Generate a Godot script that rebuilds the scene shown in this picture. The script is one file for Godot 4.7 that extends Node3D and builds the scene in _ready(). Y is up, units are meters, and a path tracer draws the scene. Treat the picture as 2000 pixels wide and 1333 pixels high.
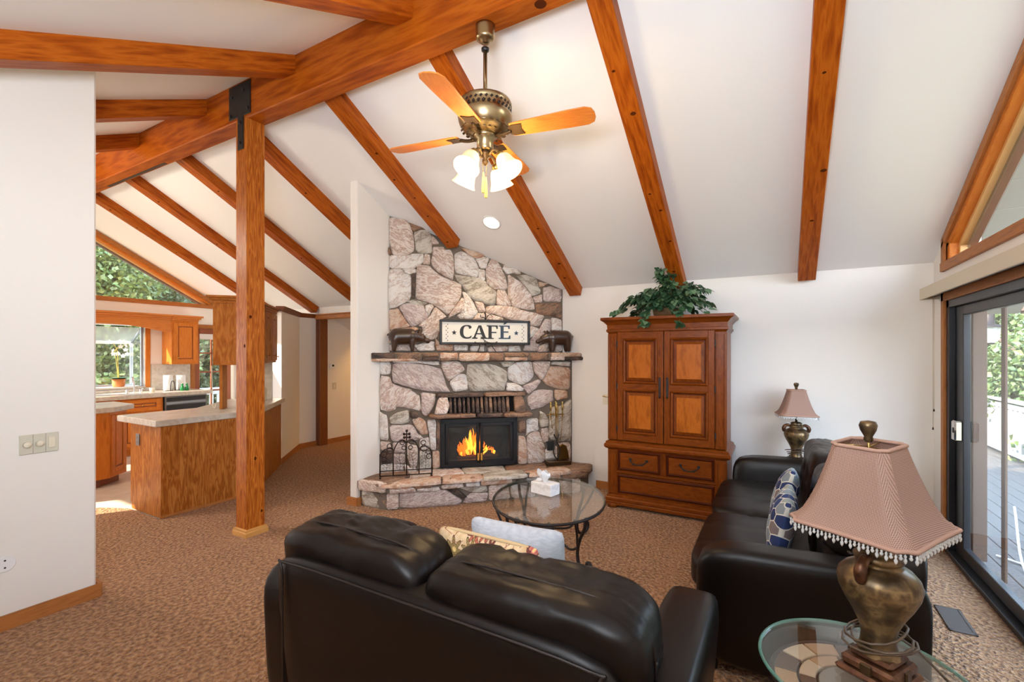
extends Node3D
# Living room with vaulted ceiling, stone fireplace and kitchen beyond.
# Room axes: u runs along the back wall (to the right), y is up, v runs from the camera towards the back wall; world = (u, y, -v).

const EYE := 1.55
const BACK := 5.13        # back (eave) wall
const EAVE := 2.31        # ceiling height at the back wall
const PITCH := 0.543
const SIDE := 1.15        # gable wall with the sliding door
const GABLE := -9.1       # kitchen gable wall
const REAR := -0.75       # wall behind the camera
const RIDGE := 2.355
const FAN_LIGHT := 0.2

var mats := {}
var taken := {}
var rng := RandomNumberGenerator.new()

func P(u, y, v) -> Vector3:
	return Vector3(u, y, -v)

func far_ceiling(v) -> float:
	return EAVE + PITCH * (BACK - v)

func near_ceiling(v) -> float:
	return 3.85 - 0.48 * (2.27 - v)

# ---------------------------------------------------------------- shapes
func mb() -> SurfaceTool:
	var st := SurfaceTool.new()
	st.begin(Mesh.PRIMITIVE_TRIANGLES)
	st.set_smooth_group(-1)
	return st

func smooth(st, on := true):
	st.set_smooth_group(0 if on else -1)

func vert(st, p: Vector3, uv := Vector2.ZERO):
	st.set_uv(uv)
	st.add_vertex(p)

func tri(st, a, b, c):                                  # counter-clockwise seen from outside
	vert(st, a); vert(st, c); vert(st, b)

func quad(st, a, b, c, d):
	tri(st, a, b, c); tri(st, a, c, d)

func quad_uv(st, a, b, c, d, ua, ub, uc, ud):
	vert(st, a, ua); vert(st, c, uc); vert(st, b, ub)
	vert(st, a, ua); vert(st, d, ud); vert(st, c, uc)

func box(st, c: Vector3, s: Vector3, bevel := 0.0, turn := Basis.IDENTITY):
	var h = s * 0.5
	var b = minf(bevel, minf(h.x, minf(h.y, h.z)) * 0.9)
	if b <= 0.0:
		var k = []
		for i in 8:
			k.append(c + turn * Vector3(h.x * (1 if i & 1 else -1), h.y * (1 if i & 2 else -1), h.z * (1 if i & 4 else -1)))
		quad(st, k[4], k[5], k[7], k[6]); quad(st, k[1], k[0], k[2], k[3]); quad(st, k[5], k[1], k[3], k[7])
		quad(st, k[0], k[4], k[6], k[2]); quad(st, k[6], k[7], k[3], k[2]); quad(st, k[0], k[1], k[5], k[4])
		return
	var f := func(sx, sy, sz, flat):                    # corner point on the face whose axis is «flat»
		var p = Vector3(sx * (h.x - (0.0 if flat == 0 else b)), sy * (h.y - (0.0 if flat == 1 else b)), sz * (h.z - (0.0 if flat == 2 else b)))
		return c + turn * p
	for s1 in [-1, 1]:
		for axis in 3:
			var q = []
			for k in [[-1, -1], [1, -1], [1, 1], [-1, 1]]:
				var t = [0, 0, 0]
				t[axis] = s1; t[(axis + 1) % 3] = k[0]; t[(axis + 2) % 3] = k[1]
				q.append(f.call(t[0], t[1], t[2], axis))
			if s1 > 0: quad(st, q[0], q[1], q[2], q[3])
			else: quad(st, q[3], q[2], q[1], q[0])
	for axis in 3:                                      # bevelled edges along each axis
		var a1 = (axis + 1) % 3
		var a2 = (axis + 2) % 3
		for k in [[-1, -1], [1, -1], [1, 1], [-1, 1]]:
			var lo = [0, 0, 0]
			lo[a1] = k[0]; lo[a2] = k[1]; lo[axis] = -1
			var hi = lo.duplicate()
			hi[axis] = 1
			var q = [f.call(lo[0], lo[1], lo[2], a1), f.call(lo[0], lo[1], lo[2], a2), f.call(hi[0], hi[1], hi[2], a2), f.call(hi[0], hi[1], hi[2], a1)]
			if k[0] * k[1] > 0: quad(st, q[0], q[1], q[2], q[3])
			else: quad(st, q[3], q[2], q[1], q[0])
	for sx in [-1, 1]:
		for sy in [-1, 1]:
			for sz in [-1, 1]:
				var q = [f.call(sx, sy, sz, 0), f.call(sx, sy, sz, 1), f.call(sx, sy, sz, 2)]
				if sx * sy * sz > 0: tri(st, q[0], q[1], q[2])
				else: tri(st, q[2], q[1], q[0])

func ccw(poly: PackedVector2Array) -> PackedVector2Array:
	if Geometry2D.is_polygon_clockwise(poly):
		poly.reverse()
	return poly

# polygon in local xy extruded from z0 to z1 (z1 > z0), chamfered at both ends
func prism(st, pts, z0, z1, bevel := 0.0, xf := Transform3D.IDENTITY):
	var poly := PackedVector2Array()
	for p in pts: poly.append(Vector2(p[0], p[1]))
	poly = ccw(poly)
	var inner = poly
	if bevel > 0.0:
		var off = Geometry2D.offset_polygon(poly, -bevel, Geometry2D.JOIN_MITER)
		if off.size() > 0 and off[0].size() == poly.size():
			inner = align(poly, ccw(off[0]))
		else:
			bevel = 0.0
	var n = poly.size()
	var at = func(p, z): return xf * Vector3(p.x, p.y, z)
	for i in n:
		var j = (i + 1) % n
		quad(st, at.call(poly[i], z0 + bevel), at.call(poly[j], z0 + bevel), at.call(poly[j], z1 - bevel), at.call(poly[i], z1 - bevel))
		if bevel > 0.0:
			quad(st, at.call(poly[i], z1 - bevel), at.call(poly[j], z1 - bevel), at.call(inner[j], z1), at.call(inner[i], z1))
			quad(st, at.call(inner[i], z0), at.call(inner[j], z0), at.call(poly[j], z0 + bevel), at.call(poly[i], z0 + bevel))
	var t = Geometry2D.triangulate_polygon(inner)
	for k in range(0, t.size(), 3):
		var a = inner[t[k]]
		var b = inner[t[k + 1]]
		var c = inner[t[k + 2]]
		if (b - a).cross(c - a) < 0:
			var sw = b; b = c; c = sw
		tri(st, at.call(a, z1), at.call(b, z1), at.call(c, z1))
		tri(st, at.call(a, z0), at.call(c, z0), at.call(b, z0))

func align(poly, off) -> PackedVector2Array:               # rotate the inset ring so that its corners pair with the outline's
	var best = 0
	var least = INF
	for s in off.size():
		var sum = 0.0
		for i in poly.size():
			sum += poly[i].distance_squared_to(off[(i + s) % off.size()])
		if sum < least:
			least = sum; best = s
	var r := PackedVector2Array()
	for i in off.size():
		r.append(off[(i + best) % off.size()])
	return r

# horizontal slab: polygon of (u, v) between heights y0 and y1
func slab(st, uv, y0, y1, bevel := 0.0):
	var pts := PackedVector2Array()
	for p in uv: pts.append(Vector2(p[0], p[1]))
	prism(st, pts, y0, y1, bevel, Transform3D(Basis(Vector3(1, 0, 0), Vector3(0, 0, -1), Vector3(0, 1, 0)), Vector3.ZERO))

# wall in a plane u = const: polygon of (v, y), from u0 to u1
func wall_u(st, vy, u0, u1, bevel := 0.0):
	prism(st, vy, minf(u0, u1), maxf(u0, u1), bevel, Transform3D(Basis(Vector3(0, 0, -1), Vector3(0, 1, 0), Vector3(1, 0, 0)), Vector3.ZERO))

# wall in a plane v = const: polygon of (u, y), from v0 to v1
func wall_v(st, uy, v0, v1, bevel := 0.0):
	prism(st, uy, -maxf(v0, v1), -minf(v0, v1), bevel)

func lathe(st, profile, seg := 24, xf := Transform3D.IDENTITY, squash := 0.0, sides := 0):
	# profile of (radius, height) from bottom to top; «sides» > 0 makes a polygonal section
	smooth(st)
	var ring = func(p, k):
		var a = TAU * k / seg
		var r = p.x
		if sides > 0:
			var w = TAU / sides
			r *= lerpf(1.0, cos(w / 2) / cos(fposmod(a, w) - w / 2), squash)
		return xf * Vector3(r * cos(a), p.y, r * sin(a))
	for i in profile.size() - 1:
		for k in seg:
			var a = ring.call(profile[i], k)
			var b = ring.call(profile[i], (k + 1) % seg)
			var c = ring.call(profile[i + 1], (k + 1) % seg)
			var d = ring.call(profile[i + 1], k)
			if profile[i].x < 1e-5: tri(st, a, d, c)
			elif profile[i + 1].x < 1e-5: tri(st, a, d, b)
			else:
				tri(st, a, d, c); tri(st, a, c, b)
	smooth(st, false)

func tube(st, pts, radius, seg := 8, closed := false, flat := 1.0):
	# round (or flattened) rod through the points; radius a number or an array
	smooth(st)
	var n = pts.size()
	var rings = []
	var up := Vector3.UP
	for i in n:
		var t: Vector3 = (pts[(i + 1) % n] - pts[i - 1 if i > 0 else n - 1]) if closed else (pts[mini(i + 1, n - 1)] - pts[maxi(i - 1, 0)])
		t = t.normalized()
		if i == 0:
			up = Vector3.UP if absf(t.y) < 0.9 else Vector3.RIGHT
		var side = t.cross(up).normalized()
		up = side.cross(t).normalized()
		var r = radius[i] if radius is Array else radius
		var ring = []
		for k in seg:
			var a = TAU * k / seg
			ring.append(pts[i] + side * cos(a) * r + up * sin(a) * r * flat)
		rings.append(ring)
	for i in (n if closed else n - 1):
		var r0 = rings[i]
		var r1 = rings[(i + 1) % n]
		for k in seg:
			var k2 = (k + 1) % seg
			quad(st, r0[k], r1[k], r1[k2], r0[k2])
	if not closed:
		for k in range(1, seg - 1):
			tri(st, rings[0][0], rings[0][k], rings[0][k + 1])
			tri(st, rings[n - 1][0], rings[n - 1][k + 1], rings[n - 1][k])
	smooth(st, false)

func curve_pts(ctrl, per := 6, closed := false) -> Array:                # Catmull-Rom through the control points
	var out = []
	var n = ctrl.size()
	for i in (n if closed else n - 1):
		var p0 = ctrl[(i - 1 + n) % n] if closed or i > 0 else ctrl[0] * 2.0 - ctrl[1]
		var p1 = ctrl[i]
		var p2 = ctrl[(i + 1) % n]
		var p3 = ctrl[(i + 2) % n] if closed or i + 2 < n else ctrl[n - 1] * 2.0 - ctrl[n - 2]
		for k in per:
			var t = float(k) / per
			out.append(0.5 * ((2.0 * p1) + (p2 - p0) * t + (2.0 * p0 - 5.0 * p1 + 4.0 * p2 - p3) * t * t + (3.0 * p1 - p0 - 3.0 * p2 + p3) * t * t * t))
	if not closed: out.append(ctrl[n - 1])
	return out

func spiral(c: Vector2, r0: float, r1: float, a0: float, a1: float, n := 20) -> Array:
	var out = []
	for i in n + 1:
		var t = float(i) / n
		var a = lerpf(a0, a1, t)
		out.append(c + Vector2(cos(a), sin(a)) * lerpf(r0, r1, t))
	return out

# soft body: a cube bent into a rounded, puffed block. hard = corner hardness (2 sphere .. 8 box); bend(p in -1..1, point) may move points
func soft(st, size: Vector3, n := 12, hard := 5.0, bend = null, xf := Transform3D.IDENTITY, uv_axis := -1):
	smooth(st)
	var make = func(p: Vector3) -> Vector3:
		var m = pow(pow(absf(p.x), hard) + pow(absf(p.y), hard) + pow(absf(p.z), hard), 1.0 / hard)
		var q = p / maxf(m, 1e-6)
		var w = Vector3(q.x * size.x, q.y * size.y, q.z * size.z) * 0.5
		if bend != null: w = bend.call(q, w)
		return xf * w
	for axis in 3:
		for s in [-1, 1]:
			for i in n:
				for j in n:
					var k = []
					var uvs = []
					for d in [[0, 0], [1, 0], [1, 1], [0, 1]]:
						var a = tan((2.0 * (i + d[0]) / n - 1.0) * PI / 4) 
						var b = tan((2.0 * (j + d[1]) / n - 1.0) * PI / 4)
						var t = [0.0, 0.0, 0.0]
						t[axis] = s; t[(axis + 1) % 3] = a; t[(axis + 2) % 3] = b
						var p = Vector3(t[0], t[1], t[2])
						k.append(make.call(p))
						if uv_axis >= 0:
							var m = pow(pow(absf(p.x), hard) + pow(absf(p.y), hard) + pow(absf(p.z), hard), 1.0 / hard)
							p /= m
							uvs.append(Vector2(p[(uv_axis + 1) % 3], p[(uv_axis + 2) % 3]) * 0.5 + Vector2(0.5, 0.5))
						else: uvs.append(Vector2.ZERO)
					if s > 0: quad_uv(st, k[0], k[1], k[2], k[3], uvs[0], uvs[1], uvs[2], uvs[3])
					else: quad_uv(st, k[3], k[2], k[1], k[0], uvs[3], uvs[2], uvs[1], uvs[0])
	smooth(st, false)

func disc(st, c: Vector3, normal: Vector3, r: float, thick: float, seg := 16, sx := 1.0, sy := 1.0):
	var z = normal.normalized()
	var x = (Vector3.UP if absf(z.y) < 0.9 else Vector3.RIGHT).cross(z).normalized()
	var pts = []
	for k in seg: pts.append(Vector2(cos(TAU * k / seg) * r * sx, sin(TAU * k / seg) * r * sy))
	prism(st, pts, 0.0, thick, minf(thick * 0.4, r * 0.2), Transform3D(Basis(x, z.cross(x), z), c))

# ---------------------------------------------------------------- nodes
func numbered(called: String) -> String:
	var n = taken.get(called, 0)
	taken[called] = n + 1
	return called if n == 0 else "%s_%03d" % [called, n]

func tag(o, label := "", category := "", group := "", kind := ""):
	if label: o.set_meta("label", label)
	if category: o.set_meta("category", category)
	if group: o.set_meta("group", group)
	if kind: o.set_meta("kind", kind)
	return o

func mesh_of(st) -> ArrayMesh:
	st.generate_normals()
	st.index()
	return st.commit()

func put(called: String, m, material, parent = null):
	var o := MeshInstance3D.new()
	o.mesh = mesh_of(m) if m is SurfaceTool else m
	o.material_override = null
	if material != null:
		for i in o.mesh.get_surface_count(): o.set_surface_override_material(i, material)
	o.cast_shadow = GeometryInstance3D.SHADOW_CASTING_SETTING_ON
	if parent == null:
		o.name = numbered(called)
		add_child(o)
	else:
		o.name = called
		parent.add_child(o, true)
	return o

func thing(called: String, label: String, category: String, at := Vector3.ZERO, turn := 0.0, group := ""):
	var o := Node3D.new()
	o.name = numbered(called)
	add_child(o)
	o.position = at
	o.rotation.y = turn
	return tag(o, label, category, group)

func structure(called: String, st, material, label := "", category := ""):
	var o = put(called, st, material)
	return tag(o, label if label else called.replace("_", " "), category if category else called.split("_")[0], "", "structure")

func node_structure(called: String, label: String, category: String, at := Vector3.ZERO, turn := 0.0):
	var o = thing(called, label, category, at, turn)
	o.set_meta("kind", "structure")
	return o

# ---------------------------------------------------------------- materials
func noise_tex(freq: float, ramp: Array, opts := {}) -> NoiseTexture2D:
	var n := FastNoiseLite.new()
	n.seed = opts.get("seed", 1)
	n.noise_type = opts.get("type", FastNoiseLite.TYPE_SIMPLEX_SMOOTH)
	n.frequency = freq
	n.fractal_type = opts.get("fractal", FastNoiseLite.FRACTAL_FBM)
	n.fractal_octaves = opts.get("octaves", 4)
	n.fractal_gain = opts.get("gain", 0.5)
	if n.fractal_type == FastNoiseLite.FRACTAL_PING_PONG: n.fractal_ping_pong_strength = opts.get("ping", 2.0)
	if opts.has("warp"):
		n.domain_warp_enabled = true
		n.domain_warp_amplitude = opts["warp"]
		n.domain_warp_frequency = opts.get("warp_freq", 0.01)
	if n.noise_type == FastNoiseLite.TYPE_CELLULAR:
		n.cellular_return_type = opts.get("cell", FastNoiseLite.RETURN_DISTANCE)
	var t := NoiseTexture2D.new()
	t.width = opts.get("size", 512)
	t.height = opts.get("size", 512)
	t.seamless = true
	t.seamless_blend_skirt = 0.2
	t.noise = n
	t.normalize = true
	if ramp.size() > 0:
		var g := Gradient.new()
		var offs := PackedFloat32Array()
		var cols := PackedColorArray()
		for r in ramp:
			offs.append(r[0]); cols.append(r[1])
		g.offsets = offs
		g.colors = cols
		t.color_ramp = g
	return t

func flat(c: Color, rough := 0.6, metal := 0.0, spec := 0.5) -> StandardMaterial3D:
	var m := StandardMaterial3D.new()
	m.albedo_color = c
	m.roughness = rough
	m.metallic = metal
	m.metallic_specular = spec
	return m

func textured(tex, scale: Vector3, rough := 0.6, world := false, offset := Vector3.ZERO) -> StandardMaterial3D:
	var m := StandardMaterial3D.new()
	m.albedo_texture = tex
	m.roughness = rough
	m.uv1_triplanar = true
	m.uv1_world_triplanar = world
	m.uv1_scale = scale
	m.uv1_offset = offset
	m.uv1_triplanar_sharpness = 6.0
	return m

func relief(m: StandardMaterial3D, tex, cm: float):
	m.heightmap_enabled = true
	m.heightmap_texture = tex
	m.heightmap_scale = cm
	return m

func shifted(m: StandardMaterial3D, off: Vector3, tint = null) -> StandardMaterial3D:
	var c = m.duplicate()
	c.uv1_offset = off
	if tint != null: c.albedo_color = tint
	return c

# ================================================================= scene
func _ready():
	rng.seed = 20240607
	camera_and_light()
	make_materials()
	shell()
	beams()
	openings()
	outdoors()
	fireplace()
	mantel_things()
	hearth_things()
	armoire()
	ivy()
	fan()
	sofas()
	tables()
	lamps()
	kitchen()
	small_things()

func camera_and_light():
	var cam := Camera3D.new()
	cam.name = "camera"
	add_child(cam)
	cam.position = P(0, EYE, 0)
	cam.rotation.y = deg_to_rad(29.7)
	cam.projection = Camera3D.PROJECTION_FRUSTUM
	cam.near = 0.05
	cam.far = 200.0
	cam.size = 0.05 * 1333.0 / 904.0
	cam.frustum_offset = Vector2(0, 0.05 * 23.5 / 904.0)
	cam.current = true

	var env := Environment.new()
	env.background_mode = Environment.BG_SKY
	var sky := Sky.new()
	var pm := ProceduralSkyMaterial.new()
	pm.sky_top_color = Color(0.58, 0.68, 0.80)
	pm.sky_horizon_color = Color(0.90, 0.91, 0.91)
	pm.ground_bottom_color = Color(0.25, 0.24, 0.18)
	pm.ground_horizon_color = Color(0.55, 0.56, 0.48)
	pm.sky_energy_multiplier = 3.6
	sky.sky_material = pm
	env.sky = sky
	env.tonemap_mode = Environment.TONE_MAPPER_LINEAR
	env.tonemap_exposure = 0.9
	env.sdfgi_enabled = true
	env.ssao_enabled = true
	env.ssil_enabled = true
	var we := WorldEnvironment.new()
	we.name = "world"
	we.environment = env
	add_child(we)

	var sun := DirectionalLight3D.new()
	sun.name = "sun"
	add_child(sun)
	sun.look_at_from_position(Vector3.ZERO, P(0.60, -0.71, 1.0).normalized())
	sun.light_color = Color(1.0, 0.95, 0.86)
	sun.light_energy = 7.0
	sun.light_angular_distance = 0.6
	sun.shadow_enabled = true

	# the photographer's bounced flash: aimed up at the near slope behind the camera (its shadows of the fan fall on the far ceiling)
	var flash := AreaLight3D.new()
	flash.name = "photographers_flash"
	add_child(flash)
	flash.area_size = Vector2(0.7, 0.5)
	flash.look_at_from_position(P(-0.2, 1.8, -0.4), P(-1.35, 4.0, 0.6))
	flash.light_color = Color(0.91, 0.95, 1.0)
	flash.light_energy = 13.8
	flash.area_normalize_energy = true
	flash.shadow_enabled = true

func make_materials():
	var C = func(r, g, b): return Color8(r, g, b)
	# plaster
	mats.wall = flat(C.call(239, 235, 228), 0.75)
	mats.ceiling = flat(C.call(242, 240, 238), 0.8)
	mats.outer = flat(C.call(98, 78, 64), 0.8)
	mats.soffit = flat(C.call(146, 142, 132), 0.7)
	# woods: isotropic noise stretched along the grain
	var pine = noise_tex(0.012, [[0.0, C.call(118, 48, 5)], [0.35, C.call(154, 72, 11)], [0.6, C.call(176, 92, 20)], [0.8, C.call(156, 74, 12)], [1.0, C.call(128, 54, 7)]], {"seed": 21, "octaves": 5, "warp": 18.0})
	mats.pine_x = textured(pine, Vector3(0.35, 3.5, 3.5), 0.42)
	mats.pine_y = textured(pine, Vector3(3.5, 0.35, 3.5), 0.42)
	var fir = noise_tex(0.010, [[0.0, C.call(126, 58, 10)], [0.3, C.call(186, 108, 36)], [0.42, C.call(140, 66, 14)], [0.52, C.call(196, 118, 44)], [0.66, C.call(148, 74, 18)], [0.8, C.call(198, 122, 48)], [1.0, C.call(158, 84, 24)]], {"seed": 33, "octaves": 3, "warp": 40.0, "warp_freq": 0.006})
	mats.fir_y = textured(fir, Vector3(3.4, 0.26, 3.4), 0.4)
	var oak = noise_tex(0.012, [[0.0, C.call(132, 70, 20)], [0.28, C.call(180, 112, 48)], [0.40, C.call(138, 74, 22)], [0.5, C.call(188, 120, 54)], [0.62, C.call(146, 80, 26)], [0.8, C.call(194, 128, 62)], [1.0, C.call(152, 86, 30)]], {"seed": 5, "octaves": 3, "warp": 35.0, "warp_freq": 0.008})
	mats.oak_y = textured(oak, Vector3(1.7, 0.24, 1.7), 0.4)
	mats.oak_x = textured(oak, Vector3(0.5, 2.2, 2.2), 0.4)
	var honey = noise_tex(0.012, [[0.0, C.call(172, 92, 30)], [0.4, C.call(208, 126, 52)], [0.7, C.call(196, 112, 42)], [1.0, C.call(220, 142, 66)]], {"seed": 6, "octaves": 4, "warp": 25.0})
	mats.honey_y = textured(honey, Vector3(3.0, 0.4, 3.0), 0.4)
	mats.honey_x = textured(honey, Vector3(0.4, 3.0, 3.0), 0.4)
	var trim = noise_tex(0.014, [[0.0, C.call(142, 88, 46)], [0.5, C.call(176, 114, 62)], [1.0, C.call(160, 100, 52)]], {"seed": 7, "octaves": 4})
	mats.trim_x = textured(trim, Vector3(0.5, 5.0, 5.0), 0.45)
	mats.trim_y = textured(trim, Vector3(5.0, 0.5, 5.0), 0.45)
	mats.skirting = textured(trim, Vector3(5.0, 5.0, 0.5), 0.45)
	mats.trim_light = flat(C.call(204, 150, 84), 0.45)
	for i in 4: mats["pine_%d" % i] = shifted(mats.pine_x, Vector3(0.37 * i, 0.31 * i, 0.17 * i))
	mats.pine_ridge = textured(pine, Vector3(0.22, 1.8, 1.8), 0.42)
	mats.trim_z = textured(trim, Vector3(5.0, 5.0, 0.5), 0.45)
	mats.trim_slope = mats.trim_z
	mats.honey_slope = textured(honey, Vector3(3.0, 3.0, 0.4), 0.4)
	mats.sash_light = flat(C.call(222, 176, 112), 0.5)
	mats.bark = flat(C.call(92, 78, 64), 0.9)
	mats.leaf = flat(Color(1, 1, 1), 0.5)
	mats.leaf.vertex_color_use_as_albedo = true
	mats.leaf.backlight_enabled = true
	mats.leaf.backlight = Color(0.4, 0.45, 0.22)
	mats.ground = textured(noise_tex(0.01, [[0.0, C.call(92, 78, 54)], [0.5, C.call(128, 116, 78)], [1.0, C.call(112, 122, 70)]], {"seed": 44}), Vector3.ONE * 0.3, 0.95, true)
	for i in 3: mats["deck_%d" % i] = textured(trim, Vector3(4.0, 4.0, 0.3), 0.7, false, Vector3(0.2 * i, 0, 0.3 * i))
	for i in 3: mats["deck_%d" % i].albedo_texture = noise_tex(0.012, [[0.0, C.call(62, 57, 52)], [0.5, C.call(86, 80, 74)], [1.0, C.call(74, 68, 62)]], {"seed": 45, "size": 256})
	mats.rail_white = flat(C.call(168, 164, 156), 0.7)
	mats.frosted = flat(Color(0.92, 0.94, 0.94, 0.35), 0.15)
	mats.frosted.transparency = BaseMaterial3D.TRANSPARENCY_ALPHA
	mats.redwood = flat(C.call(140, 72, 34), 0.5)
	mats.casing = textured(trim, Vector3(5.0, 0.5, 5.0), 0.45)
	mats.casing.albedo_color = Color(0.72, 0.62, 0.55)
	mats.knot = flat(C.call(78, 34, 9), 0.8, 0.0, 0.2)
	var cherry = noise_tex(0.012, [[0.0, C.call(88, 38, 8)], [0.4, C.call(126, 62, 15)], [0.7, C.call(108, 50, 10)], [1.0, C.call(142, 74, 20)]], {"seed": 14, "octaves": 4, "warp": 22.0})
	mats.cherry_y = textured(cherry, Vector3(2.6, 0.6, 2.6), 0.32)
	mats.cherry_x = textured(cherry, Vector3(0.6, 2.6, 2.6), 0.32)
	var cherry_panel = noise_tex(0.012, [[0.0, C.call(132, 64, 12)], [0.5, C.call(172, 94, 26)], [1.0, C.call(152, 78, 17)]], {"seed": 15, "octaves": 4, "warp": 22.0})
	mats.cherry_panel = textured(cherry_panel, Vector3(2.2, 0.7, 2.2), 0.32)
	mats.cherry_glaze = flat(C.call(72, 26, 8), 0.4)
	for k in ["cherry_y", "cherry_x", "cherry_panel"]:
		mats[k].clearcoat_enabled = true
		mats[k].clearcoat = 0.08
		mats[k].clearcoat_roughness = 0.25
	# carpet: fine pile over broad foot-worn patches
	var pile = noise_tex(0.05, [[0.0, C.call(104, 66, 38)], [0.4, C.call(156, 112, 76)], [0.7, C.call(186, 142, 102)], [1.0, C.call(210, 172, 132)]], {"seed": 40, "octaves": 4, "size": 1024, "warp": 12.0, "warp_freq": 0.02})
	mats.carpet = textured(pile, Vector3.ONE * 0.62, 0.95, true)
	relief(mats.carpet, noise_tex(0.05, [], {"seed": 40, "octaves": 4, "size": 1024, "warp": 12.0, "warp_freq": 0.02}), 2.6)
	mats.carpet.metallic_specular = 0.1
	mats.carpet.rim_enabled = true
	mats.carpet.rim = 0.3
	mats.kitchen_floor = textured(noise_tex(0.01, [[0.0, C.call(196, 178, 158)], [1.0, C.call(216, 202, 186)]], {"seed": 41}), Vector3.ONE, 0.35, true)
	# leather
	mats.leather = flat(C.call(15, 9, 7), 0.36, 0.0, 0.4)
	mats.leather_dark = flat(C.call(18, 11, 9), 0.4)
	mats.piping = flat(C.call(30, 22, 19), 0.4)
	mats.feet = flat(C.call(30, 20, 14), 0.5)
	# metals
	mats.iron = flat(C.call(52, 46, 44), 0.5, 0.6)
	mats.iron_brown = flat(C.call(48, 32, 26), 0.5, 0.5)
	mats.black_steel = flat(C.call(38, 36, 36), 0.5, 0.4)
	mats.black = flat(C.call(22, 22, 24), 0.4)
	mats.black_frame = flat(C.call(44, 45, 48), 0.35, 0.3)
	mats.brass = flat(C.call(186, 158, 96), 0.25, 1.0)
	mats.antique_brass = flat(C.call(168, 148, 112), 0.28, 1.0)
	mats.antique_dark = flat(C.call(84, 66, 46), 0.4, 0.9)
	mats.chrome = flat(C.call(220, 222, 226), 0.08, 1.0)
	mats.aluminium = flat(C.call(150, 156, 162), 0.35, 0.8)
	# stone
	var tones = [
		[[0.0, [196, 168, 152]], [0.28, [236, 226, 216]], [0.40, [178, 142, 122]], [0.46, [226, 208, 196]], [0.62, [238, 230, 222]], [0.72, [198, 166, 150]], [1.0, [236, 228, 220]]],
		[[0.0, [206, 194, 186]], [0.32, [238, 233, 228]], [0.44, [194, 172, 158]], [0.50, [232, 222, 212]], [0.7, [242, 238, 233]], [1.0, [222, 210, 200]]],
		[[0.0, [150, 122, 116]], [0.3, [202, 182, 174]], [0.45, [228, 216, 208]], [0.6, [184, 158, 150]], [0.75, [228, 218, 214]], [1.0, [200, 178, 168]]],
		[[0.0, [160, 104, 76]], [0.3, [204, 166, 138]], [0.5, [224, 204, 186]], [0.65, [190, 140, 110]], [1.0, [222, 198, 178]]],
		[[0.0, [158, 150, 136]], [0.30, [202, 196, 184]], [0.43, [146, 134, 116]], [0.50, [194, 184, 170]], [0.75, [216, 210, 198]], [1.0, [184, 174, 160]]],
		[[0.0, [80, 60, 50]], [0.4, [132, 106, 88]], [0.6, [166, 128, 100]], [0.8, [106, 80, 66]], [1.0, [150, 120, 100]]],
		[[0.0, [50, 42, 40]], [0.5, [88, 72, 64]], [0.8, [124, 96, 80]], [1.0, [70, 58, 54]]],
	]
	var rough_bumps = noise_tex(0.025, [], {"octaves": 6, "size": 512, "seed": 61, "fractal": FastNoiseLite.FRACTAL_RIDGED})
	for k in tones.size():
		var ramp = []
		for t in tones[k]: ramp.append([t[0], C.call(t[1][0], t[1][1], t[1][2])])
		var tex = noise_tex(0.0045, ramp, {"seed": 70 + k, "octaves": 7, "gain": 0.68, "warp": 60.0, "warp_freq": 0.006})
		mats["stone_%d" % k] = relief(textured(tex, Vector3(1.1, 3.0, 1.1), 0.7), rough_bumps, 1.0)
	mats.mortar = flat(C.call(112, 100, 88), 0.9)
	for k in mats:
		if k.begins_with("pine") or k.begins_with("fir") or k.begins_with("oak") or k.begins_with("honey") or k.begins_with("cherry") or k.begins_with("trim") or k.begins_with("skirting"):
			mats[k].metallic_specular = 0.27
	mats.soot = flat(C.call(20, 18, 18), 0.9)
	mats.log = flat(C.call(70, 42, 28), 0.9)
	mats.handle_wood = flat(C.call(214, 150, 66), 0.4)
	mats.flame = flat(C.call(255, 150, 40), 0.8)
	mats.flame.emission_enabled = true
	mats.flame.emission = Color(1.0, 0.45, 0.06)
	mats.flame.emission_energy_multiplier = 0.9
	mats.flame_hot = flat(C.call(255, 210, 90), 0.8)
	mats.flame_hot.emission_enabled = true
	mats.flame_hot.emission = Color(1.0, 0.70, 0.18)
	mats.flame_hot.emission_energy_multiplier = 1.3
	mats.carved = flat(C.call(58, 36, 22), 0.3)
	mats.carved.clearcoat_enabled = true
	mats.carved.clearcoat = 0.3
	mats.sign_cream = flat(C.call(232, 230, 220), 0.6)
	mats.letter = flat(C.call(34, 36, 40), 0.6)
	mats.letter_blue = flat(C.call(46, 66, 86), 0.6)
	mats.brass_dark = flat(C.call(110, 84, 40), 0.35, 0.9)
	mats.cherry_field_x = textured(cherry_panel, Vector3(0.7, 2.2, 2.2), 0.32)
	mats.wicker = flat(C.call(112, 82, 48), 0.8)
	mats.stem = flat(C.call(88, 84, 44), 0.7)
	for i in 3:
		mats["ivy_%d" % i] = flat([C.call(38, 72, 46), C.call(56, 92, 56), C.call(92, 122, 88)][i], 0.45)
	mats.blade = textured(honey, Vector3(0.6, 4.0, 4.0), 0.35)
	mats.shade_glass = flat(C.call(248, 232, 196), 0.4)
	mats.shade_glass.emission_enabled = true
	mats.shade_glass.emission = Color(1.0, 0.80, 0.46)
	mats.shade_glass.emission_energy_multiplier = 0.4
	mats.bulb = flat(C.call(255, 244, 220), 0.5)
	mats.bulb.emission_enabled = true
	mats.bulb.emission = Color(1.0, 0.86, 0.60)
	mats.bulb.emission_energy_multiplier = 4.0
	mats.tassel = flat(C.call(206, 176, 92), 0.8)
	mats.downlight = flat(C.call(255, 250, 236), 0.5)
	mats.downlight.emission_enabled = true
	mats.downlight.emission = Color(1.0, 0.92, 0.76)
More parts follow.
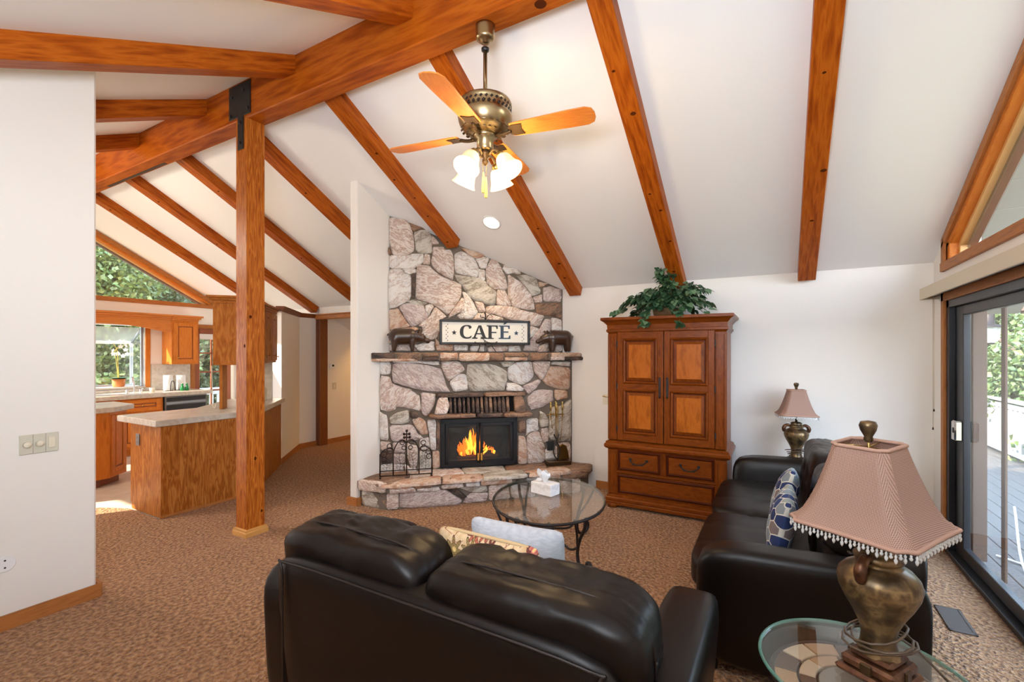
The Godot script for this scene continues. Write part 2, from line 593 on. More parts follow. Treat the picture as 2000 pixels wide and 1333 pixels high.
	mats.downlight.emission_energy_multiplier = 2.2
	mats.leather_plain = mats.leather_dark
	mats.linen = textured(noise_tex(0.05, [[0.0, C.call(168, 174, 184)], [1.0, C.call(202, 206, 212)]], {"seed": 52, "size": 256}), Vector3(2.0, 9.0, 2.0), 0.9)
	mats.cord_trim = flat(C.call(206, 176, 132), 0.9)
	mats.marble_paper = textured(noise_tex(0.012, [[0.0, C.call(214, 208, 204)], [0.5, C.call(238, 236, 234)], [1.0, C.call(244, 243, 242)]], {"seed": 53, "size": 256, "warp": 30.0}), Vector3.ONE * 5.0, 0.5)
	mats.tissue = flat(C.call(246, 248, 250), 0.9)
	mats.tissue.backlight_enabled = true
	mats.tissue.backlight = Color(0.5, 0.5, 0.5)
	mats.tile_dark = flat(C.call(84, 62, 48), 0.4)
	mats.tile_tan = flat(C.call(176, 142, 104), 0.4)
	mats.tile_sand = flat(C.call(204, 184, 152), 0.4)
	mats.tile_taupe = flat(C.call(130, 116, 100), 0.4)
	mats.bronze_leaf = textured(noise_tex(0.012, [[0.0, C.call(44, 36, 28)], [0.45, C.call(96, 78, 54)], [0.7, C.call(142, 116, 78)], [1.0, C.call(74, 58, 42)]], {"seed": 54, "octaves": 5, "size": 256}), Vector3.ONE * 4.0, 0.33)
	mats.bronze_leaf.metallic = 0.6
	mats.bronze_red = textured(noise_tex(0.02, [[0.0, C.call(52, 30, 20)], [0.6, C.call(104, 66, 42)], [1.0, C.call(128, 92, 60)]], {"seed": 55, "size": 256}), Vector3.ONE * 5.0, 0.35)
	mats.bronze_red.metallic = 0.5
	mats.shade_cloth = textured(weave_image(), Vector3.ONE * 36.0, 0.7)
	mats.shade_cloth.backlight_enabled = true
	mats.shade_cloth.backlight = Color(0.35, 0.30, 0.27)
	mats.braid = flat(C.call(178, 142, 124), 0.8)
	mats.crystal = flat(C.call(226, 230, 230), 0.08, 0.0, 0.8)
	mats.lamp_cord = flat(C.call(88, 72, 56), 0.4)
	mats.honey_z = textured(honey, Vector3(3.0, 3.0, 0.4), 0.4)
	mats.steel_plate = flat(C.call(128, 126, 124), 0.4, 0.5)
	mats.brown_plate = flat(C.call(84, 44, 30), 0.5)
	mats.green_plastic = flat(C.call(20, 128, 66), 0.25)
	mats.wicker_orange = flat(C.call(186, 112, 56), 0.8)
	mats.orchid_stem = flat(C.call(190, 168, 70), 0.6)
	mats.petal = flat(C.call(248, 240, 236), 0.7)
	mats.petal.backlight_enabled = true
	mats.petal.backlight = Color(0.5, 0.5, 0.48)
	mats.switch_beige = flat(C.call(206, 202, 184), 0.45)
	mats.seam = flat(C.call(120, 114, 100), 0.7)
	mats.register = flat(C.call(84, 70, 58), 0.6)
	mats.counter = textured(noise_tex(0.008, [[0.0, C.call(164, 150, 132)], [0.5, C.call(204, 196, 184)], [0.75, C.call(186, 174, 158)], [1.0, C.call(216, 210, 200)]], {"seed": 90, "octaves": 5, "warp": 40.0}), Vector3.ONE * 1.2, 0.3)
	mats.glass = flat(Color(0.9, 0.95, 0.93, 0.04), 0.02)
	mats.glass.transparency = BaseMaterial3D.TRANSPARENCY_ALPHA
	mats.table_glass = flat(Color(0.50, 0.62, 0.56, 0.04), 0.0, 0.0, 0.55)
	mats.table_glass.transparency = BaseMaterial3D.TRANSPARENCY_ALPHA
	mats.glass_edge = flat(Color(0.35, 0.62, 0.56, 0.55), 0.1)
	mats.glass_edge.transparency = BaseMaterial3D.TRANSPARENCY_ALPHA
	mats.white = flat(C.call(238, 238, 238), 0.5)
	mats.ivory = flat(C.call(226, 218, 196), 0.5)
	mats.white_paint = flat(C.call(226, 226, 224), 0.5)
	mats.beige_plastic = flat(C.call(214, 202, 178), 0.5)

func shell():
	var st = mb()
	# carpet floor
	slab(st, [[SIDE, REAR], [SIDE, 5.2], [-5.0, 5.2], [-5.0, 7.8], [-6.72, 7.8], [-6.72, 5.2], [-6.74, 4.85], [-6.02, 4.05], [-4.99, 3.02], [-4.99, 2.12], [-5.6, 2.12], [-5.9, 1.98], [-5.9, REAR]], -0.1, 0.0)
	structure("floor", st, mats.carpet, "brown textured carpet floor of the living room", "floor")
	st = mb()
	slab(st, [[-5.9, REAR], [-5.9, 1.98], [-5.6, 2.12], [-4.99, 2.12], [-4.99, 3.02], [-6.02, 4.05], [-6.74, 4.85], [-6.72, 5.2], [GABLE, 5.2], [GABLE, REAR]], -0.12, -0.006)
	structure("floor_kitchen", st, mats.kitchen_floor, "pale sunlit kitchen floor beside the oak peninsula", "floor")
	# ceilings, thick sloped slabs running past the gables as the roof
	st = mb()
	wall_u(st, [[RIDGE, far_ceiling(RIDGE)], [BACK + 0.9, far_ceiling(BACK + 0.9)], [BACK + 0.9, far_ceiling(BACK + 0.9) + 0.25], [RIDGE, far_ceiling(RIDGE) + 0.25]], GABLE - 0.2, SIDE + 0.2)
	structure("ceiling_far_slope", st, mats.ceiling, "white sloping ceiling between ridge beam and fireplace wall", "ceiling")
	st = mb()
	wall_u(st, [[RIDGE, near_ceiling(RIDGE)], [REAR - 0.22, near_ceiling(REAR - 0.22)], [REAR - 0.22, near_ceiling(REAR - 0.22) + 0.25], [RIDGE, near_ceiling(RIDGE) + 0.25]], GABLE - 0.2, SIDE + 0.2)
	structure("ceiling_near_slope", st, mats.ceiling, "white sloping ceiling on the kitchen side of the ridge beam", "ceiling")
	# back wall with the hallway opening
	st = mb()
	wall_v(st, [[-5.0, 0], [SIDE + 0.2, 0], [SIDE + 0.2, EAVE + 0.02], [-5.0, EAVE + 0.02]], BACK, BACK + 0.15)
	wall_v(st, [[-6.72, 2.16], [-5.0, 2.16], [-5.0, EAVE + 0.02], [-6.72, EAVE + 0.02]], BACK, BACK + 0.15)
	wall_v(st, [[GABLE - 0.2, 0], [-6.72, 0], [-6.72, EAVE + 0.02], [GABLE - 0.2, EAVE + 0.02]], BACK, BACK + 0.15)
	structure("wall_back", st, mats.wall, "off-white back wall behind the armoire", "wall")
	# hallway beyond the opening
	st = mb()
	wall_u(st, [[BACK + 0.15, 0], [7.8, 0], [7.8, 2.3], [BACK + 0.15, 2.3]], -6.80, -6.65)
	wall_u(st, [[BACK + 0.15, 0], [7.8, 0], [7.8, 2.3], [BACK + 0.15, 2.3]], -5.0, -4.85)
	wall_v(st, [[-6.8, 0], [-4.85, 0], [-4.85, 2.3], [-6.8, 2.3]], 7.8, 7.95)
	slab(st, [[-6.8, BACK + 0.15], [-6.8, 7.95], [-4.85, 7.95], [-4.85, BACK + 0.15]], 2.24, 2.34)
	structure("wall_hall", st, mats.wall, "pale hallway wall with thermostat and switch", "wall")
	# rear wall behind the camera, with the patio opening that lets sun onto the kitchen floor
	st = mb()
	var top = near_ceiling(REAR) + 0.02
	wall_v(st, [[-7.2, 0], [SIDE + 0.2, 0], [SIDE + 0.2, top], [-7.2, top]], REAR - 0.15, REAR)
	wall_v(st, [[GABLE - 0.2, 0], [-8.98, 0], [-8.98, top], [GABLE - 0.2, top]], REAR - 0.15, REAR)
	wall_v(st, [[-8.98, 2.18], [-7.2, 2.18], [-7.2, top], [-8.98, top]], REAR - 0.15, REAR)
	structure("wall_rear", st, mats.wall, "off-white wall behind the viewpoint with patio opening", "wall")
	# left partition wall
	st = mb()
	wall_u(st, [[REAR, 0], [1.25, 0], [1.25, near_ceiling(1.25) + 0.02], [REAR, near_ceiling(REAR) + 0.02]], -3.90, -3.76, 0.012)
	structure("wall_left", st, mats.wall, "plain white partition wall with dimmer switches", "wall")
	# slim partition beside the fireplace
	st = mb()
	wall_u(st, [[3.30, 0], [BACK, 0], [BACK, EAVE + 0.01], [3.30, far_ceiling(3.30) + 0.01]], -3.80, -3.69, 0.012)
	structure("wall_partition", st, mats.wall, "narrow white partition wall next to the stone fireplace", "wall")
	# angled kitchen wall beside the hallway
	st = mb()
	slab(st, [[-6.02, 4.05], [-5.97, 4.0], [-6.70, 4.80], [-6.70, 5.15], [-6.84, 5.15], [-6.84, 4.87], [-6.13, 4.14]], 0.0, 2.15)
	structure("wall_angled", st, mats.wall, "angled cream wall between kitchen cabinets and hallway", "wall")
	# right gable wall: door opening v 2.45-4.80, clerestory above
	st = mb()
	wall_u(st, [[4.80, 0], [BACK + 0.15, 0], [BACK + 0.15, far_ceiling(BACK + 0.15)], [4.80, far_ceiling(4.80)]], SIDE, SIDE + 0.2)
	wall_u(st, [[2.45, 1.96], [4.80, 1.96], [4.80, 2.24], [2.45, 2.24]], SIDE, SIDE + 0.2)
	wall_u(st, [[2.62, far_ceiling(2.62) - 0.05], [4.80, far_ceiling(4.80) - 0.05], [4.80, far_ceiling(4.80)], [2.62, far_ceiling(2.62)]], SIDE, SIDE + 0.2)
	wall_u(st, [[REAR - 0.15, 0], [2.45, 0], [2.45, 2.24], [2.62, 2.24], [2.62, far_ceiling(2.62)], [RIDGE, 3.8], [REAR - 0.15, near_ceiling(REAR)]], SIDE, SIDE + 0.2)
	structure("wall_right", st, mats.wall, "cream gable wall around the sliding glass door", "wall")
	# kitchen gable wall: garden window, French door, clerestory
	st = mb()
	var g0 = GABLE - 0.15
	wall_u(st, [[REAR - 0.15, 0], [-0.3, 0], [-0.3, near_ceiling(-0.3)], [REAR - 0.15, near_ceiling(REAR)]], g0, GABLE)
	wall_u(st, [[1.9, 0], [2.45, 0], [2.45, near_ceiling(2.27)], [1.9, near_ceiling(1.9)]], g0, GABLE)
	wall_u(st, [[-0.3, 0], [1.9, 0], [1.9, 0.95], [-0.3, 0.95]], g0, GABLE)
	wall_u(st, [[-0.3, 2.15], [1.9, 2.15], [1.9, near_ceiling(1.9)], [-0.3, near_ceiling(-0.3)]], g0, GABLE)
	wall_u(st, [[2.45, 0], [4.40, 0], [4.40, 1.0], [2.45, 1.0]], g0, GABLE)
	wall_u(st, [[3.66, 1.0], [4.40, 1.0], [4.40, 2.0], [3.66, 2.0]], g0, GABLE)
	wall_u(st, [[2.45, 2.0], [5.1, 2.0], [5.1, 2.42], [2.45, 2.42]], g0, GABLE)
	wall_u(st, [[5.05, 0], [BACK, 0], [BACK, 2.42], [5.05, 2.42]], g0, GABLE)
	wall_u(st, [[2.45, far_ceiling(2.45) - 0.06], [4.90, far_ceiling(4.90) - 0.06], [4.90, far_ceiling(4.90) + 0.02], [2.45, far_ceiling(2.45) + 0.02]], g0, GABLE)
	structure("wall_kitchen", st, mats.wall, "white kitchen gable wall around windows and glazed door", "wall")
	# skirting boards
	baseboard("baseboard_left", P(-3.745, 0, REAR), P(-3.745, 0, 1.265))
	baseboard("baseboard_left_end", P(-3.745, 0, 1.262), P(-3.91, 0, 1.262))
	baseboard("baseboard_partition_end", P(-3.815, 0, 3.288), P(-3.675, 0, 3.288))
	baseboard("baseboard_partition_side", P(-3.677, 0, 3.285), P(-3.677, 0, 3.33))
	baseboard("baseboard_back", P(-1.80, 0, BACK - 0.012), P(SIDE, 0, BACK - 0.012))
	baseboard("baseboard_angled", P(-5.98, 0, 3.995), P(-6.69, 0, 4.79))
	baseboard("baseboard_angled_return", P(-6.69, 0, 4.79), P(-6.69, 0, 5.14))
	baseboard("baseboard_hall", P(-6.64, 0, 5.28), P(-6.64, 0, 7.8))

func baseboard(called: String, a: Vector3, b: Vector3):
	var st = mb()
	var d = b - a
	var prof = [Vector2(-0.012, 0.0), Vector2(0.012, 0.0), Vector2(0.012, 0.055), Vector2(0.006, 0.07), Vector2(0.006, 0.082), Vector2(-0.012, 0.085)]
	prism(st, prof, 0.0, d.length())
	var o = structure(called, st, mats.trim_x if false else mats.skirting, "stained wood skirting board along the carpet", "baseboard")
	var z = d.normalized()
	o.transform = Transform3D(Basis(Vector3.UP.cross(z), Vector3.UP, z), a)

func rafter(called, label, u0, a: Vector2, b: Vector2, depth, knots, m):
	# timber from (v, y) a to b, top face on the ceiling; local x runs along the timber
	var len = a.distance_to(b)
	var st = mb()
	box(st, Vector3(len / 2, -depth / 2 + 0.02, 0), Vector3(len, depth + 0.04, 0.14), 0.004)
	var o = put(called, st, m)
	tag(o, label, "rafter", "", "structure")
	var x = Vector3(0, b.y - a.y, -(b.x - a.x)).normalized()
	var z = Vector3(1, 0, 0) * (1 if true else 1)
	var y = z.cross(x).normalized()
	if y.y < 0:
		z = -z; y = z.cross(x).normalized()
	o.transform = Transform3D(Basis(x, y, z), P(u0, a.y, a.x))
	for k in knots:                                      # (distance along, face, offset across, radius)
		st = mb()
		var n = [Vector3(0, -1, 0), Vector3(0, 0, 1), Vector3(0, 0, -1)][k[1]]
		var c = Vector3(k[0], -depth, k[2]) if k[1] == 0 else Vector3(k[0], -depth / 2 + k[2], 0.07 * n.z)
		disc(st, c, n, k[3], 0.0006, 12, 1.0, 0.75)
		put("knot", st, mats.knot, o)
	return o

func beams():
	# ridge beam, split in two lengths only by the look of its grain
	var st = mb()
	box(st, Vector3(-3.95, 3.53 + 0.24, -RIDGE), Vector3(10.5, 0.48, 0.165), 0.008)
	var ridge = put("ridge_beam", st, mats.pine_ridge)
	tag(ridge, "massive stained timber ridge beam under the vaulted ceiling", "beam", "", "structure")
	st = mb()
	box(st, P(-6.2, 3.5295, 2.40), Vector3(1.36, 0.006, 0.03))
	put("track_slot", st, mats.black, ridge)
	st = mb()
	disc(st, P(-1.16, 3.5302, 2.36), Vector3.DOWN, 0.035, 0.002, 16)
	put("knot", st, mats.knot, ridge)
	# steel strap over beam and post
	st = mb()
	prism(st, [Vector2(-0.21, 0.02), Vector2(0.10, 0.02), Vector2(0.10, 0.30), Vector2(-0.21, 0.30)], 0, 0.008, 0.002, Transform3D(Basis.IDENTITY, P(-3.90, 3.535, 2.272)))
	prism(st, [Vector2(-0.075, -0.26), Vector2(0.005, -0.26), Vector2(0.005, 0.06), Vector2(-0.075, 0.06)], 0, 0.0085, 0.002, Transform3D(Basis.IDENTITY, P(-3.905, 3.535, 2.272)))
	var strap = put("steel_strap", st, mats.black_steel, ridge)
	for b in [[-4.06, 3.74], [-3.90, 3.77], [-4.08, 3.585], [-3.83, 3.60], [-3.94, 3.50], [-3.94, 3.33]]:
		st = mb()
		disc(st, P(b[0], b[1], 2.264), P(0, 0, -1), 0.013, 0.012, 6)
		put("bolt", st, mats.black, strap)
	# rafters on the fireplace side
	var far_a = 2.44
	var place = [
		[0.246, [[1.0, 0, 0.0, 0.011], [0.55, 0, 0.02, 0.02], [1.75, 0, 0.045, 0.02], [2.25, 0, 0.0, 0.014]]],
		[-0.885, [[0.62, 0, -0.03, 0.012], [0.95, 0, 0.02, 0.02], [1.7, 0, -0.02, 0.012], [1.9, 0, 0.03, 0.015], [2.3, 0, 0.04, 0.014], [2.75, 0, 0.0, 0.016]]],
		[-2.04, [[1.9, 0, 0.02, 0.014], [2.25, 0, -0.02, 0.016], [2.45, 0, 0.03, 0.018], [2.7, 0, 0.0, 0.016], [0.5, 1, 0.0, 0.014]]],
		[-3.13, [[0.7, 0, 0.02, 0.015], [1.0, 0, -0.02, 0.013], [1.5, 0, 0.02, 0.014], [1.25, 0, 0.04, 0.012], [1.9, 0, 0.0, 0.014]]],
		[-4.33, [[0.9, 0, 0.0, 0.014], [1.7, 0, 0.02, 0.016], [2.3, 0, -0.01, 0.014]]],
		[-5.52, [[0.6, 0, 0.02, 0.014], [1.2, 0, -0.01, 0.016], [1.8, 0, 0.02, 0.014], [2.3, 0, 0.0, 0.014]]],
		[-6.70, [[0.5, 0, 0.02, 0.015], [1.3, 0, 0.0, 0.015], [2.0, 0, 0.02, 0.014]]],
		[-7.82, [[0.4, 0, 0.02, 0.016], [0.75, 0, 0.0, 0.014], [1.3, 0, 0.02, 0.016], [1.8, 0, 0.0, 0.014], [2.3, 0, 0.0, 0.014]]],
	]
	var which = ["beside the sliding door wall", "above the armoire", "between fan and armoire, ending past the mantel", "above the stone fireplace", "between post and partition wall", "crossing behind the tall post", "over the kitchen peninsula", "next to the kitchen gable window"]
	for i in place.size():
		var v1 = 4.20 if i == 3 else BACK - 0.01
		rafter("rafter", "stained pine rafter " + which[i], place[i][0], Vector2(far_a, far_ceiling(far_a)), Vector2(v1, far_ceiling(v1)), 0.11, place[i][1], mats["pine_%d" % (i % 4)])
	var near = [-2.10, -3.29, -4.55, -5.85, -7.1]
	var nwhich = ["over the loveseat side", "over the white partition with the switches", "just behind the steel strap", "far behind the partition near the kitchen", "deep over the kitchen floor"]
	for i in near.size():
		rafter("rafter", "stained pine rafter on the near slope " + nwhich[i], near[i], Vector2(2.27, near_ceiling(2.27)), Vector2(REAR, near_ceiling(REAR)), 0.13, [[0.55, 1, -0.01, 0.02], [1.35, 1, 0.0, 0.018]], mats["pine_%d" % ((i + 2) % 4)])
	# post
	var post = node_structure("post", "tall square stained wood post under the ridge beam", "post", P(-3.94, 0, 2.352))
	st = mb()
	box(st, Vector3(0, 1.77, 0), Vector3(0.16, 3.54, 0.16), 0.006)
	put("shaft", st, mats.fir_y, post)
	st = mb()
	lathe_square(st, [[0.100, 0.0], [0.100, 0.035], [0.094, 0.042], [0.094, 0.055], [0.080, 0.062]])
	put("base_trim", st, mats.trim_light, post)
	for k in [[0, 1.856, 0.048, 0.015], [0, 0.65, 0.006, 0.015], [0, 0.187, -0.05, 0.012], [1, 1.61, 0.048, 0.016]]:
		st = mb()
		var n = Vector3(1, 0, 0) if k[0] == 0 else Vector3(0, 0, 1)
		disc(st, Vector3(0.08, k[1], k[2]) if k[0] == 0 else Vector3(k[2], k[1], 0.08), n, k[3], 0.0006, 14, 0.8, 1.0)
		put("knot", st, mats.knot, post)

func lathe_square(st, prof):
	for i in prof.size() - 1:
		var a = prof[i]
		var b = prof[i + 1]
		for k in 4:
			var r = Basis(Vector3.UP, PI / 2 * k)
			quad(st, r * Vector3(-a[0], a[1], a[0]), r * Vector3(a[0], a[1], a[0]), r * Vector3(b[0], b[1], b[0]), r * Vector3(-b[0], b[1], b[0]))

# ================================================================= windows and doors
func bar_u(st, u0, u1, v0, v1, y0, y1, bevel := 0.003):
	box(st, P((u0 + u1) / 2, (y0 + y1) / 2, (v0 + v1) / 2), Vector3(absf(u1 - u0), absf(y1 - y0), absf(v1 - v0)), bevel)

func piece(called, parent, m, u0, u1, v0, v1, y0, y1, bevel := 0.003):
	var st = mb()
	bar_u(st, u0, u1, v0, v1, y0, y1, bevel)
	return put(called, st, m, parent)

func pane_u(called, parent, vy, u, m):
	var st = mb()
	var q = []
	for p in vy: q.append(P(u, p[1], p[0]))
	for i in range(1, q.size() - 1): tri(st, q[0], q[i], q[i + 1])
	return put(called, st, m, parent)

func openings():
	var S = SIDE
	# sliding glass door
	var d = node_structure("door_1", "black framed sliding glass door to the deck with wood casing", "door")
	piece("casing", d, mats.trim_y, S - 0.018, S + 0.01, 4.80, 4.865, 0, 2.02)
	piece("casing", d, mats.trim_z, S - 0.018, S + 0.01, 2.40, 4.865, 1.955, 2.02)
	piece("casing", d, mats.trim_y, S - 0.018, S + 0.01, 2.385, 2.45, 0, 2.02)
	piece("frame_jamb", d, mats.black_frame, S, S + 0.13, 4.74, 4.80, 0, 1.955)
	piece("frame_jamb", d, mats.black_frame, S, S + 0.13, 2.45, 2.51, 0, 1.955)
	piece("frame_head", d, mats.black_frame, S, S + 0.13, 2.45, 4.80, 1.90, 1.955)
	piece("frame_jamb", d, mats.black, S + 0.035, S + 0.115, 4.70, 4.745, 0.05, 1.93)
	piece("track", d, mats.black_frame, S - 0.01, S + 0.14, 2.45, 4.80, 0.0, 0.035)
	piece("track", d, mats.aluminium, S + 0.05, S + 0.06, 2.5, 4.76, 0.035, 0.055, 0)
	piece("track", d, mats.aluminium, S + 0.10, S + 0.11, 2.5, 4.76, 0.035, 0.055, 0)
	for k in [[4.72, 3.45, S + 0.055], [3.55, 2.50, S + 0.105]]:
		var v0 = k[1]
		var v1 = k[0]
		var u = k[2]
		var panel = piece("sliding_panel", d, mats.black_frame, u - 0.02, u + 0.02, v1 - 0.16, v1, 0.045, 1.90, 0.004)
		piece("stile", panel, mats.black_frame, u - 0.02, u + 0.02, v0, v0 + 0.075, 0.045, 1.90, 0.004)
		piece("top_rail", panel, mats.black_frame, u - 0.019, u + 0.019, v0, v1, 1.83, 1.90, 0.004)
		piece("bottom_rail", panel, mats.black_frame, u - 0.019, u + 0.019, v0, v1, 0.045, 0.13, 0.004)
		pane_u("pane", panel, [[v0 + 0.075, 0.13], [v1 - 0.16, 0.13], [v1 - 0.16, 1.83], [v0 + 0.075, 1.83]], u, mats.glass)
	piece("screen_stile", d, mats.outer, S + 0.16, S + 0.175, 4.26, 4.32, 0.03, 1.93)
	piece("screen_stile", d, mats.outer, S + 0.16, S + 0.175, 2.6, 2.66, 0.03, 1.93)
	piece("outer_jamb", d, mats.outer, S + 0.13, S + 0.21, 4.72, 4.80, 0, 1.96)
	piece("outer_head", d, mats.outer, S + 0.13, S + 0.21, 2.45, 4.80, 1.90, 1.96)
	var h = piece("handle", d, mats.chrome, S - 0.012, S + 0.036, 4.56, 4.64, 0.90, 1.05, 0.01)
	piece("latch", h, mats.black, S - 0.016, S - 0.010, 4.585, 4.60, 0.96, 1.0)
	# clerestory above the door
	var w = node_structure("window_1", "wood framed trapezoid clerestory window above the sliding door", "window")
	clerestory(w, 2.62, 4.80, 2.24, S, 1.0)
	# valance of the vertical blind, with its pull cords
	var val = thing("blind_valance", "beige blind valance along the top of the sliding door", "valance")
	piece("fascia", val, mats.beige_plastic, S - 0.125, S - 0.11, 2.2, 4.97, 1.985, 2.075, 0.003)
	piece("return", val, mats.beige_plastic, S - 0.125, S - 0.002, 4.955, 4.97, 1.985, 2.075, 0.003)
	piece("top", val, mats.beige_plastic, S - 0.125, S - 0.002, 2.2, 4.97, 2.068, 2.076, 0.002)
	piece("head_rail", val, mats.aluminium, S - 0.09, S - 0.04, 2.3, 4.94, 2.01, 2.05)
	for c in [[4.925, 0.95], [4.90, 1.10]]:
		var st = mb()
		tube(st, [P(S - 0.05, 2.01, c[0]), P(S - 0.05, 1.5, c[0] + 0.004), P(S - 0.05, c[1], c[0])], 0.002, 5)
		var cord = put("pull_cord", st, mats.beige_plastic, val)
		st = mb()
		lathe(st, [Vector2(0.0, -0.02), Vector2(0.006, -0.018), Vector2(0.004, 0.0), Vector2(0.0, 0.002)], 8, Transform3D(Basis.IDENTITY, P(S - 0.05, c[1], c[0])))
		put("cord_end", st, mats.iron_brown, cord)
	# kitchen clerestory
	w = node_structure("window_2", "wood framed trapezoid clerestory window in the kitchen gable", "window")
	clerestory(w, 2.50, 4.86, 2.42, GABLE, -1.0)
	# garden window over the sink
	var g = node_structure("window_3", "aluminium garden window projecting out over the kitchen sink", "window")
	var G = GABLE
	piece("casing", g, mats.honey_y, G - 0.01, G + 0.012, 3.66, 3.73, 0.98, 2.0)
	piece("sill", g, mats.counter, G - 0.42, G + 0.02, 2.45, 3.66, 0.97, 1.0)
	for v in [3.63, 2.48]:
		piece("frame", g, mats.aluminium, G - 0.44, G - 0.41, v - 0.02, v + 0.02, 1.0, 1.72)
		piece("frame", g, mats.aluminium, G - 0.06, G - 0.03, v - 0.02, v + 0.02, 1.0, 1.98)
		var st = mb()
		tube(st, [P(G - 0.42, 1.72, v), P(G - 0.05, 1.96, v)], 0.018, 6)
		put("frame", st, mats.aluminium, g)
		pane_u("pane", g, [[2.5, 1.0], [3.62, 1.0], [3.62, 1.72], [2.5, 1.72]], G - 0.425, mats.glass) if v > 3 else null
	piece("frame", g, mats.white_paint, G - 0.44, G - 0.40, 2.48, 3.63, 1.70, 1.75)
	piece("frame", g, mats.aluminium, G - 0.44, G - 0.40, 2.48, 3.63, 1.0, 1.03)
	var sp = mb()
	quad(sp, P(G - 0.42, 1.74, 2.5), P(G - 0.42, 1.74, 3.62), P(G - 0.05, 1.97, 3.62), P(G - 0.05, 1.97, 2.5))
	put("sloping_pane", sp, mats.frosted, g)
	for v in [3.63, 2.48]:
		sp = mb()
		quad(sp, P(G - 0.42, 1.0, v), P(G - 0.05, 1.0, v), P(G - 0.05, 1.97, v), P(G - 0.42, 1.74, v))
		put("side_pane", sp, mats.glass, g)
	# French door
	var f = node_structure("door_2", "reddish wood glazed French door with muntins beside the kitchen cabinet", "door")
	piece("casing", f, mats.trim_y, G - 0.02, G + 0.015, 4.34, 4.41, 0, 2.05)
	piece("casing", f, mats.trim_z, G - 0.02, G + 0.015, 4.34, 5.12, 2.0, 2.07)
	piece("stile", f, mats.redwood, G - 0.07, G - 0.01, 4.41, 4.50, 0, 2.0)
	piece("stile", f, mats.redwood, G - 0.07, G - 0.01, 4.96, 5.05, 0, 2.0)
	piece("rail", f, mats.redwood, G - 0.07, G - 0.01, 4.50, 4.96, 1.90, 2.0)
	piece("rail", f, mats.redwood, G - 0.07, G - 0.01, 4.50, 4.96, 0, 0.22)
	piece("blind_headrail", f, mats.white_paint, G - 0.015, G + 0.01, 4.49, 4.97, 1.80, 1.90)
	piece("muntin", f, mats.redwood, G - 0.05, G - 0.025, 4.70, 4.725, 0.22, 1.9)
	for y in [0.52, 0.86, 1.20, 1.55]:
		piece("muntin", f, mats.redwood, G - 0.05, G - 0.025, 4.50, 4.96, y - 0.012, y + 0.012)
	for a in [[4.50, 4.70], [4.725, 4.96]]:
		for y in [[0.22, 0.51], [0.53, 0.85], [0.87, 1.19], [1.21, 1.54], [1.56, 1.9]]:
			pane_u("pane", f, [[a[0], y[0]], [a[1], y[0]], [a[1], y[1]], [a[0], y[1]]], G - 0.04, mats.glass)
	# patio door behind the partition, outside the picture
	var pd = node_structure("door_3", "open glazed patio door frame in the kitchen rear wall", "door")
	for u in [-8.94, -8.09, -7.24]:
		var st = mb()
		box(st, P(u, 1.09, REAR - 0.08), Vector3(0.06, 2.17, 0.06), 0.003)
		put("stile", st, mats.white_paint, pd)
	var w4 = node_structure("window_4", "unseen white framed window added to let daylight into the kitchen", "window")  # unseen opening added to bring more sun and sky into the kitchen
	for v in [-0.27, 0.8, 1.87]: piece("frame", w4, mats.white_paint, G - 0.1, G - 0.04, v - 0.03, v + 0.03, 0.95, 2.15)
	pane_u("pane", w4, [[-0.3, 0.95], [1.9, 0.95], [1.9, 2.15], [-0.3, 2.15]], G - 0.07, mats.glass)
	# hallway opening: header, casing post, cap moulding on the angled wall
	var st2 = mb()
	box(st2, P(-5.85, 2.145, BACK - 0.015), Vector3(1.70, 0.07, 0.05), 0.006)
	box(st2, P(-5.85, 2.19, BACK - 0.022), Vector3(1.72, 0.02, 0.07), 0.004)
	structure("trim_1", st2, mats.trim_x, "wood header moulding over the hallway opening", "trim")
	st2 = mb()
	box(st2, P(-6.66, 1.06, BACK + 0.06), Vector3(0.12, 2.12, 0.16), 0.006)
	structure("trim_2", st2, mats.casing, "dark wood casing post at the hallway corner", "trim")
	st2 = mb()
	for ab in [[P(-5.95, 2.165, 3.97), P(-6.72, 2.165, 4.80)], [P(-6.72, 2.165, 4.78), P(-6.72, 2.165, 5.15)]]:
		var a: Vector3 = ab[0]
		var z = (ab[1] - a).normalized()
		prism(st2, [Vector2(0.06, -0.035), Vector2(-0.02, -0.035), Vector2(-0.04, 0.0), Vector2(-0.055, 0.035), Vector2(0.06, 0.035)], 0, a.distance_to(ab[1]), 0.0, Transform3D(Basis(z.cross(Vector3.UP) * -1.0, Vector3.UP, z), a))
	structure("trim_3", st2, mats.casing, "wood cap moulding along the top of the angled wall", "trim")

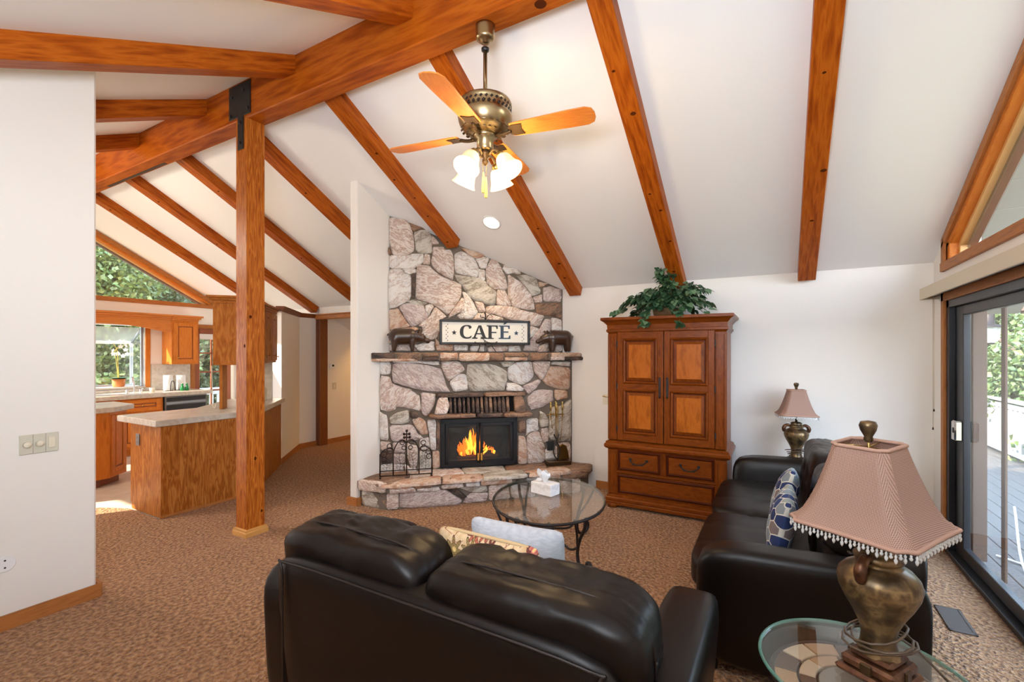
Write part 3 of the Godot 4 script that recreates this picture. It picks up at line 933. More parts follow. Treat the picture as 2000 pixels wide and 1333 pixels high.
func clerestory(w, v0, v1, sill, at, into):
	# «into» +1: outside lies towards +u
	var f = func(v): return far_ceiling(v)
	var t = 0.065
	var o = 0.02
	var a = at - 0.018 * into
	var b = at + 0.01 * into
	var top_line = func(drop): return [Vector2(v0, far_ceiling(v0) - drop), Vector2(v1, far_ceiling(v1) - drop)]
	var lay = func(called, poly, ua, ub, m):
		var st = mb()
		wall_u(st, poly, ua, ub, 0.003)
		return put(called, st, m, w)
	# face casing
	lay.call("casing", [[v0, f.call(v0) - 0.012], [v1 + t, f.call(v1 + t) - 0.012], [v1 + t, f.call(v1 + t) - 0.085], [v0, f.call(v0) - 0.085]], a, b, mats.trim_slope)
	lay.call("casing", [[v1, sill - 0.05], [v1 + t, sill - 0.05], [v1 + t, f.call(v1 + t) - 0.05], [v1, f.call(v1) - 0.05]], a, b, mats.trim_y)
	lay.call("sill_casing", [[v0, sill - 0.05], [v1 + t, sill - 0.05], [v1 + t, sill + 0.02], [v0, sill + 0.02]], a - 0.006 * into, b, mats.trim_z)
	# stepped jamb and sash
	for k in [[0.085, 0.125, 0.005, 0.07, mats.honey_slope], [0.125, 0.155, 0.06, 0.11, mats.sash_light], [0.155, 0.19, 0.10, 0.15, mats.outer]]:
		var ua = at + k[2] * into
		var ub = at + k[3] * into
		lay.call("jamb", [[v0, f.call(v0) - k[0] + 0.02], [v1, f.call(v1) - k[0] + 0.02], [v1, f.call(v1) - k[1]], [v0, f.call(v0) - k[1]]], ua, ub, k[4])
		lay.call("jamb", [[v1 - (k[1] - 0.085) - 0.01, sill], [v1 - (k[0] - 0.085), sill], [v1 - (k[0] - 0.085), f.call(v1) - k[0]], [v1 - (k[1] - 0.085) - 0.01, f.call(v1) - k[0]]], ua, ub, k[4])
	lay.call("stool", [[v0, sill - 0.02], [v1, sill - 0.02], [v1, sill + 0.012], [v0, sill + 0.012]], at, at + 0.15 * into, mats.trim_z)
	pane_u("pane", w, [[v0, sill], [v1 - 0.07, sill], [v1 - 0.07, f.call(v1 - 0.07) - 0.16], [v0, f.call(v0) - 0.16]], at + 0.09 * into, mats.glass)

# ================================================================= outdoors
func leaf_mesh(n, spread, leaf, seed_) -> ArrayMesh:
	var r := RandomNumberGenerator.new()
	r.seed = seed_
	var st = mb()
	for i in n:
		var c = Vector3(r.randf_range(-1, 1), r.randf_range(-1, 1), r.randf_range(-1, 1)) * spread
		var b = Basis.from_euler(Vector3(r.randf_range(-1.2, 1.2), r.randf_range(0, TAU), r.randf_range(-1.0, 1.0)))
		var l = leaf * r.randf_range(0.7, 1.3)
		var p = [Vector3(0, 0, 0), Vector3(0.36, 0.06, 0.45), Vector3(0, -0.02, 1.0), Vector3(-0.36, 0.06, 0.45)]
		var q = []
		for x in p: q.append(c + b * (x * l))
		tri(st, q[0], q[1], q[2]); tri(st, q[0], q[2], q[3])
	return mesh_of(st)

func tree(called, label, at: Vector3, height, crown, trunk_r, count, tint: Color, seed_, lean := Vector3.ZERO):
	var t = thing(called, label, "tree", at, 0.0, "trees growing outside the windows")
	var r := RandomNumberGenerator.new()
	r.seed = seed_
	var st = mb()
	var top = Vector3(lean.x, height * 0.75, lean.z)
	tube(st, curve_pts([Vector3.ZERO, top * 0.35 + Vector3(0.1, 0, 0.05), top * 0.7, top], 4), trunk_r, 8)
	for k in 9:
		var from = top * r.randf_range(0.3, 0.95)
		var to = from + Vector3(r.randf_range(-1, 1), r.randf_range(0.1, 0.8), r.randf_range(-1, 1)) * crown.x * 0.75
		tube(st, curve_pts([from, from.lerp(to, 0.5) + Vector3(0, -0.12, 0.1), to], 4), trunk_r * r.randf_range(0.2, 0.4), 5)
	put("trunk", st, mats.bark, t)
	var mm := MultiMesh.new()
	mm.transform_format = MultiMesh.TRANSFORM_3D
	mm.use_colors = true
	mm.mesh = mats.sprig
	mm.instance_count = count
	var blobs = []
	for k in 14:
		var d = Vector3(r.randfn(), r.randfn(), r.randfn()).normalized() * pow(r.randf(), 0.4)
		blobs.append([d * crown, r.randf_range(0.25, 0.45)])
	for i in count:
		var bl = blobs[r.randi() % blobs.size()]
		var d = Vector3(r.randfn(), r.randfn(), r.randfn()).normalized() * pow(r.randf(), 0.33)
		var p = bl[0] + d * crown * bl[1]
		var s = r.randf_range(0.7, 1.3)
		mm.set_instance_transform(i, Transform3D(Basis.from_euler(Vector3(r.randf() * TAU, r.randf() * TAU, 0)).scaled(Vector3.ONE * s), Vector3(top.x, height - crown.y, top.z) + p))
		var k = r.randf_range(0.6, 1.35)
		mm.set_instance_color(i, Color(tint.r * k * r.randf_range(0.85, 1.2), tint.g * k, tint.b * k))
	var o := MultiMeshInstance3D.new()
	o.name = "foliage"
	o.multimesh = mm
	mm.mesh.surface_set_material(0, mats.leaf)
	t.add_child(o, true)
	o.set_meta("kind", "stuff")
	return t

func railing(label, a: Vector3, b: Vector3, base, height, step, m):
	var t = thing("deck_railing", label, "railing")
	var d = b - a
	var z = d.normalized()
	var turn = Basis(Vector3.UP.cross(z), Vector3.UP, z)
	for y in [[height, 0.04, 0.12], [height - 0.09, 0.08, 0.04], [0.1, 0.08, 0.04]]:
		var st = mb()
		box(st, a + d * 0.5 + Vector3(0, base + y[0], 0), Vector3(y[2], y[1], d.length()), 0.005, turn)
		put("rail", st, m, t)
	var st2 = mb()
	box(st2, Vector3.ZERO, Vector3(0.03, height - 0.2, 0.09), 0.004)
	var bal = mesh_of(st2)
	var n = int(d.length() / step)
	for i in n:
		var o = put("baluster", bal, m, t)
		o.transform = Transform3D(turn, a + z * step * (i + 0.5) + Vector3(0, base + height / 2.0, 0))
	return t

func outdoors():
	mats.sprig = leaf_mesh(44, 0.34, 0.10, 3)
	# ground
	var st = mb()
	quad(st, P(-60, -1.6, -60), P(60, -1.6, -60), P(60, -1.6, 60), P(-60, -1.6, 60))
	structure("ground", st, mats.ground, "leafy forest ground around the house", "ground")
	# deck outside the sliding door
	var deck = node_structure("deck", "weathered grey plank deck outside the sliding door", "deck")
	st = mb()
	box(st, P(0, 0, 0), Vector3(0.138, 0.035, 13.5), 0.004)
	var plank = mesh_of(st)
	for i in 14:
		var o = put("plank", plank, mats["deck_%d" % (i % 3)], deck)
		o.position = P(SIDE + 0.29 + 0.145 * i, -0.12, 6.0 + 0.3 * sin(i * 2.1))
	st = mb()
	box(st, P(2.3, -0.3, 6.0), Vector3(1.9, 0.3, 13.0))
	put("joists", st, mats.outer, deck)
	railing("white painted deck railing beyond the sliding door", P(3.18, 0, 0.5), P(3.18, 0, 13.0), -0.10, 0.90, 0.17, mats.rail_white)
	railing("white painted deck railing beyond the kitchen French door", P(-10.9, 0, 2.5), P(-10.9, 0, 9.0), -0.10, 0.86, 0.16, mats.rail_white)
	var deck2 = node_structure("deck_kitchen", "weathered grey deck outside the kitchen French door", "deck")
	for i in 12:
		st = mb()
		box(st, P(GABLE - 0.25 - 0.145 * i, -0.12, 6.0), Vector3(0.138, 0.035, 7.0), 0.004)
		put("plank", st, mats["deck_%d" % (i % 3)], deck2)
	# porch roof over the deck: boards, beam, post and curved brace
	var porch = node_structure("porch_roof", "white boarded porch ceiling with brown beam and brace over the deck", "porch")
	var n = 26
	for i in n:
		var v = 2.45 + (BACK + 4.0 - 2.45) * i / n
		st = mb()
		var w = (BACK + 4.0 - 2.45) / n
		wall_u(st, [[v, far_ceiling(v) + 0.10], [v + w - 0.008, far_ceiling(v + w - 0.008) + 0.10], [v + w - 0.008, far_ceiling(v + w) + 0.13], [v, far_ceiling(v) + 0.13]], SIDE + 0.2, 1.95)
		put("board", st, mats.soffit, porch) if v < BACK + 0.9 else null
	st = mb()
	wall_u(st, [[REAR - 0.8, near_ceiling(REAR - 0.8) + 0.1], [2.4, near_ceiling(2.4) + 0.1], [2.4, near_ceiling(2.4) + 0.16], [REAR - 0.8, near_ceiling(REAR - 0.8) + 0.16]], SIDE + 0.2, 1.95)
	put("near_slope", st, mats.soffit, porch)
	st = mb()
	box(st, P(2.28, 2.08, 6.9), Vector3(1.9, 0.18, 0.12), 0.006)
	put("beam", st, mats.outer, porch)
	st = mb()
	box(st, P(3.10, 0.9, 6.9), Vector3(0.12, 2.2, 0.12), 0.006)
	put("post", st, mats.outer, porch)
	st = mb()
	var arc = []
	for k in 9: arc.append(P(2.25 + 0.8 * sin(PI / 2 * k / 8.0), 1.35 + 0.66 * cos(PI / 2 * k / 8.0), 6.9))
	tube(st, arc, 0.05, 6)
	put("brace", st, mats.outer, porch)
	st = mb()
	arc = []
	for k in 9: arc.append(P(SIDE + 0.25 + 0.55 * (1.0 - cos(PI / 2 * k / 8.0)), 1.45 + 0.55 * sin(PI / 2 * k / 8.0), 6.9))
	tube(st, arc, 0.05, 6)
	put("brace", st, mats.outer, porch)
	# hanging lantern
	var L = thing("porch_lantern", "hanging porch lantern with dark hood and clear glass seen through the door", "lantern", P(1.98, 1.66, 6.86))
	st = mb()
	lathe(st, [Vector2(0.05, 0.33), Vector2(0.055, 0.20), Vector2(0.11, 0.185), Vector2(0.13, 0.165), Vector2(0.0, 0.166)], 20)
	put("hood", st, mats.iron, L)
	st = mb()
	lathe(st, [Vector2(0.05, 0.0), Vector2(0.085, 0.03), Vector2(0.10, 0.165)], 20)
	put("shade", st, mats.frosted, L)
	st = mb()
	lathe(st, [Vector2(0.0, -0.02), Vector2(0.05, -0.012), Vector2(0.05, 0.002), Vector2(0.0, 0.003)], 16)
	put("base", st, mats.iron, L)
	# loose cable on the deck
	st = mb()
	tube(st, curve_pts([P(1.75, 0.25, 5.5), P(1.62, -0.09, 4.9), P(1.72, -0.095, 4.55), P(1.95, -0.095, 4.6), P(2.0, -0.095, 4.85), P(1.75, -0.09, 5.0), P(1.55, -0.09, 5.2)], 6), 0.008, 6)
	tag(put("cable", st, mats.white_paint), "loop of white cable lying on the deck boards", "cable")
	# trees
	var spots = [
		[P(5.2, -1.6, 9.0), 4.2, Vector3(1.7, 1.9, 1.7), "pale green bushy tree behind the deck railing"],
		[P(4.6, -1.6, 12.5), 4.7, Vector3(1.8, 2.2, 1.8), "tall leafy tree past the porch lantern"],
		[P(7.5, -1.6, 7.5), 4.8, Vector3(2.4, 2.0, 2.4), "broad sunlit tree beyond the deck railing"],
		[P(8.5, -1.6, 13.0), 5.6, Vector3(3.0, 2.3, 3.0), "dense background tree past the deck corner"],
		[P(3.6, -1.6, 17.0), 6.0, Vector3(2.6, 2.6, 2.6), "far leafy tree at the end of the deck"],
	]
	for i in spots.size():
		tree("deck_tree", spots[i][3], spots[i][0], spots[i][1], spots[i][2], 0.11, 900, [Color(0.14, 0.20, 0.06), Color(0.11, 0.17, 0.06), Color(0.19, 0.23, 0.07)][i % 3], 100 + i)
	var kitchen_spots = [
		[P(-13.0, -1.6, 3.2), 6.4, Vector3(1.7, 2.4, 1.9), "leafy oak filling the kitchen gable window"],
		[P(-14.5, -1.6, 5.6), 7.6, Vector3(2.2, 3.0, 2.2), "tall tree with grey branches behind the gable window"],
		[P(-12.6, -1.6, 6.4), 4.8, Vector3(1.5, 1.8, 1.5), "small tree beyond the kitchen French door"],
		[P(-12.4, -1.6, 4.4), 3.4, Vector3(1.3, 1.2, 1.6), "low bush outside the garden window"],
		[P(-17.5, -1.6, 4.0), 8.5, Vector3(2.6, 3.6, 3.4), "background tree on the slope behind the kitchen"],
		[P(-17.0, -1.6, 8.5), 8.0, Vector3(2.6, 3.4, 2.8), "wide background tree past the French door"],
	]
	for i in kitchen_spots.size():
		tree("garden_tree", kitchen_spots[i][3], kitchen_spots[i][0], kitchen_spots[i][1], kitchen_spots[i][2], 0.12, 1000, [Color(0.15, 0.18, 0.045), Color(0.18, 0.21, 0.07), Color(0.10, 0.13, 0.04)][i % 3], 200 + i)

# outlines of the fireplace stones on its face: tone, 1 = upper breast, then x, y in millimetres
const STONES := [
	[0, 1, 106, 3031, 280, 3020, 338, 2906, 361, 2783, 361, 2688, 286, 2631, 134, 2620, 95, 2802, 97, 3007],
	[5, 1, 298, 2989, 408, 2958, 490, 2922, 437, 2930, 355, 2895],
	[4, 1, 358, 2886, 431, 2924, 525, 2906, 552, 2830, 558, 2654, 387, 2665],
	[0, 1, 555, 2860, 632, 2787, 620, 2774, 555, 2764],
	[1, 1, 95, 2618, 280, 2624, 350, 2646, 466, 2652, 463, 2565, 390, 2517, 361, 2483, 95, 2480],
	[0, 1, 475, 2652, 534, 2646, 537, 2584, 525, 2538, 463, 2541],
	[0, 1, 564, 2735, 680, 2741, 698, 2706, 758, 2715, 788, 2663, 800, 2578, 803, 2457, 788, 2378, 710, 2405, 620, 2462, 555, 2543, 561, 2639],
	[1, 1, 806, 2664, 861, 2697, 910, 2699, 1039, 2627, 1088, 2519, 1073, 2423, 1008, 2423, 824, 2458, 809, 2555],
	[3, 1, 885, 2741, 983, 2722, 1157, 2669, 1132, 2644, 1045, 2633, 959, 2678],
	[1, 1, 1047, 2625, 1144, 2654, 1212, 2642, 1172, 2523, 1106, 2523],
	[1, 1, 1084, 2513, 1156, 2504, 1155, 2378, 1081, 2393],
	[5, 1, 89, 2708, 126, 2634, 92, 2626],
	[1, 1, 92, 2465, 229, 2474, 257, 2428, 332, 2405, 326, 2147, 154, 2045, 97, 2035],
	[1, 1, 237, 2472, 385, 2475, 379, 2439, 315, 2419, 260, 2437],
	[6, 1, 337, 2411, 373, 2433, 368, 2154, 338, 2147],
	[0, 1, 396, 2535, 525, 2526, 590, 2460, 680, 2404, 812, 2355, 885, 2321, 885, 2230, 849, 2132, 794, 2051, 740, 1984, 716, 1989, 584, 2088, 490, 2122, 379, 2160, 385, 2392],
	[0, 1, 1231, 2637, 1295, 2625, 1339, 2559, 1364, 2504, 1403, 2431, 1422, 2294, 1288, 2287, 1238, 2301, 1181, 2348, 1165, 2471, 1187, 2552],
	[1, 1, 1364, 2529, 1384, 2573, 1473, 2546, 1577, 2507, 1583, 2476, 1493, 2484, 1416, 2469],
	[0, 1, 1428, 2457, 1473, 2446, 1583, 2382, 1682, 2265, 1721, 2203, 1747, 2128, 1751, 2062, 1583, 2068, 1486, 2100, 1435, 2201, 1432, 2307],
	[4, 1, 1538, 2455, 1682, 2470, 1774, 2420, 1787, 2376, 1827, 2283, 1820, 2254, 1721, 2216, 1688, 2266, 1603, 2370],
	[0, 1, 1731, 2210, 1847, 2245, 1847, 2147, 1761, 2144],
	[2, 1, 1857, 2322, 1947, 2344, 2089, 2311, 2093, 2227, 2076, 2162, 1860, 2163],
	[3, 1, 1800, 2390, 1920, 2375, 1860, 2341, 1814, 2333],
	[0, 1, 1301, 2281, 1390, 2284, 1422, 2220, 1477, 2099, 1291, 2107],
	[4, 1, 806, 2436, 983, 2419, 1082, 2411, 1163, 2368, 1192, 2320, 1289, 2258, 1277, 2103, 1195, 2104, 1107, 2142, 1039, 2149, 959, 2196, 903, 2310, 849, 2362],
	[5, 1, 1761, 2132, 2082, 2153, 2093, 1980, 2089, 1955, 2001, 1991, 1780, 2012, 1761, 2094],
	[0, 1, 1175, 2089, 1307, 2099, 1499, 2088, 1564, 2061, 1610, 2047, 1761, 2018, 1873, 1989, 1814, 1867, 1682, 1878, 1629, 1921, 1499, 1932, 1371, 1967, 1175, 2018],
	[1, 1, 1961, 1971, 2089, 1948, 2093, 1813, 1961, 1812],
	[2, 1, 1873, 1951, 1947, 1952, 1954, 1837, 1920, 1799, 1880, 1766, 1853, 1683, 1800, 1639, 1787, 1575, 1610, 1575, 1629, 1632, 1695, 1695, 1814, 1835],
	[1, 1, 1688, 1872, 1814, 1835, 1761, 1784, 1691, 1720],
	[1, 1, 1435, 1631, 1577, 1632, 1593, 1569, 1432, 1569],
	[0, 1, 1200, 1618, 1428, 1631, 1416, 1575, 1194, 1565],
	[1, 1, 995, 1629, 1181, 1636, 1181, 1568, 995, 1568],
	[0, 1, 1800, 1632, 1920, 1671, 1914, 1563, 1787, 1563],
	[1, 1, 1924, 1779, 2096, 1801, 2096, 1563, 1924, 1563],
	[0, 1, 1019, 1935, 1075, 2004, 1156, 2012, 1371, 1954, 1371, 1929],
	[0, 1, 933, 1910, 1682, 1922, 1682, 1645, 933, 1641],
	[3, 1, 95, 2020, 191, 2040, 257, 1935, 321, 1842, 211, 1828, 97, 1804],
	[2, 1, 200, 2052, 286, 2101, 466, 2076, 478, 2029, 513, 1964, 496, 1916, 361, 1842, 326, 1848, 269, 1930],
	[4, 1, 286, 2119, 361, 2139, 502, 2107, 466, 2082, 361, 2080],
	[1, 1, 484, 2077, 531, 2096, 578, 2073, 519, 1964, 484, 2029],
	[0, 1, 590, 2067, 680, 1997, 716, 1962, 644, 1936, 644, 1810, 608, 1714, 490, 1692, 443, 1748, 455, 1838, 408, 1849, 525, 1952],
	[0, 1, 891, 2178, 916, 2161, 913, 2021, 836, 1995, 764, 1957, 740, 1944, 764, 1999],
	[1, 1, 897, 2245, 940, 2234, 1020, 2133, 1082, 2012, 1008, 1937, 861, 1940, 836, 1976, 916, 2002, 919, 2149],
	[0, 1, 1039, 2140, 1138, 2124, 1163, 2026, 1088, 2018],
	[1, 1, 353, 1635, 584, 1684, 590, 1576, 408, 1575],
	[3, 1, 596, 1708, 644, 1660, 794, 1646, 788, 1576, 608, 1576],
	[1, 1, 800, 1643, 959, 1643, 959, 1576, 800, 1576],
	[2, 1, 92, 1645, 344, 1635, 396, 1575, 92, 1575],
	[3, 1, 97, 1798, 315, 1830, 396, 1831, 443, 1748, 472, 1695, 350, 1641, 92, 1651],
	[1, 0, 2, 1458, 97, 1455, 116, 1415, 105, 1323, 2, 1321],
	[2, 0, 136, 1432, 276, 1451, 465, 1418, 546, 1403, 651, 1370, 675, 1298, 710, 1179, 746, 1119, 477, 1137, 248, 1199, 136, 1236, 125, 1345],
	[1, 0, 130, 1464, 634, 1459, 634, 1417, 506, 1430, 322, 1451, 136, 1449],
	[0, 0, 651, 1458, 853, 1455, 913, 1367, 889, 1344, 793, 1279, 734, 1238, 698, 1298, 657, 1387],
	[1, 0, 847, 1314, 925, 1307, 943, 1223, 949, 1139, 793, 1118, 740, 1226],
	[0, 0, 8, 1306, 102, 1291, 125, 1224, 214, 1182, 316, 1157, 373, 1109, 419, 1079, 425, 991, 436, 915, 316, 948, 164, 975, 158, 941, 80, 920, 5, 945],
	[2, 0, 431, 1120, 587, 1099, 587, 1040, 552, 929, 482, 855, 442, 891, 436, 973],
	[4, 0, 942, 1427, 1192, 1426, 1336, 1376, 1395, 1333, 1395, 1241, 1373, 1180, 1367, 1125, 1100, 1124, 972, 1127, 936, 1223, 936, 1337],
	[4, 0, 1317, 1443, 1487, 1449, 1468, 1418, 1405, 1394, 1354, 1394],
	[1, 0, 1411, 1382, 1506, 1442, 1692, 1448, 1705, 1373, 1718, 1286, 1666, 1224, 1576, 1183, 1474, 1215, 1417, 1247, 1405, 1333],
	[0, 0, 1705, 1451, 1915, 1450, 1908, 1409, 1868, 1315, 1809, 1235, 1725, 1329],
	[1, 0, 1928, 1421, 1954, 1446, 2168, 1445, 2162, 1395, 2061, 1402],
	[3, 0, 1908, 1393, 2034, 1389, 2168, 1372, 2162, 1122, 2021, 1125, 1862, 1184, 1822, 1235, 1868, 1309],
	[1, 0, 1386, 1210, 1500, 1202, 1595, 1139, 1583, 1114, 1386, 1118],
	[2, 0, 1770, 1242, 1803, 1222, 1744, 1142, 1653, 1070, 1602, 1139, 1589, 1170],
	[2, 0, 1647, 1039, 1718, 1106, 1822, 1122, 1954, 1113, 1954, 988, 1796, 911, 1679, 895, 1644, 952],
	[3, 0, 1974, 1119, 2121, 1104, 2128, 1021, 1994, 993, 1974, 1031],
	[4, 0, 1905, 802, 1938, 914, 2071, 929, 2172, 1003, 2172, 514, 2051, 513, 1905, 545],
	[4, 0, 1793, 875, 1852, 842, 1885, 784, 1892, 702, 1800, 687, 1787, 769],
	[1, 0, 1631, 781, 1774, 788, 1777, 651, 1683, 642, 1625, 601],
	[3, 0, 1535, 599, 1606, 583, 1631, 465, 1631, 266, 1529, 279, 1532, 439],
	[5, 0, 1535, 772, 1612, 769, 1618, 626, 1535, 630],
	[0, 0, 1638, 588, 1696, 629, 1780, 632, 1807, 556, 1846, 473, 1852, 297, 1761, 259, 1644, 266, 1638, 433],
	[0, 0, 1813, 668, 1892, 677, 1892, 521, 1839, 504, 1807, 593],
	[0, 0, 2005, 490, 2166, 489, 2166, 273, 2118, 276, 2112, 378, 2045, 463],
	[1, 0, 1852, 404, 1918, 476, 1985, 472, 2098, 277, 1866, 278],
	[1, 0, 0, 918, 74, 876, 88, 610, 5, 626],
	[4, 0, 97, 846, 169, 901, 299, 932, 305, 798, 248, 783, 113, 788],
	[6, 0, 316, 926, 396, 906, 396, 847, 322, 844],
	[2, 0, 102, 771, 339, 768, 396, 666, 454, 617, 282, 590, 119, 603],
	[3, 0, 339, 826, 419, 847, 482, 797, 511, 661, 431, 659, 379, 737],
	[1, 0, 500, 814, 593, 817, 593, 481, 535, 490, 523, 661],
	[5, 0, 604, 805, 634, 768, 628, 514, 604, 474],
	[3, 0, 552, 465, 628, 467, 634, 290, 564, 264],
	[6, 0, 16, 499, 125, 482, 119, 367, 16, 367],
	[2, 0, 136, 464, 259, 457, 254, 359, 136, 360],
	[1, 0, 13, 356, 248, 348, 248, 249, 13, 252],
	[0, 0, 274, 578, 396, 532, 385, 299, 327, 302, 274, 445],
	[1, 0, 419, 607, 517, 626, 529, 484, 419, 496],
	[4, 0, 410, 478, 535, 472, 535, 237, 396, 245],
	[0, 0, 8, 603, 102, 592, 125, 505, 13, 510],
	[2, 0, 136, 585, 259, 573, 259, 469, 141, 475],
	[1, 0, 259, 341, 322, 297, 385, 287, 385, 240, 259, 248],
]

# ================================================================= fireplace
func hearth_frame() -> Transform3D:                     # x along the stone face, y up, z out into the room
	return Transform3D(Basis(Vector3(0.722, 0, -0.692), Vector3.UP, Vector3(0.692, 0, 0.722)), P(-3.69, 0, 3.61))

func stone(parent, pts: Array, z0: float, h: float, tone: int, xf: Transform3D, r: RandomNumberGenerator, called := "stone", grow := 0.004):
	var poly := PackedVector2Array()
	var mid := Vector2.ZERO
	for p in pts: mid += p / pts.size()
	var spin = r.randf_range(-0.9, 0.9)                    # turn each stone's own axes, so that its veins run their own way
	for p in pts: poly.append((p - mid).rotated(-spin))
	poly = ccw(poly)
	var wider = Geometry2D.offset_polygon(poly, grow, Geometry2D.JOIN_MITER)
	if wider.size() == 1: poly = ccw(wider[0])
	xf = xf * Transform3D(Basis(Vector3(0, 0, 1), spin), Vector3(mid.x, mid.y, 0))
	var fine := PackedVector2Array()                       # split long edges, then round the corners a little
	for i in poly.size():
		var a = poly[i]
		var b = poly[(i + 1) % poly.size()]
		fine.append(a.lerp(b, 0.12)); fine.append(a.lerp(b, 0.5) + Vector2(r.randf_range(-1, 1), r.randf_range(-1, 1)) * 0.006); fine.append(a.lerp(b, 0.88))
	var c := Vector2.ZERO
	var c2 := Vector2.ZERO
	var area := 0.0
	for i in poly.size():
		var a = poly[i]
		var b = poly[(i + 1) % poly.size()]
		var k = a.cross(b)
		area += k
		c2 += (a + b) * k
	c = c2 / (3.0 * area)
	var n = fine.size()
	var st = mb()
	smooth(st)
	var size = sqrt(absf(area) / 2.0)
	var inset = clampf(0.012 / size, 0.03, 0.2)
	var rings = []
	var tilt = Vector2(r.randf_range(-1, 1), r.randf_range(-1, 1)) * 0.05
	for k in 4:
		var f = [1.0, 1.0 - inset * 0.25, 1.0 - inset, 0.6][k]
		var z = [z0, z0 + h * 0.55, z0 + h, z0 + h * 1.1][k]
		var ring = []
		for i in n:
			var p = c + (fine[i] - c) * f
			var bump = 0.0 if k == 0 else (r.randf_range(-1, 1) * (0.004 if k < 3 else 0.007) + tilt.dot(p - c))
			ring.append(Vector3(p.x, p.y, z + bump))
		rings.append(ring)
	for k in 3:
		for i in n:
			var j = (i + 1) % n
			quad(st, rings[k][i], rings[k][j], rings[k + 1][j], rings[k + 1][i])
	var top = Vector3(c.x, c.y, z0 + h * 1.1)
	for i in n: tri(st, rings[3][i], rings[3][(i + 1) % n], top)
	var o = put(called, st, mats["stone_%d" % tone], parent)
	o.transform = xf
	return o

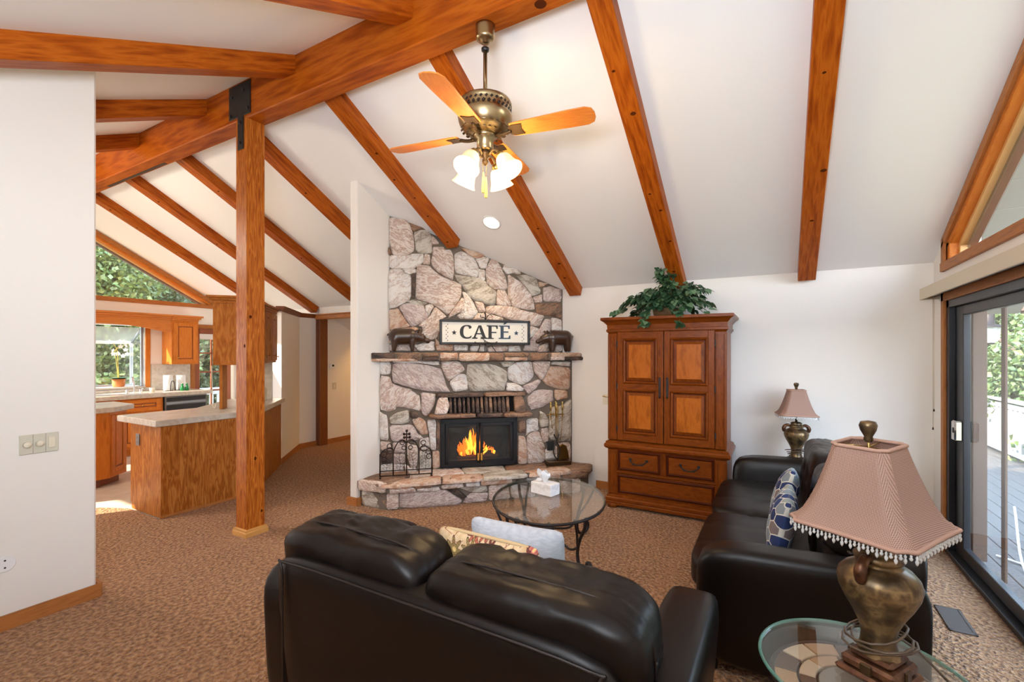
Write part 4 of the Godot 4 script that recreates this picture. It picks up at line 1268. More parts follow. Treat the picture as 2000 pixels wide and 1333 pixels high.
func fireplace():
	var r := RandomNumberGenerator.new()
	r.seed = 77
	var fx = hearth_frame()
	var plan = func(s, z): return [-3.69 + s * 0.722 + z * 0.692, 3.61 + s * 0.692 - z * 0.722]
	var f = node_structure("stone_fireplace", "corner fireplace of pink and cream rubble stone with glass doors", "fireplace")
	# mortar core
	var st = mb()
	slab(st, [[-3.688, 3.61], plan.call(0.646, 0), plan.call(0.646, -0.45), [-3.688, 4.38]], 0.0, 0.82)
	slab(st, [plan.call(1.512, 0), [-2.105, 5.128], [-2.91, 5.128], plan.call(1.512, -0.45)], 0.0, 0.82)
	slab(st, [[-3.688, 3.61], [-2.105, 5.128], [-3.688, 5.128]], 0.82, 1.50)
	prism(st, [[0.10, 1.48], [2.115, 1.48], [2.115, 2.315], [0.10, 3.05]], -0.135, -0.085, 0.0, fx)
	put("mortar", st, mats.mortar, f)
	for s in STONES:
		var pts = []
		for k in range(2, s.size(), 2): pts.append(Vector2(s[k], s[k + 1]) * 0.001)
		stone(f, pts, -0.095 if s[1] == 1 else -0.012, r.randf_range(0.032, 0.056), s[0], fx, r)
	# mantel shelf
	var shelf = Node3D.new()
	shelf.name = "mantel"
	f.add_child(shelf)
	st = mb()
	slab(st, [[-3.688, 3.505], [-1.985, 5.128], [-2.2, 5.128], [-3.688, 3.70]], 1.468, 1.545, 0.004)
	put("bed", st, mats.mortar, shelf)
	for m in [[-0.085, 0.162, 1.49, 1.55, 6], [-0.09, 0.40, 1.466, 1.486, 3], [0.185, 0.425, 1.48, 1.55, 5], [0.443, 0.615, 1.512, 1.55, 5], [0.44, 0.62, 1.466, 1.506, 6], [0.632, 0.826, 1.49, 1.55, 3], [0.63, 0.83, 1.466, 1.484, 5],
			[0.838, 1.18, 1.466, 1.55, 3], [1.185, 1.345, 1.466, 1.548, 5], [1.355, 1.635, 1.51, 1.55, 5], [1.355, 1.62, 1.466, 1.50, 3], [1.66, 1.87, 1.466, 1.55, 5], [1.905, 2.28, 1.512, 1.55, 3], [1.90, 2.07, 1.466, 1.506, 2], [2.075, 2.30, 1.466, 1.506, 6]]:
		stone(shelf, [Vector2(m[0], m[2]), Vector2((m[0] + m[1]) / 2, m[2] + r.randf_range(-0.003, 0.003)), Vector2(m[1], m[2]), Vector2(m[1], m[3]), Vector2((m[0] + m[1]) / 2, m[3] + r.randf_range(-0.002, 0.002)), Vector2(m[0], m[3])], 0.05, r.randf_range(0.045, 0.055), m[4], fx, r)
	for m in [[-0.05, 0.5], [0.51, 1.1], [1.11, 1.65], [1.66, 2.25]]:
		st = mb()
		prism(st, [[m[0], -0.09], [m[1], -0.09], [m[1], 0.085], [m[0], 0.085]], 0.0, 0.012, 0.004, fx * Transform3D(Basis(Vector3(1, 0, 0), Vector3(0, 0, 1), Vector3(0, -1, 0)), Vector3(0, 1.552, 0)))
		put("cap_stone", st, mats.stone_5, shelf)
	# raised hearth
	var hearth = Node3D.new()
	hearth.name = "hearth"
	f.add_child(hearth)
	st = mb()
	slab(st, [[-3.688, 3.335], plan.call(0.07, 0.43), plan.call(2.16, 0.36), [-1.90, 5.128], [-2.105, 5.128], [-3.688, 3.61]], 0.0, 0.19)
	slab(st, [[-3.688, 3.30], plan.call(0.085, 0.475), plan.call(2.20, 0.395), [-1.85, 5.128], [-2.105, 5.128], [-3.688, 3.61]], 0.18, 0.252)
	put("bed", st, mats.mortar, hearth)
	var flat_frame = fx * Transform3D(Basis(Vector3(1, 0, 0), Vector3(0, 0, 1), Vector3(0, -1, 0)), Vector3(0, 0.0, 0))   # local x = along, local y = out, local z = -up
	flat_frame = fx * Transform3D(Basis(Vector3(-1, 0, 0), Vector3(0, 0, 1), Vector3(0, 1, 0)), Vector3.ZERO)
	var tops = [
		[[[-0.215, 0.235], [-0.01, 0.015], [0.30, 0.015], [0.28, 0.27], [0.0, 0.45], [-0.05, 0.36]], 5],
		[[[0.02, 0.48], [0.29, 0.29], [0.62, 0.30], [0.60, 0.50], [0.09, 0.51]], 3],
		[[[0.31, 0.015], [0.85, 0.015], [0.88, 0.26], [0.30, 0.27]], 0], [[[0.64, 0.30], [1.05, 0.29], [1.02, 0.49], [0.62, 0.50]], 3],
		[[[0.87, 0.015], [1.35, 0.015], [1.33, 0.25], [0.90, 0.26]], 4], [[[1.07, 0.28], [1.5, 0.27], [1.52, 0.47], [1.04, 0.49]], 4],
		[[[1.37, 0.015], [1.85, 0.015], [1.80, 0.25], [1.35, 0.25]], 5], [[[1.52, 0.27], [1.98, 0.26], [2.02, 0.44], [1.54, 0.47]], 3],
		[[[1.87, 0.015], [2.18, 0.01], [2.37, 0.19], [2.24, 0.41], [2.02, 0.42], [1.83, 0.25]], 5]]
	for t in tops:
		var pts = []
		for p in t[0]: pts.append(Vector2(-p[0], p[1]))
		stone(hearth, pts, 0.235, 0.034, t[1], flat_frame, r, "top_stone")
	for m in [[0.09, 0.31, 0.215, 0.262, 3], [0.10, 0.36, 0.172, 0.212, 0], [0.33, 0.52, 0.20, 0.262, 5], [0.37, 0.60, 0.172, 0.197, 1], [0.54, 0.78, 0.225, 0.263, 6], [0.61, 0.84, 0.178, 0.222, 0], [0.80, 0.99, 0.23, 0.263, 5],
			[0.86, 1.01, 0.18, 0.224, 1], [1.02, 1.36, 0.18, 0.264, 3], [1.39, 1.68, 0.226, 0.264, 6], [1.39, 1.66, 0.178, 0.22, 6], [1.70, 1.90, 0.18, 0.264, 3], [1.92, 2.22, 0.18, 0.262, 5]]:
		var lift = lerpf(0.475, 0.395, m[0] / 2.2)
		stone(hearth, [Vector2(m[0], m[2]), Vector2(lerpf(m[0], m[1], 0.5), m[2] + r.randf_range(-0.006, 0.006)), Vector2(m[1], m[2]), Vector2(m[1] - 0.01, m[3]), Vector2(lerpf(m[0], m[1], 0.4), m[3] - r.randf() * 0.006), Vector2(m[0], m[3])], lift - 0.04, 0.055, m[4], fx, r, "edge_stone")
	for m in [[[[0.08, 0.005], [0.19, 0.005], [0.19, 0.168], [0.08, 0.168]], 0], [[[0.20, 0.005], [0.80, 0.005], [0.82, 0.04], [0.64, 0.168], [0.20, 0.168]], 2], [[[0.67, 0.168], [0.76, 0.168], [0.88, 0.06], [0.83, 0.055]], 6],
			[[[0.84, 0.005], [1.08, 0.005], [1.10, 0.09], [0.92, 0.10], [0.86, 0.05]], 2], [[[0.79, 0.168], [1.08, 0.168], [1.09, 0.105], [0.92, 0.11]], 4], [[[1.11, 0.005], [1.34, 0.005], [1.32, 0.168], [1.11, 0.168]], 0],
			[[[1.36, 0.005], [1.62, 0.005], [1.62, 0.09], [1.35, 0.168]], 1], [[[1.40, 0.168], [1.64, 0.10], [1.86, 0.168]], 2], [[[1.64, 0.005], [1.90, 0.005], [1.88, 0.15], [1.65, 0.09]], 4], [[[1.92, 0.005], [2.14, 0.005], [2.14, 0.168], [1.90, 0.168]], 0]]:
		var pts = []
		for p in m[0]: pts.append(Vector2(p[0], p[1]))
		stone(hearth, pts, lerpf(0.43, 0.36, pts[0].x / 2.16) - 0.02, 0.04, m[1], fx, r, "base_stone")
	# left return of the hearth
	var a3 = fx * Vector3(0.075, 0, 0.455)
	var b3 = P(-3.688, 0, 3.318)
	var xd = (a3 - b3).normalized()
	var side = Transform3D(Basis(xd, Vector3.UP, xd.cross(Vector3.UP)), b3)
	var w = a3.distance_to(b3)
	for m in [[[[0.02, 0.17], [w * 0.5, 0.172], [w, 0.18], [w, 0.262], [w * 0.5, 0.268], [0.01, 0.262]], 0, 0.0, 0.05], [[[0.03, 0.005], [w * 0.75, 0.005], [w * 0.72, 0.10], [w * 0.45, 0.16], [0.03, 0.165]], 4, -0.04, 0.045], [[[w * 0.5, 0.165], [w * 0.95, 0.165], [w * 0.95, 0.11], [w * 0.72, 0.115]], 6, -0.04, 0.04], [[[w * 0.78, 0.005], [w * 0.98, 0.005], [w * 0.98, 0.10], [w * 0.78, 0.10]], 5, -0.04, 0.04]]:
		var pts = []
		for p in m[0]: pts.append(Vector2(p[0], p[1]))
		stone(hearth, pts, m[2] - 0.02, m[3], m[1], side, r, "edge_stone")
	# corbelled hood of dark stones over the doors
	var hood = Node3D.new()
	hood.name = "hood"
	f.add_child(hood)
	for m in [[0.60, 1.12, 1.065, 1.105, 6], [1.125, 1.61, 1.062, 1.10, 5]]:
		stone(hood, [Vector2(m[0], m[2]), Vector2(m[1], m[2]), Vector2(m[1], m[3]), Vector2(lerpf(m[0], m[1], 0.5), m[3] + 0.006), Vector2(m[0], m[3])], -0.01, 0.10, m[4], fx, r, "ledge_stone")
	for m in [[0.52, 1.03, 0.845, 0.88, 5], [1.035, 1.33, 0.842, 0.878, 6], [1.335, 1.67, 0.835, 0.875, 5]]:
		stone(hood, [Vector2(m[0], m[2]), Vector2(m[1], m[2]), Vector2(m[1], m[3]), Vector2(lerpf(m[0], m[1], 0.5), m[3] + 0.005), Vector2(m[0], m[3])], -0.01, 0.165, m[4], fx, r, "ledge_stone")
	var lean = Transform3D(Basis(Vector3(1, 0, 0), -0.30), Vector3(0, 0.885, 0.135))
	for i in 14:
		var s = 0.745 + i * 0.0495
		var wd = r.randf_range(0.015, 0.021)
		stone(hood, [Vector2(s - wd, 0.0), Vector2(s + wd, 0.0), Vector2(s + wd * r.randf_range(0.7, 1.0), 0.19), Vector2(s - wd * r.randf_range(0.7, 1.0), 0.19)], -0.035, r.randf_range(0.03, 0.045), 6 if r.randf() < 0.55 else 5, fx * lean, r, "upright_stone", 0.0)
	stone(hood, [Vector2(0.565, 0), Vector2(0.70, 0), Vector2(0.735, 0.10), Vector2(0.715, 0.195), Vector2(0.615, 0.19)], -0.035, 0.05, 0, fx * lean, r, "upright_stone", 0.0)
	stone(hood, [Vector2(1.455, 0), Vector2(1.60, 0), Vector2(1.565, 0.19), Vector2(1.46, 0.19)], -0.035, 0.045, 5, fx * lean, r, "upright_stone", 0.0)
	st = mb()
	prism(st, [[0.60, 0.87], [1.60, 0.87], [1.57, 1.07], [0.64, 1.07]], -0.02, 0.012, 0.0, fx)
	put("hood_back", st, mats.soot, hood)
	# firebox with doors
	var box_ = Node3D.new()
	box_.name = "firebox"
	f.add_child(box_)
	st = mb()
	for p in [[Vector3(1.079, 0.27, -0.22), Vector3(0.86, 0.02, 0.44)], [Vector3(1.079, 0.815, -0.22), Vector3(0.86, 0.02, 0.44)], [Vector3(0.652, 0.54, -0.22), Vector3(0.012, 0.53, 0.44)], [Vector3(1.506, 0.54, -0.22), Vector3(0.012, 0.53, 0.44)], [Vector3(1.079, 0.54, -0.43), Vector3(0.86, 0.53, 0.02)]]:
		box(st, p[0], p[1])
	var lining = put("lining", st, mats.soot, box_)
	lining.transform = fx
	var bars = func(called, list, m, parent, bevel := 0.004):
		var s2 = mb()
		for b in list: box(s2, b[0], b[1], bevel)
		var o = put(called, s2, m, parent)
		o.transform = fx
		return o
	bars.call("door_surround", [[Vector3(1.079, 0.792, 0.015), Vector3(0.87, 0.055, 0.04)], [Vector3(1.079, 0.298, 0.015), Vector3(0.87, 0.045, 0.04)], [Vector3(0.668, 0.545, 0.015), Vector3(0.05, 0.54, 0.04)], [Vector3(1.49, 0.545, 0.015), Vector3(0.05, 0.54, 0.04)]], mats.black, box_)
	for d in [[0.694, 1.076], [1.082, 1.464]]:
		var door = bars.call("door", [[Vector3((d[0] + d[1]) / 2, 0.748, 0.022), Vector3(d[1] - d[0], 0.04, 0.026)], [Vector3((d[0] + d[1]) / 2, 0.335, 0.022), Vector3(d[1] - d[0], 0.04, 0.026)], [Vector3(d[0] + 0.018, 0.54, 0.022), Vector3(0.036, 0.45, 0.026)], [Vector3(d[1] - 0.018, 0.54, 0.022), Vector3(0.036, 0.45, 0.026)]], mats.black, box_)
		var s2 = mb()
		quad(s2, Vector3(d[0] + 0.03, 0.345, 0.02), Vector3(d[1] - 0.03, 0.345, 0.02), Vector3(d[1] - 0.03, 0.735, 0.02), Vector3(d[0] + 0.03, 0.735, 0.02))
		put("pane", s2, mats.glass, door)
		s2 = mb()
		box(s2, Vector3(1.079 + (-0.018 if d[0] < 1 else 0.018), 0.388, 0.045), Vector3(0.021, 0.082, 0.02), 0.005)
		put("handle", s2, mats.handle_wood, door)
	# logs, grate and flames
	var logs = [[Vector3(0.85, 0.33, -0.16), Vector3(1.33, 0.34, -0.19), 0.035], [Vector3(0.88, 0.33, -0.28), Vector3(1.28, 0.33, -0.27), 0.04], [Vector3(0.95, 0.39, -0.22), Vector3(1.25, 0.38, -0.18), 0.03]]
	for l in logs:
		st = mb()
		tube(st, [l[0], l[0].lerp(l[1], 0.5) + Vector3(0, 0.008, 0.01), l[1]], l[2], 9)
		var o = put("log", st, mats.log, box_)
		o.transform = fx
	var fr := RandomNumberGenerator.new()
	fr.seed = 12
	for i in 46:
		var x = 0.87 + 0.42 * fr.randf()
		var env = exp(-pow((x - 1.03) / 0.13, 2.0))
		var tall = (0.07 + 0.20 * env) * fr.randf_range(0.55, 1.15)
		var wide = fr.randf_range(0.012, 0.024)
		var sway = fr.randf_range(-0.02, 0.02)
		var path = []
		var rad = []
		for k in 7:
			var t = k / 6.0
			path.append(Vector3(x + sway * sin(t * 4.0 + i) + 0.010 * sin(t * 9.0 + i * 2.0), 0.365 + tall * t, -0.20 + 0.05 * sin(i * 1.7)))
			rad.append(maxf(wide * pow(sin(PI * clampf(0.12 + 0.88 * t, 0, 1)), 0.8) * (1.0 - 0.35 * t), 0.0008))
		st = mb()
		tube(st, path, rad, 7)
		var o = put("flame", st, mats.flame_hot if fr.randf() < 0.45 else mats.flame, box_)
		o.transform = fx
	var glow := OmniLight3D.new()
	glow.name = "fire_glow"
	add_child(glow)
	glow.position = fx * Vector3(1.07, 0.5, -0.1)
	glow.light_color = Color(1.0, 0.5, 0.15)
	glow.light_energy = 0.05
	glow.light_size = 0.06
	glow.omni_range = 6.0
	glow.omni_attenuation = 2.0
	glow.shadow_enabled = true

# ================================================================= things on the mantel and hearth
func blend_mesh(bones: Array, cell: float, k := 0.02) -> SurfaceTool:
	# tapered capsules [a, b, ra, rb] joined with a smooth minimum, meshed as surface nets
	var lo = Vector3.ONE * 1e9
	var hi = -lo
	for b in bones:
		var m = maxf(b[2], b[3]) + 0.01
		lo = lo.min(b[0] - Vector3.ONE * m).min(b[1] - Vector3.ONE * m)
		hi = hi.max(b[0] + Vector3.ONE * m).max(b[1] + Vector3.ONE * m)
	lo -= Vector3.ONE * cell * 2
	var n = Vector3i(((hi - lo) / cell).ceil()) + Vector3i(3, 3, 3)
	var f := PackedFloat32Array()
	f.resize(n.x * n.y * n.z)
	f.fill(1.0)
	for x in n.x:
		for y in n.y:
			for z in n.z:
				var p = lo + Vector3(x, y, z) * cell
				var sum = 0.0
				for b in bones:
					var ab = b[1] - b[0]
					var t = clampf((p - b[0]).dot(ab) / maxf(ab.length_squared(), 1e-9), 0, 1)
					var d = p.distance_to(b[0] + ab * t) - lerpf(b[2], b[3], t)
					if d < k * 5: sum += exp(-d / k * 2.0)
				f[(x * n.y + y) * n.z + z] = -log(sum) * k / 2.0 if sum > 0 else 1.0
	var at = func(x, y, z): return f[(x * n.y + y) * n.z + z]
	var pts = {}
	var st = mb()
	smooth(st)
	for x in n.x - 1:
		for y in n.y - 1:
			for z in n.z - 1:
				var c := Vector3.ZERO
				var m := 0
				for e in [[0, 0, 0, 1, 0, 0], [0, 1, 0, 1, 1, 0], [0, 0, 1, 1, 0, 1], [0, 1, 1, 1, 1, 1], [0, 0, 0, 0, 1, 0], [1, 0, 0, 1, 1, 0], [0, 0, 1, 0, 1, 1], [1, 0, 1, 1, 1, 1], [0, 0, 0, 0, 0, 1], [1, 0, 0, 1, 0, 1], [0, 1, 0, 0, 1, 1], [1, 1, 0, 1, 1, 1]]:
					var a = at.call(x + e[0], y + e[1], z + e[2])
					var b = at.call(x + e[3], y + e[4], z + e[5])
					if (a < 0) != (b < 0):
						var t = a / (a - b)
						c += Vector3(e[0], e[1], e[2]).lerp(Vector3(e[3], e[4], e[5]), t)
						m += 1
				if m > 0: pts[Vector3i(x, y, z)] = lo + (Vector3(x, y, z) + c / m) * cell
	for q in pts:
		for axis in 3:
			var d = [Vector3i(1, 0, 0), Vector3i(0, 1, 0), Vector3i(0, 0, 1)][axis]
			var a = at.call(q.x, q.y, q.z)
			var b = at.call(q.x + d.x, q.y + d.y, q.z + d.z)
			if (a < 0) == (b < 0): continue
			var e1 = [Vector3i(0, 1, 0), Vector3i(0, 0, 1), Vector3i(1, 0, 0)][axis]
			var e2 = [Vector3i(0, 0, 1), Vector3i(1, 0, 0), Vector3i(0, 1, 0)][axis]
			var k4 = [q - e1 - e2, q - e2, q, q - e1]
			if not (pts.has(k4[0]) and pts.has(k4[1]) and pts.has(k4[3])): continue
			if a < 0: quad(st, pts[k4[0]], pts[k4[1]], pts[k4[2]], pts[k4[3]])
			else: quad(st, pts[k4[3]], pts[k4[2]], pts[k4[1]], pts[k4[0]])
	return st

func mantel_things():
	var fx = hearth_frame()
	var face = fx.basis.get_euler().y
	# pigs
	var V = func(x, y, z): return Vector3(x, y, z)
	var bones = [
		[V.call(-0.11, 0.165, 0), V.call(0.03, 0.168, 0), 0.088, 0.085], [V.call(0.03, 0.168, 0), V.call(0.10, 0.165, 0), 0.08, 0.062],
		[V.call(0.10, 0.165, 0), V.call(0.155, 0.15, 0), 0.058, 0.045], [V.call(0.15, 0.145, 0), V.call(0.215, 0.122, 0), 0.036, 0.022],
		[V.call(-0.13, 0.13, 0.045), V.call(-0.14, 0.02, 0.048), 0.045, 0.021], [V.call(-0.13, 0.13, -0.045), V.call(-0.14, 0.02, -0.048), 0.045, 0.021],
		[V.call(0.05, 0.12, 0.042), V.call(0.055, 0.02, 0.045), 0.036, 0.02], [V.call(0.05, 0.12, -0.042), V.call(0.055, 0.02, -0.045), 0.036, 0.02],
		[V.call(0.100, 0.212, 0.036), V.call(0.128, 0.240, 0.056), 0.022, 0.011], [V.call(0.100, 0.212, -0.036), V.call(0.128, 0.240, -0.056), 0.022, 0.011],
		[V.call(0.216, 0.122, 0), V.call(0.224, 0.119, 0), 0.027, 0.026], [V.call(-0.20, 0.19, 0), V.call(-0.212, 0.175, 0), 0.008, 0.005],
	]
	var body = mesh_of(blend_mesh(bones, 0.007, 0.008))
	for k in [[0.285, 0.0, "dark carved wooden pig at the partition end of the mantel, facing the sign"], [1.985, PI, "dark carved wooden pig at the armoire end of the mantel, facing the sign"]]:
		var pig = thing("pig_figurine", k[2], "figurine", fx * Vector3(k[0], 1.564, -0.005 if k[0] < 1 else 0.03), face + k[1], "carved pigs on the mantel")
		put("body", body, mats.carved, pig)
		for z in [-1, 1]:
			var st = mb()
			lathe(st, [Vector2(0, -0.004), Vector2(0.005, 0), Vector2(0, 0.004)], 8, Transform3D(Basis.IDENTITY, Vector3(0.150, 0.182, 0.030 * z)))
			put("eye", st, mats.black, pig)
	# framed sign on a wrought easel
	var sign_ = thing("cafe_sign", "long white sign reading CAFÉ in a black frame above the mantel", "sign", fx * Vector3(1.146, 1.645, 0.03), face)
	var st = mb()
	box(st, Vector3(0, 0.137, 0), Vector3(1.0, 0.25, 0.014))
	put("panel", st, mats.sign_cream, sign_)
	for b in [[Vector3(0, 0.262, 0.006), Vector3(1.03, 0.026, 0.03)], [Vector3(0, 0.012, 0.006), Vector3(1.03, 0.026, 0.03)], [Vector3(-0.502, 0.137, 0.006), Vector3(0.028, 0.276, 0.03)], [Vector3(0.502, 0.137, 0.006), Vector3(0.028, 0.276, 0.03)]]:
		st = mb()
		box(st, b[0], b[1], 0.003)
		put("frame_bar", st, mats.black, sign_)
	var font := SystemFont.new()
	font.font_names = PackedStringArray(["Droid Serif"])
	font.font_weight = 700
	var x = -0.262
	for l in [["C", mats.letter, 0.088], ["A", mats.letter, 0.245], ["F", mats.letter, 0.392], ["É", mats.letter_blue, 0.535]]:
		var t := TextMesh.new()
		t.text = l[0]
		t.font = font
		t.font_size = 64
		t.pixel_size = 0.0036
		t.depth = 0.004
		t.curve_step = 1.0
		t.vertical_alignment = VERTICAL_ALIGNMENT_BOTTOM
		var o = put("letter", t, l[1], sign_)
		o.position = Vector3(x + l[2] - 0.055, 0.012, 0.009)
		o.scale = Vector3(1.0, 0.92, 1.0)
	for s in [-1, 1]:
		var star = []
		for k in 10: star.append(Vector2(cos(TAU * k / 10 + PI / 2), sin(TAU * k / 10 + PI / 2)) * (0.030 if k % 2 == 0 else 0.013))
		st = mb()
		prism(st, star, 0.0, 0.003, 0.0, Transform3D(Basis.IDENTITY, Vector3(0.355 * s, 0.132, 0.0075)))
		put("star", st, mats.letter if s < 0 else mats.letter_blue, sign_)
		for k in 9:
			st = mb()
			box(st, Vector3(s * (0.425 + (0.018 if k % 2 else 0.0)), 0.045 + k * 0.022, 0.008), Vector3(0.007, 0.012, 0.003))
			put("dash", st, mats.letter, sign_)
	var easel = thing("sign_easel", "small wrought iron twig easel holding the sign", "easel", fx * Vector3(1.146, 1.564, 0.04), face)
	for e in [[[-0.10, 0.0, 0.03], [-0.075, 0.05, 0.02], [-0.07, 0.09, 0.016]], [[0.0, 0.0, -0.05], [0.0, 0.2, -0.03], [0.0, 0.42, -0.02]], [[0.0, 0.0, 0.04], [0.0, 0.06, 0.03], [-0.02, 0.13, 0.022]], [[0.115, 0.0, 0.03], [0.075, 0.05, 0.02], [0.07, 0.10, 0.016]]]:
		st = mb()
		var c = []
		for p in e: c.append(Vector3(p[0], p[1], p[2]))
		tube(st, curve_pts(c, 5), 0.005, 6)
		put("leg", st, mats.iron, easel)
	st = mb()
	tube(st, curve_pts([Vector3(-0.13, 0.11, 0.016), Vector3(-0.06, 0.085, 0.022), Vector3(0.02, 0.105, 0.024), Vector3(0.08, 0.09, 0.022), Vector3(0.13, 0.115, 0.018)], 5), 0.005, 6)
	tube(st, curve_pts([Vector3(-0.06, 0.17, 0.02), Vector3(-0.02, 0.13, 0.022), Vector3(0.03, 0.10, 0.024)], 5), 0.004, 6)
	put("twig", st, mats.iron, easel)
	for c in [[[0.0, 0.36, -0.01], [-0.02, 0.385, 0.0], [-0.055, 0.39, 0.0], [-0.06, 0.42, 0.0]], [[0.0, 0.36, -0.01], [0.02, 0.40, 0.0], [0.05, 0.42, 0.0], [0.075, 0.40, 0.0]], [[0, 0.36, -0.01], [0.0, 0.41, 0.0], [-0.015, 0.445, 0.0]]]:
		st = mb()
		var q = []
		for p in c: q.append(Vector3(p[0], p[1], p[2]))
		tube(st, curve_pts(q, 5), [0.004, 0.004, 0.004, 0.0045, 0.005, 0.005, 0.006, 0.008, 0.010, 0.009, 0.004] if q.size() == 3 else 0.004, 6)
		put("twig", st, mats.iron, easel)

func hearth_things():
	var fx = hearth_frame()
	var face = fx.basis.get_euler().y
	# wrought iron decorative gate
	var g = thing("iron_gate_screen", "small wrought iron arched gate screen with scrolls standing on the hearth", "fire screen", fx * Vector3(0.0, 0.277, 0.27), face)
	var at = func(x, y): return Vector3(0.006 + (x - 250) * 0.000546, (1333 - y) * 0.000543 + 0.008, 0.0)
	var rod = func(called, list, rad, smooth_ = true):
		var st = mb()
		var pts = []
		for p in list: pts.append(at.call(p[0], p[1]))
		tube(st, curve_pts(pts, 5) if smooth_ and pts.size() > 2 else pts, rad, 6)
		return put(called, st, mats.iron_brown, g)
	rod.call("base_bar", [[245, 1315], [1220, 1315]], 0.006)
	rod.call("cross_bar", [[260, 1222], [1210, 1222]], 0.005)
	for b in [[255, 900], [495, 830], [740, 600], [970, 810], [1212, 900]]: rod.call("upright", [[b[0], 1315], [b[0], b[1]]], 0.007)
	rod.call("arch", [[495, 880], [540, 760], [610, 665], [690, 655], [740, 720]], 0.006)
	rod.call("arch", [[970, 880], [935, 760], [870, 665], [790, 655], [740, 720]], 0.006)
	rod.call("side_arch", [[255, 1000], [275, 880], [350, 815], [440, 800], [500, 830]], 0.006)
	rod.call("side_arch", [[1212, 1000], [1195, 880], [1120, 800], [1040, 795], [970, 830]], 0.006)
	for c in [[330, 910, 52], [330, 1000, 44], [430, 755, 45], [440, 842, 58], [1150, 890, 50], [1155, 985, 46], [1050, 718, 45], [1060, 825, 58], [690, 800, 38], [810, 800, 38], [660, 700, 40], [830, 700, 40]]:
		var l = []
		for k in 15: l.append([c[0] + c[2] * cos(0.5 + k * 0.42), c[1] + c[2] * sin(0.5 + k * 0.42)])
		rod.call("curl", l, 0.0048, false)
	var seed_r := RandomNumberGenerator.new()
	seed_r.seed = 5
	for panel in [[270, 480], [510, 725], [755, 955], [985, 1200]]:
		var mid = (panel[0] + panel[1]) / 2.0
		rod.call("filigree", [[mid, 1215], [mid + 8, 1080], [mid - 20, 960], [mid + 15, 870]], 0.0022)
		for k in 5:
			var y0 = 1170 - k * 62
			for s in [-1, 1]:
				var l = []
				for t in 12:
					var a = t * 0.5
					var rr = 46.0 - t * 3.0
					l.append([mid + s * (44 - rr * cos(a) * 0.9), y0 - rr * sin(a) * 0.7])
				rod.call("filigree", l, 0.0018, false)
	rod.call("finial", [[740, 620], [742, 470]], 0.007)
	for k in [[742, 480], [695, 540], [790, 540], [698, 605], [798, 605]]:
		var st = mb()
		lathe(st, [Vector2(0, -0.016), Vector2(0.013, -0.008), Vector2(0.013, 0.008), Vector2(0, 0.016)], 8, Transform3D(Basis.IDENTITY, at.call(k[0], k[1])))
		put("finial", st, mats.iron_brown, g)
	rod.call("finial", [[690, 542], [795, 542]], 0.006)
	rod.call("finial", [[695, 605], [800, 605]], 0.006)
	for x in [262, 1200]:
		var st = mb()
		box(st, at.call(x, 1330) + Vector3(0, -0.004, 0), Vector3(0.02, 0.012, 0.09), 0.003)
		put("foot", st, mats.iron_brown, g)
	# fire tools
	var t = thing("fire_tool_set", "brass and black fire tool set with shovel and tongs on the hearth", "fire tools", fx * Vector3(1.97, 0.276, 0.13), face)
	var h = func(x, y, z = 0.0): return Vector3((x - 1225) * 0.000654, 0.0 + (1150 - y) * 0.000612, z)
	var st2 = mb()
	box(st2, Vector3(0.0, 0.018, 0), Vector3(0.27, 0.036, 0.17), 0.006)
	put("tray", st2, mats.antique_dark, t)
	st2 = mb()
	for p in [[Vector3(0, 0.045, 0.082), Vector3(0.27, 0.006, 0.006)], [Vector3(0, 0.045, -0.082), Vector3(0.27, 0.006, 0.006)], [Vector3(-0.132, 0.045, 0), Vector3(0.006, 0.006, 0.17)], [Vector3(0.132, 0.045, 0), Vector3(0.006, 0.006, 0.17)]]: box(st2, p[0], p[1])
	put("tray_rail", st2, mats.antique_brass, t)
	st2 = mb()
	tube(st2, [Vector3(0, 0.03, 0), Vector3(0, 0.66, 0)], 0.007, 8)
	put("stand", st2, mats.antique_brass, t)
	st2 = mb()
	tube(st2, [h.call(1020, 218, 0.01), h.call(1340, 218, 0.01)], 0.006, 8)
	tube(st2, [h.call(1180, 218, -0.08), h.call(1180, 218, 0.08)], 0.006, 8)
	put("rack", st2, mats.brass, t)
	for k in [[1085, 0.02, 480], [1165, 0.07, 700], [1212, -0.05, 700], [1300, 0.02, 760]]:
		st2 = mb()
		var x0 = h.call(k[0], 0).x
		lathe(st2, [Vector2(0.0, 0.56), Vector2(0.007, 0.562), Vector2(0.006, 0.60), Vector2(0.009, 0.61), Vector2(0.006, 0.62), Vector2(0.010, 0.65), Vector2(0.013, 0.69), Vector2(0.007, 0.715), Vector2(0.010, 0.73), Vector2(0.0, 0.745)], 10, Transform3D(Basis.IDENTITY, Vector3(x0, -0.02, k[1])))
		var hd = put("handle", st2, mats.brass, t)
		st2 = mb()
		tube(st2, [Vector3(x0, 0.55, k[1]), Vector3(lerpf(x0, h.call(1175, 0).x, 0.3), h.call(0, k[2]).y, k[1])], 0.0045, 6)
		put("rod", st2, mats.antique_brass, hd)
	st2 = mb()
	box(st2, h.call(1065, 785, 0.05), Vector3(0.09, 0.105, 0.03), 0.008, Basis(Vector3(0, 0, 1), 0.06))
	put("shovel", st2, mats.black, t)
	st2 = mb()
	for s in [-1, 1]:
		tube(st2, curve_pts([h.call(1165 + s * 50, 570, 0.07), h.call(1165 + s * 20, 630, 0.07), h.call(1170 - s * 5, 690, 0.07), h.call(1165 + s * 55, 840, 0.07), h.call(1165 + s * 40, 960, 0.07), h.call(1170, 1030, 0.07)], 5), 0.007, 6)
	put("tongs", st2, mats.black, t)
	st2 = mb()
